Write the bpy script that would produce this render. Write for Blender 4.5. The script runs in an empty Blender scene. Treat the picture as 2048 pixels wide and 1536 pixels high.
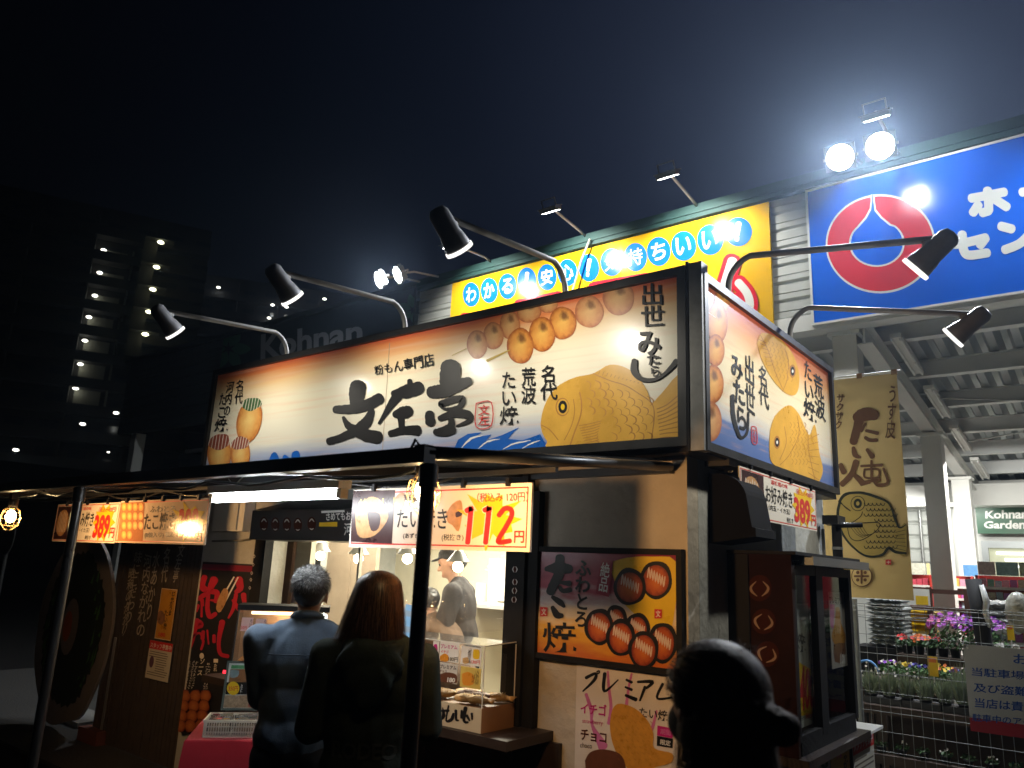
import bpy, bmesh, math, random
from mathutils import Vector, Matrix, Euler, noise
from mathutils.geometry import tessellate_polygon
random.seed(7)
SC = bpy.context.scene
COL = SC.collection
rad = math.radians
HAZE = .0010

# ------------------------------------------------------------------ camera
EYE = Vector((0, 0, 1.65))
CR = Vector((0.78574151, 0.61709437, 0.04248317))
CU = Vector((0.11169898, -0.20910675, 0.97149251))
CF = Vector((-0.60838608, 0.75859667, 0.23323267))
FPX = 1529.4
cd = bpy.data.cameras.new('camera')
cam = bpy.data.objects.new('camera', cd); COL.objects.link(cam)
cd.sensor_fit = 'HORIZONTAL'; cd.sensor_width = 36; cd.lens = 36 * FPX / 2048
cd.clip_start = .05; cd.clip_end = 600
cd.dof.use_dof = True; cd.dof.focus_distance = 5.6; cd.dof.aperture_fstop = 3.6
cam.matrix_world = Matrix(((CR.x, CU.x, -CF.x, EYE.x), (CR.y, CU.y, -CF.y, EYE.y), (CR.z, CU.z, -CF.z, EYE.z), (0, 0, 0, 1)))
SC.camera = cam

# ------------------------------------------------------------------ world: night sky with town glow
W = bpy.data.worlds.new('World'); SC.world = W; W.use_nodes = True
nt = W.node_tree; nt.nodes.clear()
out = nt.nodes.new('ShaderNodeOutputWorld'); bg = nt.nodes.new('ShaderNodeBackground')
tc = nt.nodes.new('ShaderNodeTexCoord')
dot = nt.nodes.new('ShaderNodeVectorMath'); dot.operation = 'DOT_PRODUCT'
gl = Vector((-.10, .86, .50)).normalized()
dot.inputs[1].default_value = gl
rp = nt.nodes.new('ShaderNodeValToRGB')
rp.color_ramp.interpolation = 'B_SPLINE'
e = rp.color_ramp.elements
e[0].position = .45; e[0].color = (.0005, .0006, .0010, 1)
e[1].position = 1.0; e[1].color = (.038, .050, .098, 1)
for p_, c_ in ((.70, (.0011, .0017, .0038, 1)), (.85, (.0052, .0082, .0185, 1)), (.94, (.017, .024, .052, 1))):
    q = e.new(p_); q.color = c_
nt.links.new(tc.outputs['Generated'], dot.inputs[0]); nt.links.new(dot.outputs['Value'], rp.inputs[0])
nt.links.new(rp.outputs[0], bg.inputs[0]); bg.inputs[1].default_value = .5
nt.links.new(bg.outputs[0], out.inputs[0])
SC.view_settings.view_transform = 'Standard'; SC.view_settings.look = 'None'
SC.view_settings.exposure = 0; SC.view_settings.gamma = 1
SC.render.engine = 'CYCLES'
SC.cycles.use_denoising = True
SC.cycles.max_bounces = 6; SC.cycles.diffuse_bounces = 3; SC.cycles.glossy_bounces = 3
SC.cycles.transparent_max_bounces = 12; SC.cycles.transmission_bounces = 6
SC.cycles.sample_clamp_indirect = 4; SC.cycles.caustics_reflective = False; SC.cycles.caustics_refractive = False

# ------------------------------------------------------------------ photograph pixel (2048 wide) -> place
def ray(x, y): return (CF * FPX + CR * (x - 1024) - CU * (y - 768)).normalized()
def PY(x, y, Y): d = ray(x, y); return EYE + d * (Y / d.y)
def PX(x, y, X): d = ray(x, y); return EYE + d * (X / d.x)
def PD(x, y, D): return EYE + ray(x, y) * D
def Zm(x0, y0, s): return lambda *p: [(x0 + a[0] / s, y0 + a[1] / s) + tuple(k / s for k in a[2:3]) for a in p]
Z1 = Zm(400, 640, 4.096); Z2 = Zm(850, 540, 3.593); Z3 = Zm(1360, 540, 2.742); Z6 = Zm(880, 380, 3.012)
Z7 = Zm(1560, 180, 2.953); ZP = Zm(1040, 900, 2.415); ZN = Zm(780, 880, 6.4); ZW = Zm(680, 940, 2.576)
ZH = Zm(1380, 900, 2.415); ZG = Zm(1640, 620, 2.897); ZQ = Zm(1700, 1100, 3.523); ZL = Zm(0, 900, 2.416)
ZB = Zm(240, 1080, 3.657); ZC = Zm(1400, 1060, 3.228); ZF = Zm(380, 940, 6.024); ZR = Zm(1780, 1060, 6.4)
Z8 = Zm(280, 380, 3.303); Z5 = Zm(0, 440, 2.843); ZM = Zm(350, 940, 2.5775)

# ------------------------------------------------------------------ materials
MATS = {}
def mat(name, col, rough=.6, metal=0, var=.12, scale=6, bump=0, bscale=40, spec=.5, emit=None, estr=0, coat=0, sheen=0, alpha=1, trans=0, sub=0):
    if name in MATS: return MATS[name]
    m = bpy.data.materials.new(name); m.use_nodes = True
    n = m.node_tree; b = n.nodes['Principled BSDF']; L = n.links
    b.inputs['Roughness'].default_value = rough; b.inputs['Metallic'].default_value = metal
    b.inputs['Specular IOR Level'].default_value = spec
    b.inputs['Coat Weight'].default_value = coat; b.inputs['Coat Roughness'].default_value = .08
    b.inputs['Sheen Weight'].default_value = sheen
    if sub: b.inputs['Subsurface Weight'].default_value = sub; b.inputs['Subsurface Scale'].default_value = .01
    b.inputs['Alpha'].default_value = alpha
    b.inputs['Transmission Weight'].default_value = trans
    t = n.nodes.new('ShaderNodeTexCoord')
    if var:
        nz = n.nodes.new('ShaderNodeTexNoise'); nz.inputs['Scale'].default_value = scale; nz.inputs['Detail'].default_value = 6
        nz.inputs['Roughness'].default_value = .65
        L.new(t.outputs['Object'], nz.inputs['Vector'])
        mx = n.nodes.new('ShaderNodeMix'); mx.data_type = 'RGBA'
        mx.inputs[6].default_value = (*[c * (1 - var * 1.6) for c in col], 1)
        mx.inputs[7].default_value = (*[min(1, c * (1 + var * 1.1)) for c in col], 1)
        L.new(nz.outputs['Fac'], mx.inputs[0]); L.new(mx.outputs[2], b.inputs['Base Color'])
        mr = n.nodes.new('ShaderNodeMapRange'); mr.inputs[3].default_value = max(.02, rough - .12); mr.inputs[4].default_value = min(1, rough + .12)
        L.new(nz.outputs['Fac'], mr.inputs[0]); L.new(mr.outputs[0], b.inputs['Roughness'])
    else:
        b.inputs['Base Color'].default_value = (*col, 1)
    if bump:
        nb = n.nodes.new('ShaderNodeTexNoise'); nb.inputs['Scale'].default_value = bscale; nb.inputs['Detail'].default_value = 5
        L.new(t.outputs['Object'], nb.inputs['Vector'])
        bp = n.nodes.new('ShaderNodeBump'); bp.inputs['Strength'].default_value = bump; bp.inputs['Distance'].default_value = .02
        L.new(nb.outputs['Fac'], bp.inputs['Height']); L.new(bp.outputs[0], b.inputs['Normal'])
    if emit:
        b.inputs['Emission Color'].default_value = (*emit, 1); b.inputs['Emission Strength'].default_value = estr
    MATS[name] = m
    return m
def ramp_mat(name, stops, axis=1, rough=.35, coat=0, streak=None, spec=.5, uneven=.06):
    """print whose ink colour runs along the sheet"""
    m = bpy.data.materials.new(name); m.use_nodes = True; n = m.node_tree; b = n.nodes['Principled BSDF']; L = n.links
    b.inputs['Roughness'].default_value = rough; b.inputs['Coat Weight'].default_value = coat; b.inputs['Coat Roughness'].default_value = .1
    b.inputs['Specular IOR Level'].default_value = spec
    t = n.nodes.new('ShaderNodeUVMap'); s = n.nodes.new('ShaderNodeSeparateXYZ'); L.new(t.outputs[0], s.inputs[0])
    nz = n.nodes.new('ShaderNodeTexNoise'); nz.inputs['Scale'].default_value = 4; nz.inputs['Detail'].default_value = 5
    mp = n.nodes.new('ShaderNodeMapping'); mp.inputs['Scale'].default_value = (1.2, 3, 1); mp.inputs['Rotation'].default_value = (0, 0, .25)
    L.new(t.outputs[0], mp.inputs[0]); L.new(mp.outputs[0], nz.inputs['Vector'])
    ad = n.nodes.new('ShaderNodeMath'); ad.operation = 'MULTIPLY_ADD'; ad.inputs[1].default_value = uneven * 2.4
    sb = n.nodes.new('ShaderNodeMath'); sb.operation = 'SUBTRACT'; sb.inputs[1].default_value = uneven * 1.2
    L.new(nz.outputs['Fac'], ad.inputs[0]); L.new(s.outputs[axis], ad.inputs[2]); L.new(ad.outputs[0], sb.inputs[0])
    r = n.nodes.new('ShaderNodeValToRGB'); el = r.color_ramp.elements
    el[0].position, el[0].color = stops[0][0], (*stops[0][1], 1); el[1].position, el[1].color = stops[-1][0], (*stops[-1][1], 1)
    for p_, c_ in stops[1:-1]: q = el.new(p_); q.color = (*c_, 1)
    L.new(sb.outputs[0], r.inputs[0])
    last = r.outputs[0]
    if streak:
        n2 = n.nodes.new('ShaderNodeTexNoise'); n2.inputs['Scale'].default_value = 3; n2.inputs['Detail'].default_value = 8
        mp2 = n.nodes.new('ShaderNodeMapping'); mp2.inputs['Scale'].default_value = (1.5, 9, 1); mp2.inputs['Rotation'].default_value = (0, 0, .5)
        L.new(t.outputs[0], mp2.inputs[0]); L.new(mp2.outputs[0], n2.inputs['Vector'])
        r2 = n.nodes.new('ShaderNodeMapRange'); r2.inputs[1].default_value = .52; r2.inputs[2].default_value = .75
        L.new(n2.outputs['Fac'], r2.inputs[0])
        m2 = n.nodes.new('ShaderNodeMath'); m2.operation = 'MULTIPLY'; m2.inputs[1].default_value = .5; L.new(r2.outputs[0], m2.inputs[0])
        mx = n.nodes.new('ShaderNodeMix'); mx.data_type = 'RGBA'; L.new(m2.outputs[0], mx.inputs[0]); L.new(last, mx.inputs[6]); mx.inputs[7].default_value = (*streak, 1)
        last = mx.outputs[2]
    L.new(last, b.inputs['Base Color'])
    MATS[name] = m
    return m
def ball_mat(name, core, mid, rim, spot=(.10, .03, .015), sp=(.12, .42), amt=.8, rough=.35):
    """printed picture of a browned round: ink depends on the distance from the picture's own centre"""
    m = bpy.data.materials.new(name); m.use_nodes = True; n = m.node_tree; b = n.nodes['Principled BSDF']; L = n.links
    b.inputs['Roughness'].default_value = rough
    t = n.nodes.new('ShaderNodeUVMap')
    nz = n.nodes.new('ShaderNodeTexNoise'); nz.inputs['Scale'].default_value = 2.6; nz.inputs['Detail'].default_value = 7
    L.new(t.outputs[0], nz.inputs['Vector'])
    ln = n.nodes.new('ShaderNodeVectorMath'); ln.operation = 'LENGTH'; L.new(t.outputs[0], ln.inputs[0])
    ad = n.nodes.new('ShaderNodeMath'); ad.operation = 'MULTIPLY_ADD'; ad.inputs[1].default_value = .7; L.new(nz.outputs['Fac'], ad.inputs[0]); L.new(ln.outputs['Value'], ad.inputs[2])
    r = n.nodes.new('ShaderNodeValToRGB'); el = r.color_ramp.elements
    el[0].position = .35; el[0].color = (*core, 1); el[1].position = 1.0; el[1].color = (*rim, 1)
    q = el.new(.8); q.color = (*mid, 1)
    dv = n.nodes.new('ShaderNodeMath'); dv.operation = 'MULTIPLY'; dv.inputs[1].default_value = .75; L.new(ad.outputs[0], dv.inputs[0]); L.new(dv.outputs[0], r.inputs[0])
    d2 = n.nodes.new('ShaderNodeVectorMath'); d2.operation = 'DISTANCE'; d2.inputs[1].default_value = (*sp, 0); L.new(t.outputs[0], d2.inputs[0])
    a2 = n.nodes.new('ShaderNodeMath'); a2.operation = 'MULTIPLY_ADD'; a2.inputs[1].default_value = -.5; L.new(nz.outputs['Fac'], a2.inputs[0]); L.new(d2.outputs['Value'], a2.inputs[2])
    mr = n.nodes.new('ShaderNodeMapRange'); mr.inputs[1].default_value = .16; mr.inputs[2].default_value = -.12; mr.inputs[3].default_value = 0; mr.inputs[4].default_value = amt
    L.new(a2.outputs[0], mr.inputs[0])
    mx = n.nodes.new('ShaderNodeMix'); mx.data_type = 'RGBA'; L.new(mr.outputs[0], mx.inputs[0]); L.new(r.outputs[0], mx.inputs[6]); mx.inputs[7].default_value = (*spot, 1)
    L.new(mx.outputs[2], b.inputs['Base Color'])
    MATS[name] = m
    return m
def glow(name, col, s):
    if name in MATS: return MATS[name]
    m = bpy.data.materials.new(name); m.use_nodes = True; n = m.node_tree; n.nodes.clear()
    o = n.nodes.new('ShaderNodeOutputMaterial'); e = n.nodes.new('ShaderNodeEmission'); e.inputs[0].default_value = (*col, 1); e.inputs[1].default_value = s
    n.links.new(e.outputs[0], o.inputs[0]); MATS[name] = m; return m
def clear(name, tint=(1, 1, 1), gloss=.12, rough=.03, haze=0, hcol=(.8, .8, .8), wob=0):
    """thin clear sheet: see-through with a glossy skin"""
    m = bpy.data.materials.new(name); m.use_nodes = True; n = m.node_tree; n.nodes.clear(); L = n.links
    o = n.nodes.new('ShaderNodeOutputMaterial'); tr = n.nodes.new('ShaderNodeBsdfTransparent'); tr.inputs[0].default_value = (*tint, 1)
    gs = n.nodes.new('ShaderNodeBsdfGlossy'); gs.inputs['Roughness'].default_value = rough
    df = n.nodes.new('ShaderNodeBsdfDiffuse'); df.inputs[0].default_value = (*hcol, 1)
    m1 = n.nodes.new('ShaderNodeMixShader'); m1.inputs[0].default_value = haze; L.new(tr.outputs[0], m1.inputs[1]); L.new(df.outputs[0], m1.inputs[2])
    lw = n.nodes.new('ShaderNodeFresnel'); lw.inputs[0].default_value = 1.5
    ml = n.nodes.new('ShaderNodeMath'); ml.operation = 'MULTIPLY_ADD'; ml.inputs[1].default_value = gloss * 6; ml.inputs[2].default_value = 0; ml.use_clamp = True
    L.new(lw.outputs[0], ml.inputs[0])
    m2 = n.nodes.new('ShaderNodeMixShader'); L.new(ml.outputs[0], m2.inputs[0]); L.new(m1.outputs[0], m2.inputs[1]); L.new(gs.outputs[0], m2.inputs[2])
    if wob:
        t = n.nodes.new('ShaderNodeTexCoord'); nb = n.nodes.new('ShaderNodeTexNoise'); nb.inputs['Scale'].default_value = 5; nb.inputs['Detail'].default_value = 2
        L.new(t.outputs['Object'], nb.inputs['Vector']); bp = n.nodes.new('ShaderNodeBump'); bp.inputs['Strength'].default_value = wob; bp.inputs['Distance'].default_value = .1
        L.new(nb.outputs['Fac'], bp.inputs['Height']); L.new(bp.outputs[0], gs.inputs['Normal'])
    L.new(m2.outputs[0], o.inputs[0]); MATS[name] = m
    return m

INK = mat('black_ink', (.009, .009, .011), .45, var=.25, scale=9, spec=.3)
REDI = mat('red_ink', (.62, .03, .03), .35, var=.05)
WHI = mat('white_ink', (.80, .80, .76), .35, var=.04)
CREAM = mat('cream_card', (.78, .72, .60), .4, var=.05)
YEL = mat('yellow_ink', (.80, .52, .02), .35, var=.05)
BRN = mat('brown_line', (.28, .10, .03), .4, var=.2, scale=20)
BLK = mat('black_paint', (.014, .014, .015), .65, var=.35, scale=8, bump=.08, spec=.16)
BLKM = mat('black_metal', (.022, .022, .024), .38, .3, var=.35, scale=14, bump=.04)
STEEL = mat('galvanised_steel', (.42, .43, .42), .42, .7, var=.2, scale=20)
ARM = mat('grey_painted_arm', (.36, .35, .33), .5, .1, var=.2, scale=18)
WOODD = mat('dark_stained_wood', (.030, .019, .014), .5, var=.5, scale=5, bump=.12, bscale=18)
STUC = mat('cream_stucco', (.55, .49, .40), .9, var=.26, scale=2.2, bump=.9, bscale=11, spec=.2)
STUCG = mat('grey_stucco', (.50, .51, .48), .9, var=.26, scale=2.2, bump=.9, bscale=11, spec=.2)
SKIN = mat('skin', (.46, .27, .19), .5, var=.1, scale=20, sub=.1)
PWHITE = mat('painted_white_metal', (.76, .77, .74), .5, var=.08, scale=3)

# ------------------------------------------------------------------ mesh building
class MB:
    def __init__(s): s.v = []; s.f = []; s.m = []; s.mats = []; s.uv = []; s.sm = []
    def mi(s, m):
        if m not in s.mats: s.mats.append(m)
        return s.mats.index(m)
    def add(s, vs, fs, m=None, uv=None, smooth=False):
        k = len(s.v); s.v += [tuple(a) for a in vs]; i = s.mi(m)
        for f in fs:
            s.f.append(tuple(a + k for a in f)); s.m.append(i); s.sm.append(smooth)
        s.uv += [tuple(a) for a in uv] if uv else [(0, 0)] * len(vs)
        return s
    def box(s, lo, hi, m=None, M=None):
        x0, y0, z0 = lo; x1, y1, z1 = hi
        vs = [Vector(a) for a in ((x0, y0, z0), (x1, y0, z0), (x1, y1, z0), (x0, y1, z0), (x0, y0, z1), (x1, y0, z1), (x1, y1, z1), (x0, y1, z1))]
        if M: vs = [M @ a for a in vs]
        return s.add(vs, [(3, 2, 1, 0), (4, 5, 6, 7), (0, 1, 5, 4), (1, 2, 6, 5), (2, 3, 7, 6), (3, 0, 4, 7)], m)
    def cyl(s, p0, p1, r0, m=None, r1=None, n=12, caps=True, smooth=True):
        p0 = Vector(p0); p1 = Vector(p1); r1 = r0 if r1 is None else r1
        d = (p1 - p0).normalized(); a = d.orthogonal().normalized(); b = d.cross(a)
        vs = []
        for p, r in ((p0, r0), (p1, r1)):
            for i in range(n):
                t = 2 * math.pi * i / n; vs.append(p + (a * math.cos(t) + b * math.sin(t)) * r)
        fs = [(i, (i + 1) % n, n + (i + 1) % n, n + i) for i in range(n)]
        s.add(vs, fs, m, smooth=smooth)
        if caps: s.add(vs[:n], [tuple(range(n))[::-1]], m); s.add(vs[n:], [tuple(range(n))], m)
        return s
    def tube(s, pts, r, m=None, n=8, smooth=True):
        pts = [Vector(p) for p in pts]; rs = r if isinstance(r, (list, tuple)) else [r] * len(pts)
        vs = []; a = None
        for i, p in enumerate(pts):
            d = (pts[min(i + 1, len(pts) - 1)] - pts[max(i - 1, 0)]).normalized()
            if a is None: a = d.orthogonal().normalized()
            a = (a - d * a.dot(d)).normalized(); b = d.cross(a)
            for j in range(n):
                t = 2 * math.pi * j / n; vs.append(p + (a * math.cos(t) + b * math.sin(t)) * rs[i])
        fs = []
        for i in range(len(pts) - 1):
            for j in range(n):
                fs.append((i * n + j, i * n + (j + 1) % n, (i + 1) * n + (j + 1) % n, (i + 1) * n + j))
        fs.append(tuple(range(n))[::-1]); fs.append(tuple(range((len(pts) - 1) * n, len(pts) * n)))
        return s.add(vs, fs, m, smooth=smooth)
    def sph(s, c, r, m=None, n=12, k=8, M=None):
        c = Vector(c); r = r if isinstance(r, (tuple, list)) else (r, r, r); vs = []
        for i in range(k + 1):
            t = math.pi * i / k
            for j in range(n):
                u = 2 * math.pi * j / n
                q = Vector((r[0] * math.sin(t) * math.cos(u), r[1] * math.sin(t) * math.sin(u), r[2] * math.cos(t)))
                vs.append(c + (M @ q if M else q))
        fs = [(i * n + j, (i + 1) * n + j, (i + 1) * n + (j + 1) % n, i * n + (j + 1) % n) for i in range(k) for j in range(n)]
        return s.add(vs, fs, m, smooth=True)
    def lathe(s, c, prof, m=None, n=16, ax=None):
        c = Vector(c); ax = Vector(ax or (0, 0, 1)).normalized(); a = ax.orthogonal().normalized(); b = ax.cross(a); vs = []
        for r, h in prof:
            for j in range(n):
                t = 2 * math.pi * j / n; vs.append(c + ax * h + (a * math.cos(t) + b * math.sin(t)) * r)
        fs = [(i * n + j, i * n + (j + 1) % n, (i + 1) * n + (j + 1) % n, (i + 1) * n + j) for i in range(len(prof) - 1) for j in range(n)]
        return s.add(vs, fs, m, smooth=True)
    def quad(s, a, b, c, d, m=None, uv=None): return s.add([a, b, c, d], [(0, 1, 2, 3)], m, uv)
    def build(s, name, m=None, parent=None, kind=None):
        me = bpy.data.meshes.new(name); me.from_pydata(s.v, [], s.f)
        for q in s.mats: me.materials.append(q if q is not None else m)
        if len(s.mats) > 1 or True: me.polygons.foreach_set('material_index', s.m)
        me.polygons.foreach_set('use_smooth', s.sm)
        ul = me.uv_layers.new(name='UV')
        lv = [0] * len(me.loops); me.loops.foreach_get('vertex_index', lv)
        ul.data.foreach_set('uv', [c for i in lv for c in s.uv[i]])
        me.update()
        return link(name, me, parent, kind)
def link(name, me, parent=None, kind=None):
    o = bpy.data.objects.new(name, me); COL.objects.link(o)
    if parent is not None:
        o.parent = parent
        if parent.parent is None and parent.type == 'EMPTY':
            o.matrix_parent_inverse = Matrix.Translation(-parent.location)
    if kind: o['kind'] = kind
    return o
def tag(o, label, cat, group=None):
    o['label'] = label; o['category'] = cat
    if group: o['group'] = group
    return o
def T(name, label, cat, loc=(0, 0, 0), group=None):
    o = bpy.data.objects.new(name, None); COL.objects.link(o); o.location = loc; o.empty_display_size = .1
    return tag(o, label, cat, group)
def dup(root, loc, rz=0, label=None, group=None):
    r = root.copy(); COL.objects.link(r); r.location = loc; r.rotation_euler = (0, 0, rz)
    if label: r['label'] = label
    if group: r['group'] = group
    for ch in list(root.children):
        c = ch.copy(); COL.objects.link(c); c.parent = r
        for g in list(ch.children):
            d = g.copy(); COL.objects.link(d); d.parent = c
    return r
def bx(name, lo, hi, m, parent=None, kind=None): return MB().box(lo, hi).build(name, m, parent, kind)

# ------------------------------------------------------------------ printed sheets
FC = {}
def glyphs(body, bold):
    cap_ = .042 if all(ord(ch) < 0x2000 for ch in body) else (.012 if any(ord(ch) > 0x4dff for ch in body) and body not in '円文安心出左世' else .026); bold = min(bold, cap_)
    k = (body, bold)
    if k in FC: return FC[k]
    c = bpy.data.curves.new('t', 'FONT'); c.body = body; c.align_x = 'CENTER'; c.offset = bold; c.resolution_u = 3
    c.space_line = .93; c.space_character = .98
    o = bpy.data.objects.new('t', c); me = o.to_mesh()
    v = [(q.co.x, q.co.y) for q in me.vertices]; f = [tuple(p.vertices) for p in me.polygons]
    o.to_mesh_clear(); bpy.data.objects.remove(o); bpy.data.curves.remove(c)
    if v:
        x0 = min(a[0] for a in v); x1 = max(a[0] for a in v); y0 = min(a[1] for a in v); y1 = max(a[1] for a in v)
        v = [((a[0] - x0) / max(x1 - x0, 1e-6), (a[1] - y0) / max(y1 - y0, 1e-6)) for a in v]
    FC[k] = (v, f); return FC[k]
class Pl:
    def __init__(s, o, u, v=(0, 0, 1)):
        s.o = Vector(o); s.u = Vector(u).normalized(); s.v = Vector(v).normalized(); s.n = s.u.cross(s.v).normalized()
    def hit(s, x, y):
        d = ray(x, y); t = (s.o - EYE).dot(s.n) / d.dot(s.n); q = EYE + d * t - s.o
        return (q.dot(s.u), q.dot(s.v))
    def pt(s, a, b, off=0): return s.o + s.u * a + s.v * b + s.n * off
def plY(Y): return Pl((0, Y, 0), (1, 0, 0))
def plX(X): return Pl((X, 0, 0), (0, 1, 0))
def clip(poly, c):
    a0, b0, a1, b1 = c
    for ax, lim, sg in ((0, a0, 1), (0, a1, -1), (1, b0, 1), (1, b1, -1)):
        o = []
        for i, p in enumerate(poly):
            q = poly[i - 1]; ip = (p[ax] - lim) * sg >= 0; iq = (q[ax] - lim) * sg >= 0
            if ip != iq:
                t = (lim - q[ax]) / (p[ax] - q[ax]); o.append((q[0] + (p[0] - q[0]) * t, q[1] + (p[1] - q[1]) * t))
            if ip: o.append(p)
        poly = o
        if not poly: return []
    return poly
def cr(pts, n=6):
    """smooth line through points (x, y, w)"""
    if len(pts) < 3: 
        return [tuple(pts[0][k] + (pts[1][k] - pts[0][k]) * i / n for k in range(len(pts[0]))) for i in range(n + 1)]
    P = [pts[0]] + list(pts) + [pts[-1]]; o = []
    for i in range(1, len(P) - 2):
        for j in range(n):
            t = j / n
            o.append(tuple(.5 * (2 * b + (c - a) * t + (2 * a - 5 * b + 4 * c - d) * t * t + (3 * b - a - 3 * c + d) * t ** 3) for a, b, c, d in zip(P[i - 1], P[i], P[i + 1], P[i + 2])))
    return o + [tuple(pts[-1])]
class Print:
    """flat printing laid on a plane; the points are looked up on that plane"""
    def __init__(s, pl, c=None, base=.0012, step=.00012):
        s.pl = pl; s.c = c; s.k = 0; s.base = base; s.step = step; s.parts = {}; s.held = False; s.split = False
    def off(s):
        if not s.held: s.k += 1
        return s.base + s.k * s.step
    def mb(s, part):
        return s.parts.setdefault((part, s.k if s.split and part != 'panel' else 0), MB())
    def uvpoly(s, P, m, part='picture', uvf=None, off=None):
        if s.c: P = clip(P, s.c)
        Q = []
        for p in P:
            if not Q or (abs(p[0] - Q[-1][0]) + abs(p[1] - Q[-1][1]) > 1e-6): Q.append(p)
        if len(Q) < 3: return
        off = s.off() if off is None else off
        c = s.c or (min(p[0] for p in P), min(p[1] for p in P), max(p[0] for p in P), max(p[1] for p in P))
        uvf = uvf or (lambda a, b: ((a - c[0]) / (c[2] - c[0]), (b - c[1]) / (c[3] - c[1])))
        tris = tessellate_polygon([[Vector((a, b, 0)) for a, b in Q]])
        fs = []
        for t in tris:
            (ax, ay), (bx_, by), (cx, cy) = Q[t[0]], Q[t[1]], Q[t[2]]
            ar = (bx_ - ax) * (cy - ay) - (cx - ax) * (by - ay)
            if abs(ar) < 1e-12: continue
            fs.append(tuple(t) if ar > 0 else (t[0], t[2], t[1]))
        s.mb(part).add([s.pl.pt(a, b, off) for a, b in Q], fs, m, [uvf(a, b) for a, b in Q])
    def poly(s, pts, m, part='picture', smooth=0):
        if smooth: pts = cr([tuple(p) for p in pts] + [tuple(pts[0])], smooth)[:-1]
        s.uvpoly([s.pl.hit(p[0], p[1]) for p in pts], m, part)
    def full(s, m, part='panel'):
        a0, b0, a1, b1 = s.c; s.uvpoly([(a0, b0), (a1, b0), (a1, b1), (a0, b1)], m, part)
    def ell(s, c, rx, ry, m, rot=0, part='picture', n=28, wob=0):
        cx, cy = c[0], c[1]; ca, sa = math.cos(rad(rot)), math.sin(rad(rot))
        o = s.pl.hit(cx, cy); ex = s.pl.hit(cx + rx * ca, cy + rx * sa); ey = s.pl.hit(cx + ry * sa, cy - ry * ca)
        ax, ay = ex[0] - o[0], ex[1] - o[1]; bx_, by = ey[0] - o[0], ey[1] - o[1]; det = ax * by - ay * bx_
        P = []
        for i in range(n):
            t = 2 * math.pi * i / n; w = 1 + wob * math.sin(3 * t + cx) + wob * math.sin(5 * t + cy)
            P.append((o[0] + (ax * math.cos(t) + bx_ * math.sin(t)) * w, o[1] + (ay * math.cos(t) + by * math.sin(t)) * w))
        s.uvpoly(P, m, part, lambda a, b: (((a - o[0]) * by - (b - o[1]) * bx_) / det, ((b - o[1]) * ax - (a - o[0]) * ay) / det))
    def brush(s, pts, m, part='lettering', rough=.06, n=6, w=None):
        """stroke with a width; w = constant width"""
        P = cr([(p[0], p[1], (p[2] if len(p) > 2 else w)) for p in pts], n); L = []; R = []
        for i, (x, y, ww) in enumerate(P):
            q = P[min(i + 1, len(P) - 1)]; r = P[max(i - 1, 0)]; dx, dy = q[0] - r[0], q[1] - r[1]; d = math.hypot(dx, dy) or 1
            nx, ny = -dy / d, dx / d
            j1 = 1 + rough * random.uniform(-1, 1); j2 = 1 + rough * random.uniform(-1, 1)
            L.append((x + nx * ww / 2 * j1, y + ny * ww / 2 * j1)); R.append((x - nx * ww / 2 * j2, y - ny * ww / 2 * j2))
        def cap(a, b, sg):
            x, y, ww = a; dx, dy = x - b[0], y - b[1]; d = math.hypot(dx, dy) or 1; dx /= d; dy /= d; o = []
            for k in range(1, 5):
                t = math.pi * k / 5; o.append((x + (math.cos(t) * -dy * sg + math.sin(t) * dx) * ww / 2, y + (math.cos(t) * dx * sg + math.sin(t) * dy) * ww / 2))
            return o
        off = s.off(); k = len(P)
        pts2 = [s.pl.hit(*p) for p in L + R]
        if s.c: pts2 = [(min(max(a, s.c[0]), s.c[2]), min(max(b, s.c[1]), s.c[3])) for a, b in pts2]
        s.mb(part).add([s.pl.pt(a, b, off) for a, b in pts2], [(i, i + 1, k + i + 1, k + i) for i in range(k - 1)], m)
        if (w or P[0][2]) > 1.2:
            for a, b in ((0, 1), (-1, -2)):
                cx, cy, ww = P[a]; dx, dy = cx - P[b][0], cy - P[b][1]; d = math.hypot(dx, dy) or 1; dx /= d; dy /= d; C = []
                for q in range(7):
                    t = math.pi * q / 6; C.append((cx + (math.cos(t) * -dy + math.sin(t) * dx * .8) * ww / 2, cy + (math.cos(t) * dx + math.sin(t) * dy * .8) * ww / 2))
                s.uvpoly([s.pl.hit(*p) for p in C], m, part, off=off + s.step * .3)
    def text(s, body, quad, m, bold=.015, rough=0, part='lettering', vert=False, off=None):
        """body fitted to a quad TL TR BR BL"""
        if vert: body = '\n'.join(body)
        v, f = glyphs(body, bold)
        if len(quad) == 2: (x0, y0), (x1, y1) = quad[0][:2], quad[1][:2]; quad = [(x0, y0), (x1, y0), (x1, y1), (x0, y1)]
        tl, tr, br, bl = [Vector(s.pl.hit(*p[:2])) for p in quad]
        off = s.off() if off is None else off; vs = []; bad = set()
        for i, (a, b) in enumerate(v):
            p = (bl * (1 - a) + br * a) * (1 - b) + (tl * (1 - a) + tr * a) * b
            if rough:
                rough = min(rough, .014)
                sc = (tr - tl).length; q = noise.noise_vector(Vector((p.x, p.y, 0)) * (9 / max(sc, .05))); p = p + Vector((q.x, q.y)) * rough * sc
            if s.c and not (s.c[0] <= p.x <= s.c[2] and s.c[1] <= p.y <= s.c[3]): bad.add(i)
            vs.append(s.pl.pt(p.x, p.y, off))
        s.mb(part).add(vs, [t for t in f if not bad & set(t)], m)
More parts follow.
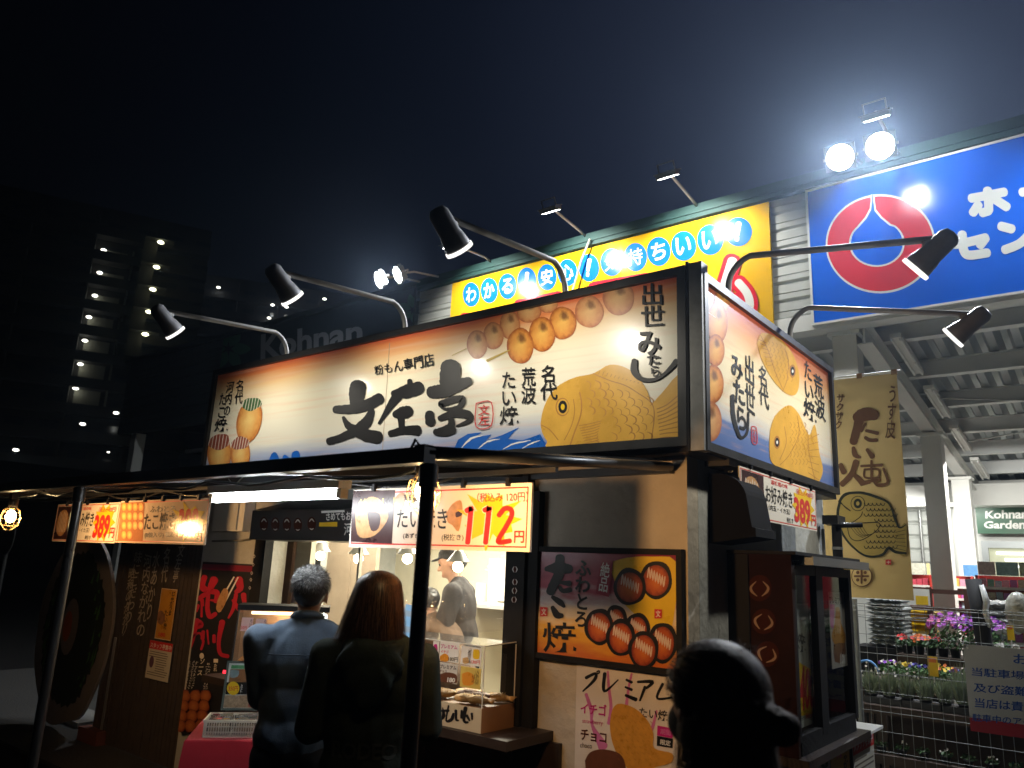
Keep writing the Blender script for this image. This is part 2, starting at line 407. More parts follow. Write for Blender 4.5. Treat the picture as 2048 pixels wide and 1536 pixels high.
    def scrawl(s, a, b, m, n, h, part='lettering', bars=3, w=.12):
        """a column or row of print too small to read: short dashes"""
        for i in range(n):
            t = (i + .5) / n; cx = a[0] + (b[0] - a[0]) * t; cy = a[1] + (b[1] - a[1]) * t
            for k in range(bars):
                x = cx + random.uniform(-.4, .4) * h; y = cy + random.uniform(-.4, .4) * h; t2 = random.choice((0, 1.5, .8, -.8)) + random.uniform(-.2, .2)
                s.brush([(x - math.cos(t2) * h * .3, y - math.sin(t2) * h * .3), (x + math.cos(t2) * h * .3, y + math.sin(t2) * h * .3)], m, part, n=1, w=h * w)
    def flush(s, parent):
        o = {}
        for k, b in s.parts.items():
            if b.f: o[k[0]] = b.build(k[0], None, parent)
        s.parts = {}; return o

# ------------------------------------------------------------------ lamps
def point(name, loc, col, e, r=.04, parent=None):
    l = bpy.data.lights.new(name, 'POINT'); l.color = col; l.energy = e; l.shadow_soft_size = r
    o = bpy.data.objects.new(name, l); COL.objects.link(o); o.location = loc; return o
def aim(o, d): o.rotation_euler = Vector(d).to_track_quat('-Z', 'Y').to_euler()
def spot(name, loc, to, col, e, size=100, blend=.6, r=.05):
    l = bpy.data.lights.new(name, 'SPOT'); l.color = col; l.energy = e; l.spot_size = rad(size); l.spot_blend = blend; l.shadow_soft_size = r
    o = bpy.data.objects.new(name, l); COL.objects.link(o); o.location = loc; aim(o, Vector(to) - Vector(loc)); return o
def area(name, loc, to, col, e, sx, sy):
    l = bpy.data.lights.new(name, 'AREA'); l.color = col; l.energy = e; l.shape = 'RECTANGLE'; l.size = sx; l.size_y = sy
    o = bpy.data.objects.new(name, l); COL.objects.link(o); o.location = loc; aim(o, Vector(to) - Vector(loc)); return o

# ================================================================== GROUND
GRD = mat('ground_asphalt', (.014, .0135, .013), .95, spec=.08, var=.3, scale=3, bump=.5, bscale=60)
bx('ground', (-260, -40, -.6), (120, 260, 0), GRD, kind='structure')
bx('pavement', (-12, 2.9, -.1), (-.9, 9.2, .03), mat('pavement_concrete', (.05, .048, .044), .9, spec=.15, var=.25, scale=2, bump=.35, bscale=40), kind='structure')
bx('shop_yard_floor', (-12, 9.3, -.1), (12, 24, .04), mat('yard_concrete', (.16, .16, .15), .7, var=.2, scale=2), kind='structure')

# ================================================================== HOME CENTRE
SY = 10.0                                                   # front plane of the big store
CLAD = mat('pale_ribbed_cladding', (.50, .52, .49), .5, .1, var=.07, scale=2)
CLADD = mat('dark_teal_cladding', (.11, .14, .155), .55, .05, var=.12, scale=2)
GUT = mat('green_gutter_metal', (.022, .070, .064), .6, .1, var=.12, scale=4)
store = T('home_centre_store', 'long home centre building with ribbed cladding, green gutter and open canopy behind the snack booth', 'store building', (-4, SY, 0))
zt, zb = 6.93, 4.98
def cladding(x0, x1, z0, z1, y, m, step=.27):
    n = max(1, round((z1 - z0) / step)); h = (z1 - z0) / n
    pr = [(0, 0), (.06, .02), (.12, .26), (.12, .74), (.06, .98), (0, 1)]
    first = None
    for i in range(n):
        b = MB(); za = z0 + i * h; prof = [(y, za), (y - .035, za + h * .10), (y - .035, za + h * .36), (y - .02, za + h * .40), (y - .035, za + h * .44), (y - .035, za + h * .86), (y, za + h * .94), (y, za + h)]
        vs = [(x0, a, c) for a, c in prof] + [(x1, a, c) for a, c in prof]; k = len(prof)
        b.add(vs, [(j, k + j, k + j + 1, j + 1) for j in range(k - 1)]); b.build('cladding_panel', m, store)
cladding(-10.4, 8.5, zb + .1, zt - .02, SY, CLAD)
cladding(-22.4, -10.42, zb + .1, zt + .05, SY, CLADD)
bx('wall', (-22.4, SY + .02, zb), (8.5, SY + .2, zt + .1), PWHITE, store)
b = MB(); b.box((-10.4, SY - .16, zt), (8.7, SY + .3, zt + .05)); b.box((-10.4, SY - .16, zt + .05), (8.7, SY - .13, zt + .14)); b.box((-10.4, SY - .14, zt - .07), (8.7, SY - .02, zt - .002)); b.build('gutter', GUT, store)
bx('gutter', (-22.5, SY - .12, zt + .06), (-10.42, SY + .3, zt + .16), mat('dark_gutter', (.03, .05, .05), .5), store)
bx('fascia_beam', (-10.4, SY - .06, zb - .12), (8.5, SY + .2, zb + .098), PWHITE, store)
bx('fascia_beam', (-22.4, SY - .05, zb - .1), (-10.42, SY + .2, zb + .098), CLADD, store)
# canopy roof sloping down to the back
def zr(y): return 4.92 - .135 * (y - 10.2)
CANG = mat('painted_grey_steel', (.66, .68, .68), .5, .1, var=.08, scale=3)
DECK = mat('corrugated_deck_steel', (.50, .54, .55), .5, .4, var=.15, scale=2)
b = MB(); vs = []; n = 0
x = -12.0
while x < 9:
    for dx, dz in ((0, 0), (.10, 0), (.16, .13), (.24, .13)):
        for y in (10.2, 20.2): vs.append((x + dx, y, zr(y) + .26 + dz))
        n += 1
    x += .30
b.add(vs, [(2 * i, 2 * i + 1, 2 * i + 3, 2 * i + 2) for i in range(n - 1)]); b.build('corrugated_roof_deck', DECK, store)
for y in (10.9, 12.3, 13.7, 15.1, 16.5, 17.9):
    b = MB(); z = zr(y)
    b.box((-12, y - .07, z + .235), (9, y + .07, z + .25)); b.box((-12, y - .012, z + .012), (9, y + .012, z + .235)); b.box((-12, y - .08, z), (9, y + .08, z + .012)); b.build('purlin', CANG, store)
for X0 in (-9.2, -2.38, 3.6):
    b = MB()
    for (w, z0, z1) in ((.10, -.26, -.245), (.012, -.245, -.017), (.10, -.017, -.004)):
        b.add([(X0 + sx * w, y, zr(y) + zz) for y in (10.22, 19.4) for sx in (-1, 1) for zz in (z0, z1)], [(0, 2, 3, 1), (4, 5, 7, 6), (0, 1, 5, 4), (2, 6, 7, 3), (1, 3, 7, 5), (0, 4, 6, 2)])
    b.build('beam', PWHITE, store)
def column(x, y, w=.14, top=None, m=PWHITE):
    b = MB(); t = top or zr(y) - .265; b.box((x - w, y - w, .04), (x + w, y + w, t)); b.box((x - w - .06, y - w - .06, .04), (x + w + .06, y + w + .06, .07)); b.box((x - w - .05, y - w - .05, t - .05), (x + w + .05, y + w + .05, t)); b.build('column', m, store)
for X0 in (-9.2, -2.62, 3.6): column(X0, 10.35, .15, top=zb - .125)
for X0, yy in ((-9.2, 14.2), (-2.36, 14.2), (-2.40, 17.1), (3.6, 14.2), (-9.2, 17.1)): column(X0, yy, .15)
# cross bracing rods
b = MB(); b.cyl((-2.2, 13.0, zr(13) - .06), (4, 15.5, zr(15.5) - .05), .012, n=6); b.cyl((4, 13.0, zr(13) - .06), (-2.2, 15.5, zr(15.5) - .06), .012, n=6); b.build('brace_rod', STEEL, store)
# twin tube battens along the beam
for y in (10.6, 12.6, 14.6, 16.6):
    b = MB(); X0 = -2.08
    for dx in (-.05, .05): b.cyl((X0 + dx, y, zr(y) - .10), (X0 + dx, y + 1.3, zr(y + 1.3) - .10), .017, n=8)
    t = b.build('tube', mat('unlit_tube', (.75, .76, .74), .3, var=.02), store)
    b = MB(); b.add([(X0 + sx, yy, zr(yy) + zz) for yy in (y - .03, y + 1.33) for sx in (-.07, .07) for zz in (-.078, -.02)], [(0, 2, 3, 1), (4, 5, 7, 6), (0, 1, 5, 4), (2, 6, 7, 3), (1, 3, 7, 5), (0, 4, 6, 2)]); b.build('light_batten', PWHITE, store)
# back wall of the garden yard
BY = 19.2
cl = MB()
def back_cladding(x0, x1, z0, z1):
    n = round((z1 - z0) / .30); h = (z1 - z0) / n
    for i in range(n):
        za = z0 + i * h; prof = [(BY, za), (BY - .04, za + .05), (BY - .04, za + h - .05), (BY, za + h - .015), (BY, za + h)]
        b = MB(); k = 5; b.add([(x0, a, c) for a, c in prof] + [(x1, a, c) for a, c in prof], [(j, k + j, k + j + 1, j + 1) for j in range(4)]); b.build('cladding_panel', CLAD, store)
back_cladding(-12, -3.1, .05, 3.3)
bx('wall', (-12, BY + .01, 0), (9, BY + .2, 3.9), PWHITE, store)
bx('ceiling_soffit', (-12, BY - 1.0, 3.30), (9, BY, 3.36), PWHITE, store)
bx('ceiling_soffit', (-12, BY - 1.04, 3.28), (9, BY - 1.0, 3.72), PWHITE, store)
# downpipes and cable guard on the back wall
for X0 in (-3.35, -3.55, -2.98): MB().cyl((X0, BY - .09, .05), (X0, BY - .09, 3.28), .03, n=8).build('downpipe', STEEL, store)
for k in range(12): pass
# shop window
wx0, wx1, wz0, wz1 = -2.35, 6.0, .9, 2.62
GLS = clear('shop_glass', (.95, .98, .96), .10)
xs = [-2.42, -.95, .55, 2.05, 3.55, 5.05]
for i in range(5):
    f = MB(); a, c = xs[i], xs[i + 1]
    f.box((a, BY - .12, wz0), (a + .12, BY - .04, wz1)); f.box((c - .04, BY - .12, wz0), (c, BY - .04, wz1)); f.box((a + .12, BY - .115, wz0), (c - .04, BY - .045, wz0 + .1)); f.box((a + .12, BY - .115, wz1 - .14), (c - .04, BY - .045, wz1))
    wf = f.build('window', mat('window_aluminium', (.42, .45, .46), .4, .5, var=.05), store)
    MB().quad((a + .12, BY - .06, wz0 + .1), (c - .04, BY - .06, wz0 + .1), (c - .04, BY - .06, wz1 - .14), (a + .12, BY - .06, wz1 - .14)).build('pane', GLS, wf)
    MB().quad((a + .12, BY - .02, wz0 + .1), (c - .04, BY - .02, wz0 + .1), (c - .04, BY - .02, wz1 - .14), (a + .12, BY - .02, wz1 - .14)).build('interior', mat('lit_shop_interior', (.6, .58, .45), .8, var=.15, scale=1, emit=(.80, .80, .55), estr=.42), wf)
    L_ = MB()
    for r_ in range(3): L_.box((a + .25 + .14 * r_, BY - .035 , wz1 - .22 - .13 * r_ - .05), (a + .95 - .1 * r_, BY - .03, wz1 - .22 - .13 * r_))
    L_.build('tube_lights', glow('shop_tubes', (1, 1, .95), 3.5), wf)
    if i: 
        L_ = MB(); L_.box((a + .8, BY - .036, wz0 + .12), (c - .06, BY - .026, wz1 - .4)); L_.build('sale_banner', mat('red_banner', (.75, .08, .10), .5, emit=(.8, .06, .08), estr=.25), wf)
area('yard_fill', (-1, 14.5, 3.7), (-1, 15.5, 0), (1, .98, .90), 360, 4, .3)  # added area lamp without a fixture, brightens yard and canopy
area('yard_fill_back', (-3.5, 17.5, 3.25), (-4.5, 19.0, 1), (1, .99, .93), 55, 3, .15)  # added fill without a fixture, brightens the yard's back wall

# green garden sign
def framed_sign(name, label, pl, quad, m, frame_m, depth=.05, fr=.03, group=None):
    h = [pl.hit(*q) for q in quad]; a0 = min(p[0] for p in h); a1 = max(p[0] for p in h); b0 = min(p[1] for p in h); b1 = max(p[1] for p in h)
    return a0, b0, a1, b1
def back_box(pl, c, depth, m, name, parent, fr=0, z=0):
    """solid board behind a print; its front lies on the plane"""
    a0, b0, a1, b1 = c; b = MB(); P = [pl.pt(a, q, o) for o in (z - depth, z) for a, q in ((a0 - fr, b0 - fr), (a1 + fr, b0 - fr), (a1 + fr, b1 + fr), (a0 - fr, b1 + fr))]
    b.add(P, [(3, 2, 1, 0), (4, 5, 6, 7), (0, 1, 5, 4), (1, 2, 6, 5), (2, 3, 7, 6), (3, 0, 4, 7)]); return b.build(name, m, parent)
def frame_bars(pl, c, w, d, m, parent, name='frame', back=.0):
    a0, b0, a1, b1 = c; b = MB()
    for (x0, y0, x1, y1) in ((a0 - w, b1, a1 + w, b1 + w), (a0 - w, b0 - w, a1 + w, b0), (a0 - w, b0, a0, b1), (a1, b0, a1 + w, b1)):
        P = [pl.pt(a, q, o) for o in (-back, d) for a, q in ((x0, y0), (x1, y0), (x1, y1), (x0, y1))]
        b.add(P, [(3, 2, 1, 0), (4, 5, 6, 7), (0, 1, 5, 4), (1, 2, 6, 5), (2, 3, 7, 6), (3, 0, 4, 7)])
    return b.build(name, m, parent)
pg = plY(BY - .25)
a, t_ = pg.hit(1950, 1010); c = (a, pg.hit(1955, 1067)[1], a + 5.2, t_)
s = T('garden_shop_sign', 'green garden section sign with white lettering above the shop window', 'sign', tuple(pg.pt(c[0], c[1])))
back_box(pg, c, .15, mat('sign_green', (.04, .12, .07), .4, var=.06), 'panel', s)
P = Print(pg, c); P.text('Kohnan', ZG((958, 1165), (1205, 1150), (1205, 1210), (958, 1208)), WHI, .03); P.text('Garden', ZG((950, 1225), (1190, 1215), (1190, 1270), (950, 1265)), WHI, .03); P.flush(s)

# yellow banner sign on the store front
SGY = mat('glossy_yellow_film', (.86, .50, .012), .14, var=.05, scale=2, spec=.7)
SGB = mat('glossy_blue_film', (.004, .13, .80), .14, var=.05, scale=2, spec=.7)
CIR = mat('blue_circle_ink', (.01, .19, .70), .16, var=.05)
REDG = mat('glossy_red_film', (.74, .03, .05), .16, var=.05, scale=2, spec=.6)
WG = mat('glossy_white_film', (.80, .82, .78), .18, var=.03)
pf = plY(SY - .10)
a0, b1 = pf.hit(905, 560); a1 = pf.hit(1542, 530)[0]; b0 = 5.02; c = (a0, b0, a1, 6.83)
s = T('yellow_store_sign', 'yellow billboard with a row of blue discs and white characters on the store front', 'sign', tuple(pf.pt(a0, b0)))
back_box(pf, c, .05, SGY, 'panel', s)
P = Print(pf, c, step=.0004); P.split = True
chars = [('わ', 188, 630, 50, 72), ('か', 297, 605, 52, 75), ('る', 407, 580, 54, 76), ('!', 523, 545, 57, 78), ('安', 645, 525, 57, 78), ('心', 768, 497, 60, 80), ('!', 897, 468, 62, 82), ('気', 1035, 435, 68, 82), ('持', 1178, 404, 70, 84), ('ち', 1318, 370, 72, 86), ('い', 1468, 337, 76, 88), ('い', 1628, 300, 80, 90), ('!', 1797, 252, 83, 86)]
for ch, x, y, rx, ry in chars: P.ell(Z6((x, y))[0], rx / 3.012, ry / 3.012, CIR, part='blue_disc')
for ch, x, y, rx, ry in chars:
    if ch == '!':
        P.brush(Z6((x + 4, y - ry * .55, rx * .42), (x - 3, y + ry * .25, rx * .26)), WG, rough=0); P.brush(Z6((x - 5, y + ry * .42, rx * .3), (x - 6, y + ry * .6, rx * .3)), WG, rough=0)
    else:
        k = .62; P.text(ch, Z6((x - rx * k, y - ry * k + rx * .12), (x + rx * k, y - ry * k - rx * .12), (x + rx * k, y + ry * k - rx * .12), (x - rx * k, y + ry * k + rx * .12)), WG, .035)
def outlined(pts, w, o): P.brush(pts, REDG, 'red_lettering', rough=0, w=(w + o) / 3.012); 
for (pts, w) in (([(150, 790), (150, 1000)], 30), ([(150, 780), (220, 790), (240, 850), (200, 900)], 30), ([(480, 700), (720, 650)], 30), ([(600, 700), (600, 1000)], 30), ([(930, 600), (1250, 545)], 40), ([(1090, 620), (1090, 900)], 36), ([(1765, 430), (1700, 640), (1650, 800), (1640, 1000)], 60), ([(1640, 690), (1780, 660)], 34), ([(1800, 560), (1850, 620), (1870, 690), (1850, 750)], 50)):
    P.brush(Z6(*pts), REDG, 'red_lettering', rough=0, w=(w + 50) / 3.012)
    if pts[0][0] != 930 and pts[0][0] != 480: P.brush(Z6(*pts), WG, 'red_lettering', rough=0, w=w / 3.012)
P.flush(s)
# blue sign
a0 = pf.hit(1622, 520)[0]; c = (a0, pf.hit(1631, 646)[1], 4.6, pf.hit(1616, 384)[1])
s = T('blue_store_sign', 'big blue billboard with a red ring emblem and white characters on the store front', 'sign', tuple(pf.pt(a0, c[1])))
back_box(pf, c, .05, SGB, 'panel', s)
frame_bars(pf, c, .03, .01, PWHITE, s, back=.05)
P = Print(pf, c, step=.0004); P.split = True
P.ell(Z7((580, 905))[0], 338 / 2.953, 288 / 2.953, WG, rot=-3, part='emblem', n=60)
P.ell(Z7((580, 905))[0], 326 / 2.953, 276 / 2.953, REDG, rot=-3, part='emblem', n=60)
def tear(k, ins):
    o = [(572 + math.sin(i / 14 * 2.40) * 165 * k, 905 + math.cos(i / 14 * 2.40) * 140 * k) for i in range(-14, 15)]
    R_ = [(655, 792), (602, 748), (567, 705), (560, 655), (560, 618)]; L_ = [(536, 618), (536, 655), (530, 700), (502, 752), (458, 802)]
    sh = lambda p, s_: (p[0] + s_ * ins * .8, p[1] + ins * (.9 if p[1] > 690 else .2))
    return o + [sh(p, -1) for p in R_] + [sh(p, 1) for p in L_]
P.poly(Z7(*tear(1.0, 0)), WG, 'emblem'); P.poly(Z7(*tear(.93, 10)), SGB, 'emblem')
for st in ([(1130, 640), (1230, 622), (1325, 603)], [(1225, 592), (1231, 655), (1233, 712)], [(1233, 714), (1195, 726)], [(1172, 678), (1140, 726)], [(1276, 650), (1340, 692)], [(1430, 605), (1560, 583), (1700, 560)],
           [(1032, 914), (1125, 896), (1215, 873)], [(1214, 876), (1182, 918)], [(1076, 852), (1080, 900), (1084, 945)], [(1084, 945), (1115, 976), (1225, 963)], [(1305, 805), (1370, 822)], [(1328, 945), (1420, 905), (1500, 822)]):
    P.brush(Z7(*st), WG, rough=0, w=54 / 2.953, n=9)
P.text('ム', Z7((1740, 500), (2050, 440), (2050, 700), (1740, 730)), WG, .07); P.text('ター', Z7((1560, 760), (2250, 640), (2250, 890), (1560, 960)), WG, .06)
P.flush(s)
# dark sign of the left wing
c = (pf.hit(442, 720)[0], 5.05, -10.5, 6.95)
s = T('dark_store_sign', 'unlit dark green billboard with grey name lettering and leafy flower emblems', 'sign', (c[0], SY, 5))
back_box(pf, c, .05, mat('dark_green_film', (.03, .05, .055), .45, var=.1), 'panel', s)
GREY = mat('grey_lettering', (.42, .43, .45), .5, var=.05); LEAFG = mat('leaf_emblem_ink', (.07, .19, .12), .5, var=.1)
P = Print(pf, c, step=.0004); P.split = True
P.text('Kohnan', Z8((800, 955), (1470, 850), (1470, 1005), (796, 1132)), GREY, .03)
def flower(cx, cy, r, n=6, st=0):
    for k in range(n):
        t = rad(st + k * 360 / n); dx, dy = math.cos(t), math.sin(t)
        q = Z8((cx + dx * r * .12, cy + dy * r * .12), (cx + dx * r * .5 - dy * r * .26, cy + dy * r * .5 + dx * r * .26), (cx + dx * r, cy + dy * r), (cx + dx * r * .5 + dy * r * .26, cy + dy * r * .5 - dx * r * .26))
        P.poly(q, LEAFG, 'emblem', smooth=4)
flower(1803, 792, 105, 6, 20); flower(585, 1050, 150, 6, 60)
P.flush(s)

# canopy hall under the left wing
wing = T('wing_canopy_frame', 'pale steel posts and beam under the dark left wing of the store', 'canopy frame', (-21.5, SY, 0))
for X0 in (-21.6, -16.0): bx('post', (X0 - .14, SY + .05, 0), (X0 + .14, SY + .33, zb - .11), mat('dim_white_steel', (.75, .77, .72), .5, var=.06), wing)
MB().box((-21.4, SY + 3.0, 4.2), (-12, SY + 3.25, 4.62)).build('beam', MATS['dim_white_steel'], wing)
MB().box((-21.4, SY + 1.5, 4.5), (-12, SY + 1.58, 4.6)).build('beam', MATS['dim_white_steel'], wing)

# ---- lamps along the store front
LENS = glow('lamp_lens_bright', (1, .98, .93), 26); LENSW = glow('lamp_lens_warm_white', (1, .97, .90), 14)
FLOODM = mat('flood_housing', (.25, .25, .24), .5, .4, var=.2, scale=20)
AP = mat('weathered_arm', (.40, .37, .32), .55, .2, var=.3, scale=16)
def bank_lamp(x, root_z, head, lit, label):
    hx, hy, hz = head
    t = T('sign_floodlight', label, 'floodlight', (x, SY - .1, root_z), 'arm lamps along the top of the home centre')
    MB().tube([(x, SY - .12, root_z), (x, SY - .3, root_z + .04), (hx, hy + .1, hz + .05), (hx, hy, hz + .05)], .022, n=8).build('arm', AP, t)
    b = MB(); R = Euler((rad(28), 0, 0)).to_matrix().to_4x4(); M = Matrix.Translation((hx, hy, hz)) @ R
    b.box((-.15, -.08, -.03), (.15, .10, .03), M=M); b.box((-.17, -.1, .03), (.17, .12, .045), M=M); h = b.build('housing', FLOODM, t)
    b = MB(); b.box((-.13, .0, .045), (-.115, .02, .16), M=M); b.box((.115, .0, .045), (.13, .02, .16), M=M); b.box((-.13, .0, .16), (.13, .02, .175), M=M); b.build('bracket', AP, t)
    b = MB(); b.box((-.13, -.06, -.034), (.13, .08, -.031), M=M); b.build('lens', lit, t)
for nm, rx, ry_, hx_, hy_, lb in (('a', 992, 525, 900, 490, 'arm floodlight on the store roof edge partly hidden by the biggest near spotlight head'), ('b', 1180, 478, 1100, 420, 'arm floodlight above the yellow sign whose white cable hangs down the sign'), ('c', 1402, 418, 1335, 350, 'arm floodlight over the right end of the yellow sign')):
    r_ = PY(rx, ry_, SY); d_ = ray(hx_, hy_); Yh = r_.x / (d_.x / d_.y); h_ = PY(hx_, hy_, Yh)
    bank_lamp(r_.x, zt + .1, (r_.x, Yh, h_.z), LENS, lb)
    spot('sign_lamp_light', (r_.x, Yh, h_.z - .06), (r_.x, SY - .1, 5.9), (1, .97, .90), 330, 120, .5, .09)
h_ = PY(1752, 232, 8.8); bank_lamp(h_.x, zt + .1, tuple(h_), LENS, 'arm floodlight with square bracket high over the blue sign')
spot('sign_lamp_light', (h_.x, h_.y, h_.z - .06), (h_.x + .2, SY - .1, 5.9), (.93, .97, 1), 150, 125, .5, .09)
spot('sign_lamp_light', (1.0, 8.9, 7.0), (1.0, SY - .1, 5.9), (.93, .97, 1), 300, 125, .5, .09)  # unseen lamp added without a fixture, lights the blue sign from the right
# hanging cable by the yellow sign
r_ = PY(1180, 478, SY - .2); q_ = PY(1130, 640, SY - .2)
o = MB().tube([r_, PY(1163, 520, SY - .22), PY(1150, 565, SY - .22), PY(1140, 600, SY - .22), q_, (q_.x, q_.y, 5)], .018, n=6).build('hanging_cable', mat('white_cable', (.6, .58, .5), .6, var=.1)); tag(o, 'thick pale cable hanging from a roof lamp down over the yellow sign', 'cable')
def flood(px, py, Y, label, e, root):
    h = PY(px, py, Y); t = T('lit_floodlight', label, 'floodlight', tuple(h), 'lit floodlights facing the car park')
    F = Matrix.Translation(h) @ Euler((rad(-62), 0, rad(root))).to_matrix().to_4x4()
    b = MB(); b.box((-.17, -.15, .0), (.17, .15, .07), M=F)
    for k in range(7): b.box((-.14 + k * .045, -.12, .07), (-.13 + k * .045, .12, .11), M=F)
    b.build('housing', FLOODM, t)
    b = MB(); b.lathe(F @ Vector((0, 0, -.004)), [(0, 0), (.145, 0), (.150, -.003)], n=28, ax=F.to_3x3() @ Vector((0, 0, -1))); b.build('lens', glow('flood_lens', (.93, .97, 1), 90), t)
    b = MB(); b.box((-.19, -.015, .0), (-.175, .015, .14), M=F); b.box((.175, -.015, .0), (.19, .015, .14), M=F); b.box((-.19, -.015, .14), (.19, .015, .155), M=F); b.build('bracket', AP, t)
    MB().tube([F @ Vector((0, 0, .15)), Vector((h.x, h.y + .4, h.z + .2)), Vector((h.x, SY - .1, zt + .1))], .02, n=8).build('arm', AP, t)
    n_ = (F.to_3x3() @ Vector((0, 0, -1)))
    l = area('flood_light', tuple(h + n_ * .02), tuple(h + n_), (.90, .95, 1), e, .2, .2); l.data.shape = 'DISK'; return t
flood(1680, 315, 8.8, 'left glaring floodlight of the pair over the blue sign', 420, 8)
flood(1760, 292, 8.8, 'right glaring floodlight of the pair over the blue sign', 420, 8)
flood(2420, 300, 8.8, 'floodlight added out of view on the right to light the booth side wall', 260, 15)  # added lamp out of view, brightens side wall, fence and bay
flood(757, 560, 8.8, 'left glaring floodlight of the pair above the dark store sign', 85, -25)
flood(795, 550, 8.8, 'right glaring floodlight of the pair above the dark store sign', 85, -25)

# ================================================================== FAR BUILDINGS
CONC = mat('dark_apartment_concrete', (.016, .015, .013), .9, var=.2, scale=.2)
def tower(name, label, az, D, cols, floors, fh, z0, width, depth, shift=0):
    """block of flats; local x runs to the right as seen from the street"""
    ca, sa = math.cos(rad(az)), math.sin(rad(az))
    R = Matrix(((ca, sa, 0, sa * D), (-sa, ca, 0, ca * D), (0, 0, 1, 0), (0, 0, 0, 1)))     # local y = away
    t = T(name, label, 'apartment building', (sa * D, ca * D, 0))
    x0, x1 = width; H = z0 + floors * fh
    MB().box((x0, 1.6, 0), (x1, depth, H + 1), M=R).build('wall', CONC, t)
    for f in range(int(z0 // fh) * -1, floors):
        z = z0 + f * fh
        MB().box((x0, 0, z), (x1, 1.598, z + .18), M=R).build('balcony_floor', CONC, t)
        MB().box((x0, 0, z + .182), (x1, .12, z + 1.1), M=R).build('balcony_wall', CONC, t)
        win = MB()
        x = x0 + 1
        while x < x1 - 1.5: win.box((x, 1.54, z + .3), (x + 1.7, 1.595, z + 2.2), M=R); x += 3.1
        win.build('windows', mat('dark_far_glass', (.02, .022, .025), .15, var=.1), t, kind='stuff')
    x = x0
    while x <= x1: MB().box((x - .1, .13, 0), (x + .1, 1.53, H), M=R).build('party_wall', CONC, t); x += 6.2
    return t, R
apt, RA = tower('apartment_block', 'tall dark apartment block with a ladder of lit balcony lamps at the left', -66, 92, 0, 13, 2.9, 1.0, (-24, 6.5), 14)
def far_lamp(t, R, px, py, az, D, r, m, e, col, box=None):
    d = ray(px, py); n = Vector((math.sin(rad(az)), math.cos(rad(az)), 0)); p = EYE + d * ((D - EYE.dot(n)) / d.dot(n))
    q = MB(); q.sph(p, (r, r, r * .5), None, 10, 6); q.build('balcony_lamp', m, t)
    if e: point('balcony_light', tuple(p + Vector((0, 0, -.35))), col, e, .15)
    return p
LW = glow('far_lamp_white', (1, .99, .86), 5); LY = glow('far_lamp_yellow', (1, 1, .62), 5)
LITC = mat('lamplit_patch_tone', (.15, .15, .12), .9, var=.1, scale=.5)  # paler than the concrete: the lamplit patch is put into the colour
n_ = Vector((math.sin(rad(-66)), math.cos(rad(-66)), 0)); rt = Vector((math.cos(rad(-66)), -math.sin(rad(-66)), 0))
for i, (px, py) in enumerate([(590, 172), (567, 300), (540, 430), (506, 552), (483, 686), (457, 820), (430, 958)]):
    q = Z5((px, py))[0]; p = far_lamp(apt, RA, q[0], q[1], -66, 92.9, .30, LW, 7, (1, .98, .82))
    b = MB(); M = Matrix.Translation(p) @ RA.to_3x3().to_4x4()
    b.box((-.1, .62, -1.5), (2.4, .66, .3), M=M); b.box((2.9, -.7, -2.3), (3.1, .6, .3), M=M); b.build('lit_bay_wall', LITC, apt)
for i, (px, py) in enumerate([(914, 127), (890, 268), (869, 395), (847, 522), (826, 650)]):
    q = Z5((px, py))[0]; p = far_lamp(apt, RA, q[0], q[1], -66, 90.5, .36, LY, 9, (1, .95, .5))
    b = MB(); M = Matrix.Translation(p) @ RA.to_3x3().to_4x4(); b.box((-1.6, -.3, .3), (1.4, 1.2, .42), M=M); b.box((-1.7, .9, -2.4), (-.2, 1.3, .28), M=M); b.build('stair_landing', CONC, apt)
for px, py in ((660, 1097), (470, 1160), (90, 1307), (52, 1493), (616, 1320)):
    q = Z5((px, py))[0]; far_lamp(apt, RA, q[0], q[1], -66, 88, .28 if px != 616 else .14, LW, 6, (.95, 1, .95))
mid, RM = tower('apartment_block', 'dim lower apartment block with a few lamps rising behind the dark store sign', -56, 120, 0, 14, 3.0, 1.0, (-14, 24), 14)
for x, y in ((437, 575), (545, 610), (573, 614), (597, 583), (649, 598), (538, 636)): far_lamp(mid, RM, x, y, -56, 119.2, .3, LW, 22, (.9, .95, 1))
bx('far_building', (-75, 18, 0), (-62, 34, 7.5), CONC); tag(bpy.data.objects['far_building'], 'low dark building beyond the car park at the far left edge', 'building')

# ================================================================== SNACK BOOTH
YW, YS, XW, XS = 3.42, 3.30, -1.635, -1.50
booth = T('snack_booth', 'stucco snack booth with dark timber window front, lit from inside', 'food kiosk', (-3.7, 4.6, 0))
BL = -5.86
wl = PY(535, 1200, YW).x; wr = PY(1024, 1200, YW).x; WB, WT = .86, 1.90
b = MB(); b.box((wr, YW, 0), (XW, YW + .12, 3.0)); b.build('front_wall', STUC, booth)
b = MB(); b.box((wl, YW, WT), (wr, YW + .12, 3.0)); b.build('front_wall', STUCG, booth)
b = MB(); b.box((BL, YW, 0), (wl, YW + .12, 3.0)); b.build('front_wall', STUCG, booth)
bx('front_wall', (wl, YW, 0), (wr, YW + .12, WB), WOODD, booth)
bx('side_wall', (XW - .12, YW + .122, 0), (XW, 5.55, 3.0), STUCG, booth)
bx('side_wall', (BL, YW + .122, 0), (BL + .12, 5.55, 3.0), STUCG, booth)
INW = mat('cream_inner_wall', (.62, .58, .44), .7, var=.06, scale=1)
bx('back_wall', (BL + .12, 5.43, 0), (XW - .12, 5.55, 3.0), INW, booth)
bx('inner_ceiling', (BL + .12, YW + .13, 2.30), (XW - .12, 5.42, 2.34), INW, booth)
bx('floor', (BL + .12, YW + .13, .0), (XW - .12, 5.42, .12), mat('kitchen_floor', (.2, .19, .17), .6), booth)
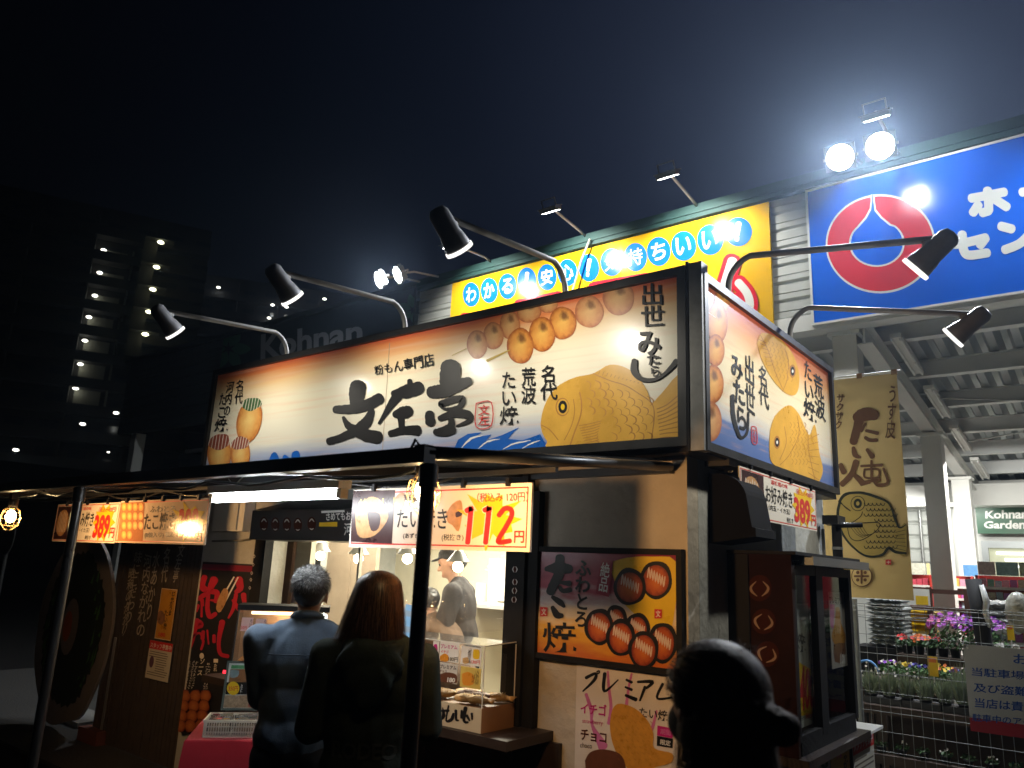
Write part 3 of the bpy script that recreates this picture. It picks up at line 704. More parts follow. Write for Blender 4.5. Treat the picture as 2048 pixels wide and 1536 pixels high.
bx('roof', (BL, YW, 3.0), (XW, 5.55, 3.06), BLK, booth)
# inner partition seen at the left of the window
px_ = PY(585, 1300, 3.9).x
bx('partition', (BL + .13, 3.60, .12), (PY(575, 1200, 3.6).x, 3.66, 2.3), mat('brown_inner_panel', (.22, .12, .07), .5, var=.3, scale=4), booth)
bx('partition', (PY(577, 1200, 3.60).x, 3.62, .12), (PY(612, 1200, 3.62).x, 3.66, 2.3), mat('grey_inner_panel', (.36, .33, .27), .5, var=.2), booth)
for q in range(4):
    xa = PY(700, 1200, 4.6).x - .98 + q * .325; bx('wall_panel', (xa, 4.58, .12), (xa + .32, 4.62, 2.3), mat('wood_grain_panel', (.40, .33, .25), .55, var=.3, scale=3), booth)
# window framing
FD = .07
fr = BLK
b = MB(); b.box((wl - .13, YW - FD, WB - .04), (wl, YW - .001, WT + .02)); lp = b.build('window_post', fr, booth)
b = MB(); b.box((wr, YW - FD, WB - .04), (wr + .13, YW - .001, WT + .32)); b.box((wr + .132, YW - .05, .84), (wr + .20, YW - .001, WT + .16)); rpst = b.build('window_post', fr, booth)
bx('window_rail', (wl - .13, YW - FD - .002, WT + .022), (wr, YW - .001, WT + .06), fr, booth)
bx('window_rail', (wl + .001, YW - .03, WT - .05), (wr - .001, YW + .03, WT + .018), fr, booth)
bx('counter', (wl - .1, YW - .38, WB - .045), (wr + .30, YW - .001, WB - .001), WOODD, booth)
bx('counter', (wl + .001, YW + .001, WB + .001), (wr - .001, YW + .42, WB + .03), mat('steel_counter', (.5, .5, .48), .3, .8, var=.1), booth)
for k in range(9):
    xa = wl - .1 + k * .3; bx('cladding_board', (xa, YW - .03, .05), (xa + .292, YW - .002, WB - .05), WOODD, booth)
# ring emblems burned on the posts
RING = mat('ring_emblem_ink', (.62, .60, .56), .5, var=.1); DISC = mat('brown_emblem_disc', (.060, .016, .008), .85, spec=.1, var=.3, scale=14)
pp = plY(YW - FD); P = Print(pp); P.held = True
for x, y in ((775, 1040), (762, 1140), (745, 1242), (735, 1322), (722, 1420)):
    q = ZF((x, y))[0]
    for s_ in (-1, 1): P.brush([(q[0] - 1.0 * s_, q[1] - 3.2), (q[0] + 2.0 * s_, q[1]), (q[0] - 1.0 * s_, q[1] + 3.2)], RING, 'ring_emblem', rough=0, n=3, w=1.0)
P.flush(lp)
P = Print(pp); 
for x, y in ((902, 512), (902, 577), (900, 622), (898, 668)):
    q = ZW((x, y))[0]
    P.ell(q, 5.2, 6.5, DISC, part='ring_emblem')
    for s_ in (-1, 1): P.brush([(q[0] + 1.5 * s_, q[1] - 6, .8), (q[0] + 4.4 * s_, q[1], 2), (q[0] + 1.5 * s_, q[1] + 6, .8)], RING, 'ring_emblem', rough=0, n=3)
P.flush(rpst)
# header box with five dumpling emblems
hY = 3.12
pl_h = plY(hY); hx0 = pl_h.hit(503, 1040)[0]; hz0 = pl_h.hit(560, 1080)[1]; hz1 = pl_h.hit(560, 1020)[1]
b = MB(); b.box((hx0, hY, hz0), (wr - .02, YW - .001, hz1)); 
b.add([(hx0, hY, hz1 + .001), (wr - .02, hY, hz1 + .001), (wr - .02, YW - .002, hz1 + .09), (hx0, YW - .002, hz1 + .09)], [(0, 1, 2, 3)]); hb = b.build('header_box', mat('header_black', (.016, .018, .022), .45, var=.25), booth)
P = Print(pl_h); P.split = True
for x, y in ((893, 650), (1030, 655), (1170, 655), (1303, 660), (1470, 650)):
    q = ZF((x, y))[0]; P.ell(q, 8.5, 14, DISC, part='dumpling_emblem')
    P.brush([(q[0] - 5, q[1] - 4, 1), (q[0], q[1] - 9.5, 3), (q[0] + 5, q[1] - 4, 1)], RING, 'dumpling_emblem', rough=0); P.brush([(q[0] - 4, q[1] + 9, 1), (q[0], q[1] + 11, 2.6), (q[0] + 4, q[1] + 9, 1)], RING, 'dumpling_emblem', rough=0)
P.text('さめてもおいしい', ZF((1645, 520), (2130, 490), (2130, 600), (1645, 610)), WHI, .05, .004)
P.poly(ZF((1585, 492), (1865, 482), (1868, 508), (1587, 520)), WHI, 'label_strip'); P.poly(ZF((1562, 632), (1780, 625), (1778, 682), (1558, 680)), YEL, 'label_strip')
P.text('河内の味', ZF((1860, 640), (2300, 610), (2300, 780), (1858, 790)), WHI, .07, .004)
P.flush(hb)
# glazing and vinyl curtain
GL = clear('booth_glass', (.96, .97, .95), .10); VIN = clear('clear_vinyl', (.93, .93, .92), .14, .06, haze=.15, hcol=(.8, .8, .75), wob=.6)
xm = PY(700, 1200, YW).x
MB().quad((wl + .01, YW + .05, WB + .04), (xm, YW + .05, WB + .04), (xm, YW + .05, WT - .06), (wl + .01, YW + .05, WT - .06)).build('pane', GL, booth)
bx('mullion', (xm + .001, YW + .035, WB + .031), (xm + .02, YW + .06, WT - .06), STEEL, booth)
vs = []; N = 24
vb = PY(880, 1240, YW + .02).z
for i in range(N + 1):
    x = xm + .03 + (wr - xm - .04) * i / N
    for j in range(9):
        z = vb + .05 * math.sin(i * .26) + (WT - .06 - vb - .05 * math.sin(i * .26)) * j / 8
        vs.append((x, YW + .015 + .008 * math.sin(i * 1.1 + j * .7) + .006 * math.sin(i * .4 - j), z))
MB().add(vs, [(i * 9 + j, (i + 1) * 9 + j, (i + 1) * 9 + j + 1, i * 9 + j + 1) for i in range(N) for j in range(8)], smooth=True).build('vinyl_curtain', VIN, booth)
# inside fittings
b = MB(); b.box((PY(880, 1290, 5.0).x, 4.95, 1.32), (-1.9, 5.40, 1.35)); b.box((-3.9, 4.95, 1.98), (-1.9, 5.40, 2.0)); b.build('wall_shelf', mat('steel_shelf', (.6, .6, .58), .4, .5), booth)
for k in range(9):
    xk = -3.7 + k * .2; bb = MB(); h_ = .1 + .08 * (k % 3); bb.box((xk, 5.05, 2.003), (xk + .13, 5.3, 2.003 + h_)) if k % 2 else bb.lathe((xk + .06, 5.15, 1.353), [(0, 0), (.05, 0), (.05, h_), (.03, h_ + .03), (0, h_ + .03)], n=12)
    q = bb.build('supply_box' if k % 2 else 'jar', mat(('carton', 'jar_plastic')[k % 2 == 0], ((.45, .35, .22), (.6, .5, .4))[k % 2 == 0], .6)); tag(q, ('%s brown carton on the upper kitchen shelf, counted from the left' % ('', 'first', '', 'second', '', 'third', '', 'fourth')[k] if k % 2 else '%s pale jar on the lower kitchen shelf, counted from the left' % ('first', '', 'second', '', 'third', '', 'fourth', '', 'fifth')[k]), 'carton' if k % 2 else 'jar', 'supplies on the booth shelves')
q = PY(992, 1150, 5.40); b = bx('notice_sheet', (q.x - .1, 5.415, q.z - .22), (q.x + .16, 5.42, q.z + .14), WHI); tag(b, 'white notice sheet taped to the kitchen wall inside the booth', 'notice')
# switch box
for k, (x, y) in enumerate(((985, 1185), (960, 1180))):
    q = PY(x, y, 5.40); b = bx('switch_box', (q.x - .04, 5.39, q.z - .1), (q.x + .05, 5.425, q.z + .06), WHI); tag(b, ('right' if k == 0 else 'left') + ' small white switch box on the kitchen wall', 'switch box')
# pendant bulbs
WARM = (1, .72, .40)
for k, (x, y, lb) in enumerate(((641, 1110, 'glowing pendant bulb beside the inner menu poster'), (717, 1116, 'glowing pendant bulb above the grey haired customer and behind the pane divider'), (815, 1116, 'glowing pendant bulb above the brown haired customer'), (916, 1132, 'glowing pendant bulb in front of the cook in a cap'))):
    p = PY(x, y, 3.78); t = T('pendant_lamp', lb, 'pendant lamp', tuple(p), 'pendant bulbs inside the booth')
    MB().lathe(p + Vector((0, 0, .03)), [(.015, .07), (.03, .06), (.075, .0), (.078, -.005), (.07, 0), (.025, .05)], n=20).build('shade', STEEL, t)
    MB().cyl(p + Vector((0, 0, .09)), (p.x, p.y, 2.3), .004, n=6).build('cord', BLK, t)
    MB().sph(p + Vector((0, 0, -.005)), .034, None, 14, 10).build('bulb', glow('warm_bulb', (1, .80, .50), 60), t)
    point('pendant_light', tuple(p + Vector((0, 0, -.05))), WARM, 5, .04)
area('kitchen_light', (-3.6, 4.5, 2.29), (-3.6, 4.5, 0), (1, .93, .74), 150, 1.6, .25)
area('kitchen_light', (-4.9, 4.2, 2.29), (-4.9, 4.2, 0), (1, .90, .72), 40, .8, .2)
# inner menu poster
pi_ = plY(4.45); c = (pi_.hit(597, 1130)[0], pi_.hit(615, 1180)[1], pi_.hit(640, 1130)[0], pi_.hit(615, 1092)[1])
s = T('inner_menu_poster', 'small black and red menu poster hanging inside the booth window', 'poster', tuple(pi_.pt(c[0], c[1]))); back_box(pi_, c, .004, INK, 'panel', s)
P = Print(pi_, c); P.text('たこ焼', ZF((1390, 940), (1445, 1140)), REDI, .05, vert=True); P.text('河内', ZF((1455, 950), (1490, 1110)), YEL, .04, vert=True); P.ell(ZF((1380, 1110))[0], 8, 9, mat('food_red', (.6, .13, .03), .4, var=.4, scale=40)); P.text('名代', ZF((1310, 950), (1335, 1100)), WHI, .03, vert=True); P.flush(s)

# air conditioner cover left of the header
pa = plY(3.33); c = (pa.hit(426, 1040)[0], pa.hit(450, 1062)[1], pa.hit(487, 1040)[0], pa.hit(450, 1004)[1] + .03)
s = T('outdoor_cabinet', 'white wall cabinet with a rounded corner below the fluorescent tube', 'wall cabinet', tuple(pa.pt(c[0], c[1])))
back_box(pa, c, .085, PWHITE, 'case', s)
P = Print(pa, c, base=.003); a0, b0, a1, b1 = c
pts = [(a0 + .02, b0 + .01), (a1 - .07, b0 + .01), (a1 - .07, b1 - .02)] + [(a0 + .10 - .08 * math.sin(t * math.pi / 12), b1 - .10 + .08 * math.cos(t * math.pi / 12)) for t in range(7)]
P.uvpoly(pts, mat('cabinet_cover', (.55, .56, .54), .4, var=.05), 'cover', off=.012); P.flush(s)
b = MB(); b.tube([PY(425, 1082, 3.40), PY(450, 1081, 3.39), PY(480, 1081, 3.40), PY(500, 1078, 3.40)], .007, n=6); o = b.build('wall_cable', mat('dirty_grey_cable', (.2, .2, .18), .7)); tag(o, 'thin grey cable clipped across the stucco under the white wall cabinet', 'cable')

# ------------------------------------------------------------------ FRONT BILLBOARD
sunset = ramp_mat('sunset_print', [(0, (.08, .15, .45)), (.12, (.40, .46, .62)), (.24, (.80, .77, .66)), (.66, (.84, .77, .58)), (.83, (.85, .58, .30)), (.94, (.80, .27, .09)), (1, (.66, .12, .05))], 1, .3, coat=.3, streak=(.82, .55, .38), uneven=.05)
FR_ = mat('billboard_black_frame', (.022, .022, .023), .4, .2, var=.3, scale=10)
ps = plY(YS); c = (ps.hit(423, 850)[0], ps.hit(880, 911)[1], ps.hit(1359, 700)[0], ps.hit(1359, 553)[1])
s = T('front_billboard', 'long sunset coloured shop billboard with big black brush characters above the serving window', 'billboard', (-3.6, YS, c[1])); fb = s; 
a0, b0, a1, b1 = c
bx('box', (a0 - .05, YS + .006, b0 - .07), (XS - .02, YS + .32, b1 + .045), FR_, s)
MB().quad(ps.pt(a0, b0), ps.pt(a1, b0), ps.pt(a1, b1), ps.pt(a0, b1), sunset, [(0, 0), (1, 0), (1, 1), (0, 1)]).build('panel', sunset, s)
frame_bars(ps, c, .045, .025, FR_, s, back=.005)
bx('corner_post', (a1 + .047, YS - .024, b0 - .07), (XS - .05, YS + .05, b1 + .06), BLK, s)
bx('corner_post', (XS - .048, YS - .02, b0 - .07), (XS + .02, YS + .055, b1 + .05), mat('worn_grey_post', (.20, .20, .19), .5, .3, var=.4, scale=12), s)
BALL = ball_mat('dumpling_print', (.82, .45, .10), (.66, .26, .05), (.36, .09, .02)); BALL2 = ball_mat('pale_dumpling_print', (.72, .42, .17), (.60, .27, .10), (.42, .13, .05), amt=.7)
OCTO = ball_mat('octopus_ball_print', (.85, .58, .2), (.72, .34, .09), (.50, .16, .04), amt=.0)
P = Print(ps, c, base=.0015, step=.00010); P.split = True
for q in (((1555, 190), (1495, 1085)),): P.brush(Z1(*q), mat('panel_seam', (.45, .35, .25), .5), 'seam', rough=0, w=1.1)
for x, y, rx, ry, m in ((1390, 200, 115, 125, BALL2), (1180, 300, 105, 115, BALL2), (745, 300, 90, 80, BALL2), (885, 250, 70, 60, BALL2), (610, 395, 75, 103, BALL2), (493, 472, 75, 98, BALL2), (375, 535, 75, 103, BALL2)):
    P.ell(Z2((x, y))[0], rx / 3.593, ry / 3.593, m, part='dumpling_picture', wob=.012)
P.brush(Z2((195, 615), (300, 565)), mat('skewer_ink', (.55, .38, .06), .4), 'skewer_picture', rough=0, w=1.3)
for x, y, rx, ry in ((990, 380, 100, 117), (840, 462, 97, 125)): P.ell(Z2((x, y))[0], rx / 3.593, ry / 3.593, BALL, part='dumpling_picture', wob=.012)
P.ell(Z2((685, 545))[0], 98 / 3.593, 128 / 3.593, BALL, part='dumpling_picture', wob=.012)
P.brush(Z2((450, 652, 20), (610, 576, 8)), MATS['skewer_ink'], 'skewer_picture', rough=0)
# waves
WAVE = mat('wave_blue_ink', (.012, .12, .52), .3, var=.3, scale=3)
for w_ in ([(205, 1300), (240, 1220), (310, 1178), (410, 1166), (360, 1205), (480, 1182), (440, 1225), (560, 1185), (680, 1130), (630, 1175), (600, 1215), (700, 1225), (830, 1180), (860, 1235), (945, 1300)],): P.poly(Z2(*w_), WAVE, 'wave_picture')
for st in ([(260, 1285, 3), (330, 1215, 14), (420, 1190, 4)], [(380, 1290, 2), (450, 1235, 12), (540, 1215, 2)], [(560, 1290, 2), (640, 1250, 12), (760, 1225, 3)], [(690, 1290, 2), (760, 1250, 9), (830, 1225, 2)]): P.brush(Z2(*st), WHI, 'wave_picture', rough=.5)
for w_ in ([(410, 1200), (420, 1160), (460, 1175), (470, 1200)], [(560, 1175), (590, 1095), (630, 1090), (650, 1165)], [(670, 1160), (690, 1105), (725, 1120), (745, 1155)], [(750, 1145), (760, 1085), (810, 1075), (820, 1140)]): P.poly(Z1(*w_), WAVE, 'wave_picture', smooth=3)
# sea bream cake
FISH = mat('fish_cake_ink', (.80, .42, .07), .3, var=.34, scale=4); FISHL = mat('fish_line_ink', (.45, .20, .05), .35, var=.2)
P.poly(Z2((833, 1110), (850, 1010), (900, 900), (980, 820), (1090, 770), (1210, 745), (1330, 682), (1450, 705), (1540, 780), (1600, 870), (1632, 955), (1700, 890), (1850, 760), (1850, 1225), (1660, 1222), (940, 1278), (880, 1230), (845, 1170)), FISH, 'fish_picture', smooth=4)
P.held = True; P.k += 2
P.brush(Z2((1115, 880), (1128, 960), (1120, 1050), (1080, 1160), (1045, 1262)), FISHL, 'fish_picture', w=2.6); P.brush(Z2((1070, 930), (1078, 1020), (1055, 1120), (1005, 1222)), FISHL, 'fish_picture', w=1.6)
P.brush(Z2((1210, 745), (1330, 795), (1440, 830), (1540, 890), (1632, 960), (1650, 1060), (1630, 1215)), FISHL, 'fish_picture', w=2)
P.brush(Z2((840, 1115), (900, 1150), (960, 1222)), FISHL, 'fish_picture', w=1.8)
for k in range(12): P.brush(Z2((1250 + k * 28, 752 + k * 6 - (k > 5) * 0), (1262 + k * 28, 722 + k * 9)), FISHL, 'fish_picture', w=1.2, n=2)
for k in range(9): P.brush(Z2((1110 + k * 6, 1120 + k * 18), (1190 + k * 8, 1105 + k * 17), (1270 - k * 5, 1085 + k * 18)), FISHL, 'fish_picture', w=1.5, n=3)
for k in range(9): P.brush(Z2((1670 + k * 3, 1000 + k * 26), (1740, 970 + k * 29), (1825, 900 + k * 38)), FISHL, 'fish_picture', w=2, n=3)
for i in range(8):
    for j in range(7):
        x = 1160 + i * 62 + (j % 2) * 31 + random.uniform(-7, 7); y = 830 + j * 62 - abs(i - 3) * 2 + random.uniform(-7, 7)
        if x > 1600 or y > 1200 or (y < 800 + (x - 1200) * .33) or (x < 1330 and y > 1060): continue
        q_ = random.uniform(.85, 1.15); w_ = random.uniform(1.0, 2.2); P.brush(Z2((x, y - 30 * q_, w_ * 2), (x + 34 * q_, y - 14, w_ * 4.5), (x + 40 * q_, y + 14, w_ * 4), (x + 22, y + 34 * q_, w_ * 1.5)), FISHL, 'fish_picture', n=3, rough=.2)
P.held = False
for rx, ry, m in ((50, 66, FISHL), (44, 58, FISH), (32, 46, INK), (14, 22, YEL)): P.ell(Z2((993, 985) if rx < 50 else (990, 985))[0], rx / 3.593, ry / 3.593, m, part='fish_picture')
# octopus balls at the left
for x, y, rx, ry, rt_ in ((160, 1095, 100, 160, 0), (332, 1095, 82, 140, 0), (405, 825, 103, 185, 12)):
    P.ell(Z1((x, y))[0], rx / 4.096, ry / 4.096, OCTO, rot=rt_, part='octopus_ball_picture')
SAUCE = mat('sauce_ink', (.30, .07, .035), .35, var=.3, scale=30); MAYO = mat('mayonnaise_ink', (.78, .70, .62), .35)
for x, y, rx, ry, gm in ((160, 1000, 92, 62, SAUCE), (332, 1010, 74, 52, SAUCE), (428, 690, 80, 52, mat('green_flake_ink', (.06, .16, .05), .4, var=.3))):
    P.ell(Z1((x, y))[0], rx / 4.096, ry / 4.096, gm, rot=-14, part='octopus_ball_picture', wob=.05); P.held = True; P.k += 1
    for k in range(7): t_ = (k - 3) / 3.4; hh = ry * math.sqrt(max(.05, 1 - t_ * t_)); P.brush(Z1((x + t_ * rx - 8, y + hh), (x + t_ * rx + 10, y - hh)), MAYO, 'octopus_ball_picture', w=1.3, n=2)
    P.held = False
# lettering
for st in ([(1300, 545, 135), (1285, 640, 125), (1262, 705, 60)], [(1115, 735, 62), (1260, 728, 85), (1390, 690, 95), (1475, 645, 95)], [(1412, 745, 50), (1372, 835, 88), (1285, 905, 84), (1160, 965, 62), (1062, 995, 62)], [(1180, 800, 28), (1225, 870, 60), (1340, 935, 100), (1462, 962, 105)],
           [(1590, 605, 55), (1700, 588, 112), (1800, 555, 104)], [(1722, 500, 42), (1735, 560, 60)], [(1625, 615, 92), (1545, 735, 50), (1472, 848, 22)], [(1605, 775, 60), (1660, 762, 100), (1715, 748, 90)], [(1650, 800, 58), (1662, 905, 48)], [(1565, 932, 52), (1680, 905, 66), (1785, 905, 88)]):
    P.brush(Z1(*st), INK, rough=.07, n=7)
for st in ([(188, 700, 145), (180, 800, 150)], [(50, 880, 88), (130, 868, 100), (230, 835, 92), (320, 800, 62)], [(120, 965, 50), (200, 935, 50), (272, 925, 46), (268, 965, 44), (235, 992, 34), (150, 1000, 22), (118, 968, 40)], [(38, 1035, 62), (42, 1095, 74)], [(112, 1068, 40), (220, 1032, 58), (318, 1045, 62), (322, 1085, 36), (232, 1122, 14)], [(195, 1080, 46), (188, 1130, 58), (100, 1160, 42)], [(208, 1150, 54), (150, 1172, 50), (82, 1165, 48)]):
    P.brush(Z2(*st), INK, rough=.07, n=7)
P.text('粉もん専門店', Z1((1428, 378), (1915, 268), (1925, 378), (1440, 460)), INK, .012, .01)
P.text('名代', Z1((305, 490), (372, 490), (352, 690), (285, 690)), INK, .03, .03, vert=True); P.text('河内の', Z1((225, 510), (290, 500), (248, 780), (196, 790)), INK, .03, .03, vert=True); P.text('たこ焼', Z1((172, 600), (215, 600), (235, 915), (118, 920)), INK, .03, .03, vert=True)
P.text('たい焼', Z2((555, 735), (655, 735), (680, 1110), (540, 1115)), INK, .045, .03, vert=True); P.text('荒波', Z2((700, 705), (800, 700), (805, 965), (695, 965)), INK, .035, .03, vert=True); P.text('名代', Z2((840, 685), (945, 685), (960, 935), (830, 935)), INK, .035, .03, vert=True)
P.text('出世', Z2((1555, 100), (1715, 95), (1725, 400), (1560, 415)), INK, .055, .03, vert=True); P.text('み', Z2((1520, 445), (1700, 440), (1700, 625), (1535, 610)), INK, .05, .03); P.text('たら', Z2((1595, 610), (1690, 590), (1700, 770), (1630, 770)), INK, .05, .03, vert=True)
P.brush(Z2((1510, 655, 42), (1510, 730, 50), (1560, 785, 34), (1650, 790, 24), (1730, 745, 24), (1812, 658, 40)), INK, rough=.06)
P.brush(Z2((374, 960), (482, 952), (482, 1118), (374, 1128), (374, 960)), REDI, 'seal', rough=.04, w=2.2, n=4); P.text('文左', Z2((388, 972), (472, 966), (472, 1112), (388, 1120)), REDI, .03, .01, 'seal', vert=True)
P.flush(s)

# ------------------------------------------------------------------ SIDE BILLBOARD
px2 = plX(XS); h1 = px2.hit(1409, 700); h2 = px2.hit(1662, 860)
c = (h1[0], px2.hit(1408, 884)[1], h2[0], px2.hit(1407, 566)[1])
s = T('side_billboard', 'sunset coloured side billboard with dumplings and two fish cakes on the right', 'billboard', (XS, 4.4, c[1])); a0, b0, a1, b1 = c
bx('box', (XS - .30, YS + .325, b0 - .07), (XS - .006, a1 + .06, b1 + .045), FR_, s)
sun2 = ramp_mat('sunset_print_side', [(0, (.10, .18, .46)), (.17, (.16, .24, .50)), (.20, (.55, .58, .66)), (.30, (.82, .76, .62)), (.66, (.84, .74, .50)), (.84, (.84, .42, .18)), (1, (.62, .12, .06))], 1, .3, coat=.3, streak=(.82, .46, .26), uneven=.04)
MB().quad(px2.pt(a0, b0), px2.pt(a1, b0), px2.pt(a1, b1), px2.pt(a0, b1), sun2, [(0, 0), (1, 0), (1, 1), (0, 1)]).build('panel', sun2, s)
frame_bars(px2, c, .04, .025, FR_, s, back=.005)
P = Print(px2, c, base=.0015, step=.0001); P.split = True
SEA = mat('sea_blue_ink', (.07, .14, .36), .3, var=.35, scale=6)
for x, y, rx, ry in ((230, 170, 42, 75), (150, 250, 38, 100), (205, 290, 55, 115), (195, 440, 48, 88), (180, 625, 58, 105), (165, 830, 62, 110)): P.ell(Z3((x, y))[0], rx / 2.742, ry / 2.742, BALL if x > 170 else BALL2, part='dumpling_picture')
P.brush(Z3((140, 225), (195, 262)), WHI, 'skewer_picture', w=1)
for pts in ([(420, 400), (450, 345), (540, 375), (610, 450), (650, 560), (648, 650), (622, 688), (570, 670), (505, 600), (450, 500)], [(492, 880), (520, 800), (592, 742), (650, 790), (705, 905), (738, 848), (762, 1000), (782, 1100), (750, 1170), (690, 1140), (600, 1108), (505, 1060), (488, 980)]): P.poly(Z3(*pts), FISH, 'fish_picture', smooth=4)
P.held = True; P.k += 2
for pts in ([(575, 440), (592, 500), (585, 600), (560, 665)], [(440, 360), (480, 440), (520, 560), (560, 650)], [(640, 800), (650, 900), (600, 1010), (545, 1070)], [(570, 860), (580, 950), (545, 1040)], [(700, 910), (705, 1000), (740, 1160)]): P.brush(Z3(*pts), FISHL, 'fish_picture', w=1.3, n=4)
for k in range(7): P.brush(Z3((700, 930 + k * 30), (760, 900 + k * 42)), FISHL, 'fish_picture', w=1.2, n=2); P.brush(Z3((430 + k * 8, 380 + k * 24), (470 + k * 7, 400 + k * 20)), FISHL, 'fish_picture', w=1.2, n=2)
for i in range(5):
    for j in range(6):
        x = 600 + i * 20 + (j % 2) * 10; y = 850 + j * 40; P.brush(Z3((x, y - 15), (x + 10, y), (x, y + 18)), FISHL, 'fish_picture', w=.9, n=2)
        x = 480 + i * 22 + j * 8; y = 400 + j * 35 + i * 6; P.brush(Z3((x, y - 12), (x + 9, y), (x, y + 14)), FISHL, 'fish_picture', w=.9, n=2)
P.held = False
for x, y in ((530, 945), (615, 555)):
    for rx, ry, m in ((17, 36, FISHL), (11, 25, INK), (5, 10, WHI)): P.ell(Z3((x, y))[0], rx / 2.742, ry / 2.742, m, part='fish_picture')
P.text('出世', Z3((350, 445), (405, 495), (410, 805), (358, 760)), INK, .05, .03, vert=True); P.text('名代', Z3((428, 510), (475, 545), (488, 775), (430, 730)), INK, .04, .03, vert=True)
P.text('みたら', Z3((272, 455), (335, 490), (372, 890), (310, 870)), INK, .055, .03, vert=True); P.brush(Z3((285, 690, 22), (290, 800, 22), (325, 915, 18), (365, 890, 14), (372, 780, 10)), INK, rough=.1)
P.text('荒波', Z3((728, 560), (778, 590), (800, 840), (742, 800)), INK, .045, .03, vert=True); P.text('たい焼', Z3((678, 490), (715, 515), (748, 850), (675, 800)), INK, .045, .03, vert=True)
P.brush(Z3((390, 858), (415, 868), (418, 950), (392, 942), (390, 858)), REDI, 'seal', w=1.4); P.text('文左', Z3((394, 866), (412, 874), (414, 944), (396, 938)), REDI, .03, 0, 'seal', vert=True)
P.flush(s)

# ------------------------------------------------------------------ arm spotlights on the billboards
HEADM = mat('lamp_head_dark_grey', (.26, .26, .27), .45, .4, var=.2, scale=14)
def arm_spot(root, out, head, label, hot, e=120, aimto=None):
    """root on the sign top, out = outward unit, head = lamp pivot"""
    root = Vector(root); out = Vector(out); head = Vector(head); t = T('arm_spotlight', label, 'spotlight', tuple(root), 'arm spotlights over the booth billboards')
    top = head.z + .06
    pts = [root, root + Vector((0, 0, .06))]
    for k in range(1, 7):
        a_ = k * math.pi / 14; pts.append(root + Vector((0, 0, .06 + .16 * math.sin(a_))) + out * .16 * (1 - math.cos(a_)))
    pts.append(head + Vector((0, 0, .02)))
    MB().tube(pts, .0165, n=10).build('arm', ARM, t)
    MB().cyl(root - Vector((0, 0, .01)), root + Vector((0, 0, .015)), .035, n=12).build('base_plate', ARM, t)
    d = (Vector(aimto) - head).normalized()
    b = MB(); b.cyl(head - out * .06, head + out * .015 + Vector((0, 0, .005)), .022, n=10); b.sph(head + out * .02, .028, None, 10, 6); j = b.build('joint', ARM, t)
    h0 = head + out * .03 - d * .02
    b = MB(); b.lathe(h0, [(0, -.035), (.035, -.03), (.05, -.005), (.052, .10), (.057, .115), (.064, .17), (.064, .19), (.058, .19)], n=20, ax=d); b.build('housing', HEADM, t)
    b = MB(); b.lathe(h0, [(.0645, .176), (.070, .178), (.070, .194), (.060, .196)], n=24, ax=d); b.build('rim_glass', glow('lit_rim', (1, .98, .92), 1.5), t)
    b = MB(); b.lathe(h0, [(.0, .187), (.057, .187)], n=20, ax=d); b.build('lens', glow('spot_lens', (1, .97, .88), 25), t)
    spot('spot_light', tuple(h0 + d * .20), tuple(h0 + d * 2), (1, .93, .78), e, 118, .9, .05)
for (rx, hx, hy, lb) in ((-4.92, 325, 645, 'leftmost arm spotlight over the front billboard, lowest in view'), (-3.62, 545, 566, 'middle arm spotlight over the front billboard, in front of the dark store sign'), (-2.33, 883, 432, 'largest arm spotlight over the front billboard, standing against the night sky')):
    h = PY(hx, hy, 2.36); arm_spot((rx, YS + .05, b1 + .045), (0, -1, 0), (rx, 2.36, 3.21), lb, None, 46, (rx + .05, YS, 2.38))
for (ry_, hx, hy, lb) in ((3.73, 1868, 485, 'arm spotlight whose dark head stands in front of the red ring emblem'), (4.70, 1940, 632, 'arm spotlight reaching right from the side billboard below the blue sign')):
    q = PX(hx, hy, -.53); arm_spot((XS - .03, ry_, b1 + .045), (1, 0, 0), (-.53, ry_, 3.18 if ry_ < 4 else 3.10), lb, None, 42, (XS, ry_ + .1, 2.42))

# ------------------------------------------------------------------ AWNING
AX0, AX1, AY = -9.6, -1.70, 1.70
def az_(y): return 1.985 + (y - AY) * .112
s = T('awning_frame', 'low black lean-to awning on thin posts in front of the booth', 'awning', (-5, AY, 0)); awn = s
AW = mat('awning_black_paint', (.018, .020, .023), .38, .3, var=.35, scale=6)
b = MB(); b.box((AX0, AY - .025, 1.955), (AX1 + .02, AY + .025, 2.005)); b.build('front_beam', AW, s)
def sbar(x0, x1, za, zb_, name, m=AW, ya=AY + .026, yb=YW - .06):
    b = MB(); b.add([(x, y, az_(y) + z) for y in (ya, yb) for x in (x0, x1) for z in (za, zb_)], [(0, 2, 3, 1), (4, 5, 7, 6), (0, 1, 5, 4), (2, 6, 7, 3), (1, 3, 7, 5), (0, 4, 6, 2)]); return b.build(name, m, s)
MB().tube([(AX1, AY, 1.99), (AX1, YW - .05, az_(YW) - .02)], .022, n=10).build('side_rail', mat('worn_black_tube', (.05, .055, .06), .35, .5, var=.3, scale=14), s)
for k in range(1, 9): x = AX1 - k * .9; sbar(x - .015, x + .015, -.03, .012, 'rafter')
for k in range(13):
    x = AX1 - .006 - k * .608; sbar(x - .6078, x, .014, .022, 'roof_sheet', mat('roof_sheet_dark', (.03, .034, .042), .3, .4, var=.3, scale=4), AY - .02, YW - .02)
for x in (-1.68, -4.135, -6.9):
    b = MB(); b.cyl((x, AY, 0), (x, AY, 1.953), .0235, n=14); q = b.build('post', mat('post_black_gloss', (.02, .02, .022), .3, .2, var=.1, scale=3), s)
    b = MB(); b.cyl((x, AY, 1.88), (x, AY, 1.95), .030, n=14); b.build('collar', AW, q); bx('base_plate', (x - .05, AY - .03, 0), (x + .05, AY + .03, .012), AW, q)
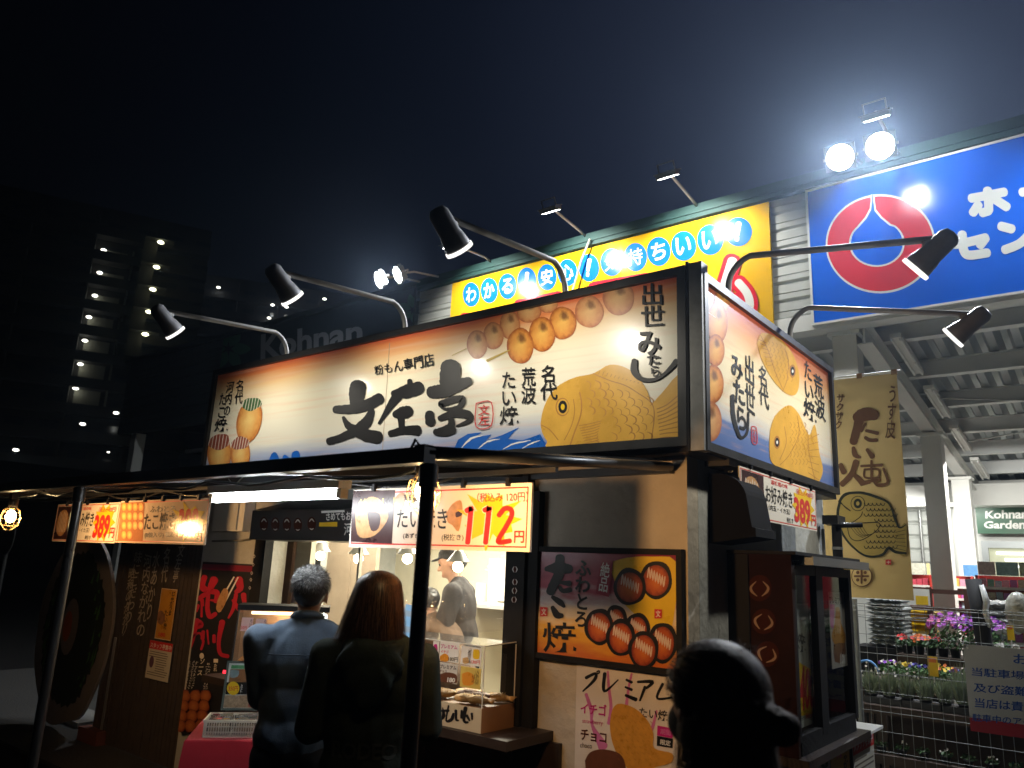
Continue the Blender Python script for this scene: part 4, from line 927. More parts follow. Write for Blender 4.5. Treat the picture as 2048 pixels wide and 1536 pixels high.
b = MB(); b.box((AX0, 2.41, 2.015), (AX1, 2.43, 2.035)); b.build('hanging_rail', AW, s)
b = MB(); b.box((AX0, YW - .05, az_(YW) - .05), (AX1, YW - .012, az_(YW) - .01)); b.build('wall_rail', AW, s)
# loose cables below the roof
for k, (x0, x1, y, sag) in enumerate(((-1.8, -4.9, 1.80, .03), (-2.2, -6.4, 2.45, .05), (-4.9, -9.2, 1.82, .025))):
    b = MB(); b.tube([(x0 + (x1 - x0) * i / 24, y + .02 * math.sin(i * 1.7), az_(y) - .035 - sag * abs(math.sin(i * .65)) ) for i in range(25)], .006, n=6); o = b.build('power_cable', mat('glossy_cable', (.02, .02, .02), .3)); tag(o, ('black cable looped under the right half of the awning edge', 'black cable looped under the middle of the awning roof', 'black cable looped under the left half of the awning edge')[k], 'cable')

# fluorescent tube
TUBE = glow('fluorescent_tube', (.93, .98, 1), 58)
q0, q1 = PY(432, 993, 2.12), PY(680, 984, 2.12)
s = T('fluorescent_fixture', 'lit fluorescent tube on a white batten under the awning', 'tube light', tuple(q0))
b = MB(); b.box((q0.x - .03, 2.085, q0.z + .012), (q1.x + .03, 2.155, q0.z + .05)); b.build('batten', PWHITE, s)
MB().cyl((q0.x, 2.12, q0.z - .012), (q1.x, 2.12, q0.z - .012), .018, n=12).build('tube', TUBE, s)
for x in (q0.x - .03, q1.x): b = MB(); b.box((x, 2.10, q0.z - .03), (x + .03, 2.14, q0.z + .011)); b.build('socket', mat('socket_plastic', (.6, .5, .35), .5), s)
for x in (q0.x + .15, q1.x - .1): b = MB(); b.tube([(x - .08, 2.12, az_(2.12)), (x, 2.12, q0.z + .05), (x + .08, 2.12, az_(2.12))], .003, n=5); b.build('hanger', STEEL, s)

# caged work lamps
def caged(p, label, e):
    p = Vector(p); t = T('caged_work_lamp', label, 'work lamp', tuple(p), 'caged work lamps under the awning edge'); ax = Vector((.25, -.1, -1)).normalized()
    b = MB(); b.lathe(p, [(0, -.10), (.02, -.10), (.026, -.04), (.026, -.01), (.02, 0)], n=14, ax=ax); b.box((p.x - .03, p.y - .02, p.z + .05), (p.x + .02, p.y + .02, p.z + .10)); b.build('socket', mat('black_rubber', (.03, .022, .016), .55), t)
    MB().sph(p + ax * .055, (.028, .028, .038), None, 14, 10).build('bulb', glow('warm_cage_bulb', (1, .70, .32), 70), t)
    b = MB(); u = ax.orthogonal().normalized(); w_ = ax.cross(u)
    for k in range(8):
        a_ = k * math.pi / 4; r_ = u * math.cos(a_) + w_ * math.sin(a_)
        b.tube([p + r_ * .024, p + ax * .02 + r_ * .045, p + ax * .06 + r_ * .056, p + ax * .10 + r_ * .048, p + ax * .135 + r_ * .02, p + ax * .14], .0014, n=5)
    for h_, r0 in ((.02, .045), (.06, .056), (.10, .048)):
        b.tube([p + ax * h_ + (u * math.cos(k * math.pi / 8) + w_ * math.sin(k * math.pi / 8)) * r0 for k in range(17)], .0014, n=5)
    b.build('wire_cage', mat('brass_wire', (.7, .45, .2), .3, .9, var=.1), t, kind='stuff')
    b = MB(); b.tube([p - ax * .09, p - ax * .12 + Vector((-.03, 0, .01)), (p.x - .1, p.y, az_(p.y) - .03)], .005, n=6); b.build('cord', BLK, t)
    spot('cage_bulb_light', tuple(p + ax * .055 + Vector((0, .03, 0))), tuple(p + Vector((.25, 2, -.10))), (1, .53, .20), e, 156, .45, .036)
q = PY(846, 950, 1.80); caged(q, 'glowing caged work lamp beside the right awning post', 56)
q = PY(25, 1015, 1.80); caged(q, 'glowing caged work lamp hanging at the far left edge', 55)

# ------------------------------------------------------------------ HUNG PRICE SIGNS
def hcard(name, label, cat, pl, quad, m, depth=.006, group=None, frame=None, fm=None, part='panel'):
    h = [pl.hit(*q) for q in quad]; c = ((h[0][0] + h[3][0]) / 2, (h[2][1] + h[3][1]) / 2, (h[1][0] + h[2][0]) / 2, (h[0][1] + h[1][1]) / 2)
    s = T(name, label, cat, tuple(pl.pt(c[0], c[1])), group); back_box(pl, c, depth, m, part, s)
    P = Print(pl, c, base=.0008, step=.00008); return s, c, P
def border(P, c, m, inset=.015, w=.006, part='border'):
    a0, b0, a1, b1 = c; a0 += inset; b0 += inset; a1 -= inset; b1 -= inset; o = P.off()
    for q in ((a0, b0, a1, b0 + w), (a0, b1 - w, a1, b1), (a0, b0 + w, a0 + w, b1 - w), (a1 - w, b0 + w, a1, b1 - w)):
        P.mb(part).add([P.pl.pt(x, y, o) for x, y in ((q[0], q[1]), (q[2], q[1]), (q[2], q[3]), (q[0], q[3]))], [(0, 1, 2, 3)], m)
def burst(P, cx, cy, r0, r1, n, m, sx=1, sy=1, part='starburst'):
    pts = []
    for k in range(2 * n):
        r = (r1 if k % 2 == 0 else r0) * (1 + .18 * math.sin(k * 2.3)); t = math.pi * k / n; pts.append((cx + math.cos(t) * r * sx, cy + math.sin(t) * r * sy))
    P.poly(pts, m, part)
SIGNC = mat('laminated_white_card', (.78, .74, .66), .22, var=.03); GOLD = mat('gold_ink', (.80, .58, .12), .3, var=.1)
PHOTO_BROWN = mat('food_photo_brown', (.30, .14, .06), .3, var=.55, scale=18); PHOTO_DARK = mat('food_photo_dark', (.05, .018, .02), .3, var=.5, scale=8)
BATTER = mat('batter_photo', (.55, .30, .13), .3, var=.45, scale=26); ORANGE = mat('orange_ink', (.75, .30, .03), .3, var=.08)
pn = plY(2.42)
s, c, P = hcard('price_sign', 'hanging red framed price sign reading 112 yen with a yellow star', 'price sign', pn, [(705, 980), (1063, 965), (1060, 1103), (700, 1095)], SIGNC, .012)
border(P, c, REDI)
P.poly(ZN((-485, 650), (70, 640), (25, 1330), (-500, 1300)), PHOTO_DARK, 'food_photo'); P.poly(ZW((78, 210), (150, 140), (215, 160), (250, 240), (200, 320), (140, 350), (90, 330)), BATTER, 'food_photo', smooth=3); P.poly(ZW((140, 215), (205, 225), (200, 300), (160, 310)), PHOTO_DARK, 'food_photo', smooth=3)
P.text('絶品！！', ZW((97, 150), (285, 135), (285, 195), (95, 208)), GOLD, .045)
P.poly(ZN((60, 760), (110, 690), (180, 680), (200, 760), (160, 880), (90, 910)), BATTER, 'food_photo', smooth=3); P.poly(ZN((720, 940), (800, 820), (900, 770), (930, 850), (925, 960), (880, 1170), (800, 1090), (740, 1050)), BATTER, 'food_photo', smooth=3); P.poly(ZN((840, 930), (915, 900), (925, 960), (850, 990)), PHOTO_DARK, 'food_photo', smooth=3)
burst(P, 780 + 1290 / 6.4, 880 + 1010 / 6.4, 38, 64, 11, YEL, 1.0, .92)
P.text('薄皮ぱりぱり', ZN((180, 700), (530, 690), (530, 770), (180, 780)), INK, .03)
P.text('たい焼き', ZN((95, 880), (1, 1), (1, 1), (1, 1))[0:1] + ZN((740, 870), (740, 1150), (90, 1135)), INK, .045)
P.text('(あずき)', ZN((170, 1190), (400, 1195), (400, 1270), (170, 1270)), INK, .03); P.text('(税抜き)', ZN((665, 1205), (945, 1205), (945, 1295), (665, 1300)), INK, .035)
P.text('（税込み 120円）', ZN((1120, 680), (1770, 655), (1775, 790), (1120, 795)), REDI, .03)
for st in ([(985, 905), (1040, 880), (1040, 895), (1020, 1110), (998, 1315)], [(1215, 900), (1270, 875), (1272, 890), (1250, 1110), (1228, 1315)]): P.brush(ZN(*st), WHI, rough=0, w=86 / 6.4); P.brush(ZN(*st), REDI, rough=0, w=68 / 6.4)
P.brush(ZN((1400, 965), (1470, 880), (1550, 890), (1560, 970), (1490, 1110), (1405, 1250), (1400, 1310), (1540, 1290)), REDI, rough=0, w=64 / 6.4)
P.text('円', ZN((1595, 1160), (1725, 1160), (1720, 1320), (1590, 1320)), REDI, .05); P.flush(s)
def clips(pl, quad, n, parent, ztop=2.014):
    for k in range(n):
        t = (k + .5) / n; x = quad[0][0] + (quad[1][0] - quad[0][0]) * t; y = quad[0][1] + (quad[1][1] - quad[0][1]) * t; q = pl.hit(x, y); p = pl.pt(q[0], q[1])
        b = MB(); b.box((p.x - .009, p.y - .014, p.z - .012), (p.x + .009, p.y + .006, p.z + .02)); b.cyl((p.x, p.y - .004, p.z + .02), (p.x, p.y - .012, ztop), .0015, n=5); b.build('clip', INK, parent)
clips(pn, [(705, 980), (1063, 965)], 4, s)
def okonomi(label, pl, quad, zz, full=True, grp='okonomiyaki price signs'):
    s, c, P = hcard('price_sign', label, 'price sign', pl, quad, SIGNC, .008, grp); border(P, c, REDI, .008, .005)
    a0, b0, a1, b1 = c; w = a1 - a0; h = b1 - b0
    def q(x0, y0, x1, y1): return [(a0 + w * x, b1 - h * y) for x, y in ((x0, y0), (x1, y0), (x1, y1), (x0, y1))]
    def tx(body, r, m, bold): 
        v, f = glyphs(body, bold); R = q(*r); o = P.off(); tl, tr, br, bl = [Vector(k) for k in R]
        P.mb('lettering').add([P.pl.pt(*(((bl * (1 - a) + br * a) * (1 - b) + (tl * (1 - a) + tr * a) * b)), o) for a, b in v], f, m)
    P.uvpoly(q(.02, .06, .27, .94), PHOTO_DARK, 'food_photo'); P.uvpoly([(a0 + w * (.13 + .10 * math.cos(t * .4)), b0 + h * (.5 + .36 * math.sin(t * .4))) for t in range(16)], BATTER, 'food_photo')
    for k in range(6): P.uvpoly(q(.06 + .025 * k, .2 + .03 * (k % 3), .068 + .025 * k, .75), mat('mayonnaise_ink', (.7, .6, .5)), 'food_photo')
    tx('道頓堀の味', (.36, .08, .58, .18), REDI, .03); tx('お好み焼き', (.29, .22, .64, .60), INK, .05); tx('（肉玉・イカ玉）', (.32, .63, .60, .75), INK, .02); tx('税抜き', (.55, .82, .64, .93), INK, .03)
    bx0, by0 = a0 + w * .80, b0 + h * .5; P.uvpoly([(bx0 + math.cos(math.pi * k / 10) * (w * .17 if k % 2 == 0 else w * .12), by0 + math.sin(math.pi * k / 10) * (h * .49 if k % 2 == 0 else h * .34)) for k in range(20)], YEL, 'starburst')
    tx('（税込み420円）', (.70, .10, .96, .24), REDI, .02); tx('389', (.66, .30, .90, .90), REDI, .075); tx('円', (.91, .62, .98, .88), REDI, .05)
    P.flush(s); return s
s = okonomi('hanging price sign reading 389 yen at the left, partly behind the thin awning post', plY(2.45), [(116, 1010), (238, 1004), (231, 1086), (104, 1083)], 0)
clips(plY(2.45), [(116, 1010), (238, 1004)], 3, s)
s = okonomi('389 yen price sign hanging under the side billboard beside the black vent hood', plX(-1.49), [(1480, 929), (1633, 984), (1632, 1069), (1480, 1024)], 0)
for k in range(4): 
    q = plX(-1.49).hit(1500 + 40 * k, 935 + 14.5 * k); p = plX(-1.49).pt(*q); bx('clip', (p.x - .006, p.y - .008, p.z - .01), (p.x + .012, p.y + .008, p.z + .03), INK, s)
pm = plY(2.385)
s, c, P = hcard('price_sign', 'glossy takoyaki price sign reading 398 yen with lamp reflections, right end at the booth corner', 'price sign', pm, [(238, 1003), (418, 995), (411, 1089), (232, 1086)], mat('very_glossy_card', (.62, .50, .40), .10, var=.04, coat=.6), .01)
border(P, c, REDI, .01, .005)
P.poly(ZL((585, 255), (700, 250), (690, 440), (568, 440)), mat('ball_photo_field', (.45, .2, .1), .15, var=.3, scale=20), 'food_photo')
for k in range(14): P.ell(ZL((600 + (k % 4) * 27, 275 + (k // 4) * 45))[0], 5.2, 8.5, OCTO, part='food_photo')
P.text('ふわとろ', ZL((725, 272), (850, 268), (850, 300), (725, 302)), INK, .02); P.text('たこ焼き', ZL((700, 305), (850, 300), (848, 385), (695, 390)), mat('grey_black_ink', (.05, .045, .045), .15), .05); P.text('(8個入り) 税抜き', ZL((700, 398), (868, 395), (868, 425), (700, 428)), INK, .03)
burst(P, 920 / 2.416, 900 + 345 / 2.416, 24, 40, 10, mat('glossy_gold', (.7, .5, .06), .12), 1, .95); P.text('398', ZL((868, 285), (965, 280), (955, 425), (860, 428)), mat('glossy_red_ink', (.6, .05, .03), .12), .07); P.text('円', ZL((945, 400), (975, 400), (972, 440), (942, 440)), REDI, .05)
P.flush(s); clips(pm, [(238, 1003), (418, 995)], 5, s)

# ------------------------------------------------------------------ WALL POSTERS, FRONT
pw = plY(YW - .03)
fire = ramp_mat('fire_print', [(0, (.62, .16, .03)), (.22, (.80, .42, .04)), (.38, (.80, .66, .45)), (.5, (.70, .62, .60)), (.66, (.45, .06, .10)), (.85, (.30, .015, .05)), (1, (.25, .01, .05))], 1, .3, coat=.2, uneven=.16)
YGL = mat('yellow_flame_ink', (.82, .56, .03), .3, var=.15, scale=5)
qd = [(1078, 1104), (1356, 1110), (1350, 1340), (1072, 1309)]
s, c, P = hcard('octopus_ball_board', 'framed takoyaki board with eight sauced balls on a red and yellow field', 'framed board', pw, [(1082, 1104), (1357, 1110), (1352, 1337), (1074, 1306)], fire, .028)
a0, b0, a1, b1 = c
MB().quad(pw.pt(a0, b0, .0006), pw.pt(a1, b0, .0006), pw.pt(a1, b1, .0006), pw.pt(a0, b1, .0006), fire, [(0, 0), (1, 0), (1, 1), (0, 1)]).build('print', fire, s)
frame_bars(pw, c, .028, .012, BLK, s, back=.028)
P = Print(pw, c, base=.0014, step=.00012); P.split = True
P.poly(ZP((430, 545), (520, 520), (640, 515), (755, 540), (750, 760), (700, 900), (520, 760), (480, 700)), YGL, 'flame_picture', smooth=3)
TAKO = ball_mat('sauced_ball_print', (.62, .16, .03), (.45, .09, .02), (.22, .03, .01), spot=(.70, .25, .05), sp=(.1, -.2), amt=.3)
for x, y, rx, ry in ((657, 627, 80, 92), (530, 660, 80, 90), (465, 825, 55, 78), (568, 865, 62, 80), (383, 853, 72, 88), (488, 905, 72, 90), (690, 930, 72, 98), (598, 965, 75, 92)):
    P.ell(ZP((x, y))[0], rx / 2.415, ry / 2.415, INK, part='ball_picture', wob=.02); P.ell(ZP((x, y + 3))[0], (rx - 17) / 2.415, (ry - 18) / 2.415, TAKO, part='ball_picture')
    n = 7; pts = []
    for k in range(2 * n):
        t_ = k / (2 * n - 1); pts.append((x - rx * .50 + rx * 1.05 * t_, y - ry * .42 + ry * .55 * t_ + (-26 if k % 2 else 26) * ry / 90))
    P.brush(ZP(*pts), mat('white_sauce_ink', (.74, .62, .56), .35), 'ball_picture', rough=.02, n=3, w=2.2)
P.text('ふわとろ', ZP((270, 530), (350, 535), (330, 860), (262, 850)), INK, .05, .03, vert=True)
P.brush(ZP((130, 575, 24), (185, 570, 60), (240, 575, 44)), INK); P.brush(ZP((195, 520, 44), (190, 600, 50), (165, 650, 46), (150, 685, 44)), INK); P.brush(ZP((195, 640, 14), (240, 645, 30)), INK); P.brush(ZP((195, 665, 20), (210, 680, 22), (245, 675, 26)), INK)
P.brush(ZP((160, 710, 18), (195, 735, 30), (215, 755, 16)), INK); P.brush(ZP((160, 760, 20), (180, 795, 34), (205, 800, 22)), INK)
P.text('焼', ZP((108, 830), (275, 835), (275, 985), (115, 975)), INK, .06, .03)
P.poly(ZP((395, 524), (453, 538), (432, 710), (368, 692)), mat('crimson_label', (.32, .01, .04), .3), 'label_strip'); P.text('絶品', ZP((396, 540), (440, 548), (425, 690), (380, 680)), WHI, .05, .02, vert=True)
for x, y in ((118, 780), (670, 790)): P.poly(ZP((x - 18, y - 22), (x + 18, y - 20), (x + 17, y + 22), (x - 18, y + 24)), REDI, 'seal'); P.text('文', ZP((x - 12, y - 16), (x + 12, y - 15), (x + 12, y + 17), (x - 12, y + 18)), WHI, .04, 0, 'seal')
P.flush(s)
pq = plY(YW - .012)
cream_r = mat('poster_pale_pink', (.72, .66, .60), .25, var=.08, scale=4)
s, c, P = hcard('premium_poster', 'large premium taiyaki poster in cream and pink below the takoyaki board', 'poster', pq, [(1160, 1324), (1358, 1343), (1352, 1700), (1140, 1640)], cream_r, .004)
PINK = mat('pink_ink', (.62, .18, .42), .3, var=.15); MAG = mat('magenta_ink', (.55, .02, .22), .3); CHOC = mat('choco_photo', (.14, .05, .025), .35, var=.3, scale=20)
for st in ([(320, 1180, 16), (345, 1260, 18), (350, 1330, 14), (400, 1430, 50)], [(425, 1070, 10), (430, 1150, 14), (440, 1240, 16), (430, 1320, 20)], [(540, 1080, 10), (525, 1150, 12), (515, 1230, 16)], [(660, 1260, 10), (640, 1340, 16), (610, 1400, 20)]): P.brush(ZP(*st), PINK, 'pink_splash')
for st in ([(320, 1100, 16), (365, 1080, 14), (360, 1110, 16), (305, 1165, 8)], [(410, 1080, 18), (408, 1165, 14), (475, 1110, 6)], [(515, 1110, 12), (540, 1122, 14)], [(510, 1145, 10), (540, 1158, 14)], [(512, 1185, 14), (560, 1205, 20)], [(570, 1120, 12), (640, 1120, 18), (612, 1150, 12)], [(605, 1145, 16), (580, 1210, 10)], [(690, 1130, 14), (665, 1200, 12), (760, 1190, 10)], [(735, 1165, 10), (770, 1205, 16)], [(372, 1072, 7), (382, 1066, 7), (384, 1076, 7), (374, 1080, 7)]):
    P.brush(ZP(*st), INK, rough=.04)
P.text('たい焼', ZP((578, 1240), (715, 1260), (712, 1312), (576, 1290)), INK, .03); P.text('イチゴ', ZP((295, 1220), (420, 1230), (418, 1288), (292, 1270)), MAG, .04); P.text('strawberry', ZP((303, 1298), (402, 1308), (400, 1336), (302, 1322)), MAG, .0)
P.text('チョコ', ZP((295, 1345), (420, 1365), (418, 1418), (293, 1400)), mat('choco_ink', (.08, .02, .015), .3), .04); P.text('choco', ZP((292, 1412), (350, 1418), (348, 1442), (291, 1436)), INK, .0)
P.poly(ZP((665, 1330), (740, 1345), (738, 1392), (663, 1378)), MAG, 'label_strip'); P.poly(ZP((663, 1380), (740, 1394), (738, 1440), (662, 1428)), INK, 'label_strip'); P.text('期間', ZP((680, 1345), (730, 1352), (728, 1380), (678, 1372)), PINK, .03); P.text('限定', ZP((680, 1396), (730, 1404), (728, 1430), (678, 1422)), WHI, .03)
P.poly(ZP((440, 1280), (455, 1240), (490, 1225), (560, 1250), (620, 1310), (645, 1370), (650, 1440), (735, 1465), (730, 1510), (660, 1530), (560, 1560), (490, 1500), (450, 1420), (436, 1340)), mat('golden_photo', (.62, .29, .04), .3, var=.25, scale=30), 'fish_cake_photo', smooth=4)
P.poly(ZP((315, 1500), (340, 1460), (400, 1445), (480, 1465), (510, 1520), (500, 1600), (400, 1640), (330, 1580)), CHOC, 'fish_cake_photo', smooth=4)
P.held = True
for i in range(7):
    for j in range(8): P.brush(ZP((462 + i * 26 + (j % 2) * 12, 1280 + j * 30), (472 + i * 26 + (j % 2) * 12, 1290 + j * 30)), mat('golden_line', (.45, .17, .02), .4), 'fish_cake_photo', w=1, n=1)
P.held = False; P.flush(s)

# ------------------------------------------------------------------ LEFT END
pb = plY(YW - .02)
s, c, P = hcard('red_black_banner', 'tall black banner with red brush characters and fried chicken picture left of the window', 'banner', pb, [(412, 1122), (498, 1130), (486, 1480), (352, 1480)], mat('black_banner_cloth', (.012, .012, .014), .6, var=.15), .006)
# the banner is a real upright sheet; its print follows it
P.split = True; RB = mat('banner_red', (.52, .02, .045), .5, var=.08)
bx_ = PY(400, 1135, YW - .02)
P.poly(ZB((600, 175), (975, 190), (965, 235), (590, 215)), mat('banner_dark_red', (.22, .01, .03), .5, var=.1), 'band')
for st in ([(620, 270, 40), (600, 340, 50), (640, 380, 40), (575, 430, 30)], [(600, 440, 30), (610, 480, 14)], [(570, 480, 30), (560, 520, 20)], [(600, 400, 20), (598, 560, 16)], [(690, 290, 60), (660, 370, 40), (710, 385, 40), (700, 450, 30)], [(650, 380, 26), (640, 500, 34), (660, 560, 36), (700, 540, 30)], [(665, 440, 14), (705, 445, 16)],
           [(870, 290, 60), (880, 350, 50), (850, 380, 30)], [(850, 400, 30), (830, 500, 26), (795, 570, 14)], [(825, 440, 16), (870, 500, 40), (905, 510, 36)], [(905, 400, 40), (915, 500, 24)],
           [(560, 600, 60), (590, 620, 50), (560, 640, 30)], [(560, 610, 30), (540, 720, 20), (500, 810, 26), (500, 740, 20), (580, 680, 16), (610, 740, 20), (595, 800, 16)], [(610, 670, 26), (605, 720, 30)], [(640, 660, 14), (650, 760, 12)], [(690, 700, 26), (690, 745, 26)], [(750, 600, 44), (725, 740, 30), (735, 830, 30), (790, 850, 30)]):
    P.brush(ZB(*st), RB)
P.brush(ZB((865, 275), (735, 520)), WHI, 'chopsticks_picture', w=3); P.brush(ZB((835, 272), (715, 480)), WHI, 'chopsticks_picture', w=3); P.poly(ZB((715, 440), (760, 355), (795, 380), (770, 470), (730, 530), (705, 500)), BATTER, 'food_photo', smooth=3)
P.ell(ZB((600, 848))[0], 4.5, 6, CREAM, part='label_dot'); P.poly(ZB((688, 868), (720, 870), (718, 898), (686, 896)), CREAM, 'label_dot'); P.text('ソース', ZB((590, 870), (625, 870), (600, 990), (565, 990)), CREAM, .03, .02, vert=True); P.text('たれ', ZB((690, 905), (715, 905), (710, 960), (685, 960)), CREAM, .03, vert=True)
P.split = False
for k, x in enumerate((515, 545, 572)): P.scrawl(ZB((x, 880))[0], ZB((x - 35, 1090))[0], WHI, 12, 4.6, 'small_print')
for k, x in enumerate((650, 670)): P.scrawl(ZB((x, 900))[0], ZB((x - 25, 1110))[0], WHI, 12, 4.6, 'small_print')
FRY = ball_mat('fried_ball_print', (.50, .18, .05), (.36, .10, .03), (.16, .03, .01), amt=0)
for k in range(12): P.ell(ZB((640 - (k % 3) * 75 - (k // 3) * 12, 1140 + (k // 3) * 72))[0], 11.5, 13, FRY, part='fried_ball_picture', wob=.05)
P.flush(s)
# dark slatted screen with white brush writing
sx0, sx1 = PY(228, 1200, 3.46).x, BL - .02
s = T('slatted_screen', 'dark upright timber slat screen with pale handwriting left of the booth', 'screen', ((sx0 + sx1) / 2, 3.46, 0))
n = int((sx1 - sx0) / .062)
for k in range(n): bx('slat', (sx0 + k * .062, 3.445 + .004 * random.random(), .04), (sx0 + k * .062 + .056, 3.47, 2.02), mat('weathered_dark_slat', (.060, .045, .034), .75, var=.45, scale=9, bump=.2), s)
bx('rail', (sx0, 3.472, .2), (sx1, 3.50, .3), WOODD, s); bx('rail', (sx0, 3.472, 1.7), (sx1, 3.50, 1.8), WOODD, s)
pl_ = plY(3.444); P = Print(pl_, (sx0, .05, sx1, 2.0), base=.001); P.split = True; PALE = mat('pale_brush_paint', (.42, .38, .30), .7, var=.3, scale=10)
for body, q in (('文左亭', [(865, 455), (900, 455), (855, 640), (830, 640)]), ('名代', [(795, 470), (830, 470), (805, 640), (775, 640)]), ('水あかり', [(745, 490), (778, 490), (735, 820), (700, 820)]), ('河内ながれの', [(700, 500), (735, 510), (700, 900), (655, 900)]), ('味にこだわり', [(655, 490), (690, 490), (640, 830), (600, 840)]), ('昭和のかおり', [(625, 570), (655, 575), (620, 860), (580, 920)])):
    P.text(body, ZL(*q), PALE, .045, .03, vert=True)
P.flush(s)
pj = plY(3.43)
s, c, P = hcard('potato_cake_poster', 'orange potato taiyaki poster pinned on the slatted screen', 'poster', pj, [(323, 1178), (355, 1177), (341, 1281), (309, 1278)], mat('orange_poster', (.60, .28, .03), .3, var=.15), .003)
border(P, c, CREAM, .002, .004); P.text('じゃがうま', ZL((830, 685), (850, 685), (828, 800), (812, 800)), INK, .04, .02, vert=True); P.text('たい焼', ZL((795, 770), (815, 775), (805, 870), (790, 865)), INK, .04, .02, vert=True); P.ell(ZL((778, 810))[0], 8, 14, PHOTO_BROWN, part='food_photo'); P.text('180', ZL((768, 880), (800, 885), (798, 905), (766, 900)), REDI, .03); P.flush(s)
def recruit(label, pl, quad, Zf, r, grp):
    s, c, P = hcard('recruiting_poster', label, 'poster', pl, quad, mat('recruit_cream', (.62, .58, .48), .35, var=.05), .003, grp)
    a0, b0, a1, b1 = c; w, h = a1 - a0, b1 - b0
    def q(x0, y0, x1, y1): return [(a0 + w * x, b1 - h * y) for x, y in ((x0, y0), (x1, y0), (x1, y1), (x0, y1))]
    P.uvpoly(q(0, 0, 1, .22), REDI, 'header'); v, f = glyphs('スタッフ募集中', .05); tl, tr, br, bl = [Vector(k) for k in q(.04, .05, .96, .19)]; o = P.off()
    P.mb('lettering').add([P.pl.pt(*(((bl * (1 - a) + br * a) * (1 - b) + (tl * (1 - a) + tr * a) * b)), o) for a, b in v], f, WHI)
    for k in range(11):
        y = .28 + k * .06; x0 = .38 if k > 2 else .06
        if k > 8: x0 = .06
        P.uvpoly(q(x0, y, x0 + (.96 - x0) * random.uniform(.6, 1), y + .02), mat('faded_text_ink', (.16, .13, .10), .5), 'small_print')
    P.uvpoly([(a0 + w * (.2 + .1 * math.cos(t * .5)), b0 + h * (.44 + .16 * math.sin(t * .5))) for t in range(13)], mat('costume_ink', (.12, .05, .09), .5), 'picture')
    P.flush(s); return s
recruit('cream staff recruiting poster with red header on the slatted screen', pj, [(300, 1281), (347, 1287), (335, 1364), (290, 1356)], ZL, 0, 'staff recruiting posters')
# round painted board with egg
po = plY(3.40); cc = po.hit(143, 1258)
s = T('round_pancake_board', 'huge round painted board of a green topped pancake with a fried egg at the left', 'painted board', tuple(po.pt(cc[0], .1)))
def wavy(r, n=60, a=.03, ph=0): return [(cc[0] + math.cos(2 * math.pi * k / n) * r * .93 * (1 + a * noise.noise(Vector((math.cos(2 * math.pi * k / n) * 2, math.sin(2 * math.pi * k / n) * 2, ph)))), cc[1] + .02 + math.sin(2 * math.pi * k / n) * r * 1.04 * (1 + a * noise.noise(Vector((math.cos(2 * math.pi * k / n) * 2, math.sin(2 * math.pi * k / n) * 2, ph))))) for k in range(n)]
R0 = wavy(.83, a=.05); b = MB(); n = len(R0); b.add([po.pt(a, q, -.03) for a, q in R0] + [po.pt(a, q, 0) for a, q in R0], [tuple(range(n, 2 * n))] + [(k, (k + 1) % n, n + (k + 1) % n, n + k) for k in range(n)]); b.build('board', mat('board_rim_paint', (.20, .18, .17), .7, var=.2, scale=5), s)
P = Print(po, base=.002); P.uvpoly([(x + .015 * math.sin(i * 2.7), y + .02 * math.sin(i * 3.9)) for i, (x, y) in enumerate(wavy(.66, 90, .10, 3))], mat('dark_green_paint', (.012, .022, .010), .7, var=.5, scale=8), 'green_topping')
for k in range(46):
    t = rad(random.choice((random.uniform(130, 230), random.uniform(-50, 60)))); r = random.uniform(.50, .64); x, y = cc[0] + math.cos(t) * r * .93, cc[1] + math.sin(t) * r
    P.uvpoly([(x - .03, y - .08 * random.random()), (x + .02, y - .03), (x + .03 * random.random(), y + .12 * random.random())], mat('bright_green_paint', (.05, .15, .025), .7, var=.4), 'green_flake')
P.uvpoly([(cc[0] - .03 + .17 * math.cos(k * .42), cc[1] + .02 + .26 * math.sin(k * .42)) for k in range(15)], MATS['board_rim_paint'], 'egg_white'); P.uvpoly([(cc[0] - .08 + .09 * math.cos(k * .42), cc[1] + .02 + .14 * math.sin(k * .42)) for k in range(15)], mat('egg_yolk_paint', (.40, .10, .02), .6), 'egg_yolk'); P.flush(s)
q = PY(188, 1390, 3.32); bx_o = MB(); bx_o.box((q.x - .05, 3.44, 0), (q.x - .01, 3.47, .9)); o = bx_o.build('prop_post', STEEL, s)
def PZ(x, y, z): d = ray(x, y); return EYE + d * ((z - EYE.z) / d.z)
q = PZ(140, 1432, .06); o = MB().box((q.x - .35, q.y - .12, .032), (q.x + .45, q.y + .25, .075)).build('paving_slab', mat('pale_slab', (.16, .155, .14), .8, var=.2)); tag(o, 'pale flat slab lying on the ground under the round board', 'slab')
q = PZ(190, 1465, .1); o = MB().box((q.x - .15, q.y - .08, .0), (q.x + .2, q.y + .1, .14)).build('red_brick_block', mat('orange_block', (.12, .03, .014), .8, var=.2)); tag(o, 'rust coloured block on the ground by the foot of the round board', 'block')
# convex road sign at the very left
m_ = PY(14, 1072, 9.0); s = T('round_road_sign', 'grey back of a round road sign on a pole at the left edge', 'road sign', (m_.x, 9, 0))
MB().cyl((m_.x, 9, m_.z), (m_.x, 9.03, m_.z), .55, n=28).build('disc', mat('sign_back_grey', (.30, .30, .28), .6, .2, var=.15), s); MB().cyl((m_.x - .02, 9.08, 0), (m_.x - .02, 9.08, m_.z + .4), .045, n=10).build('pole', mat('grey_pole', (.3, .3, .28), .6, .2), s)

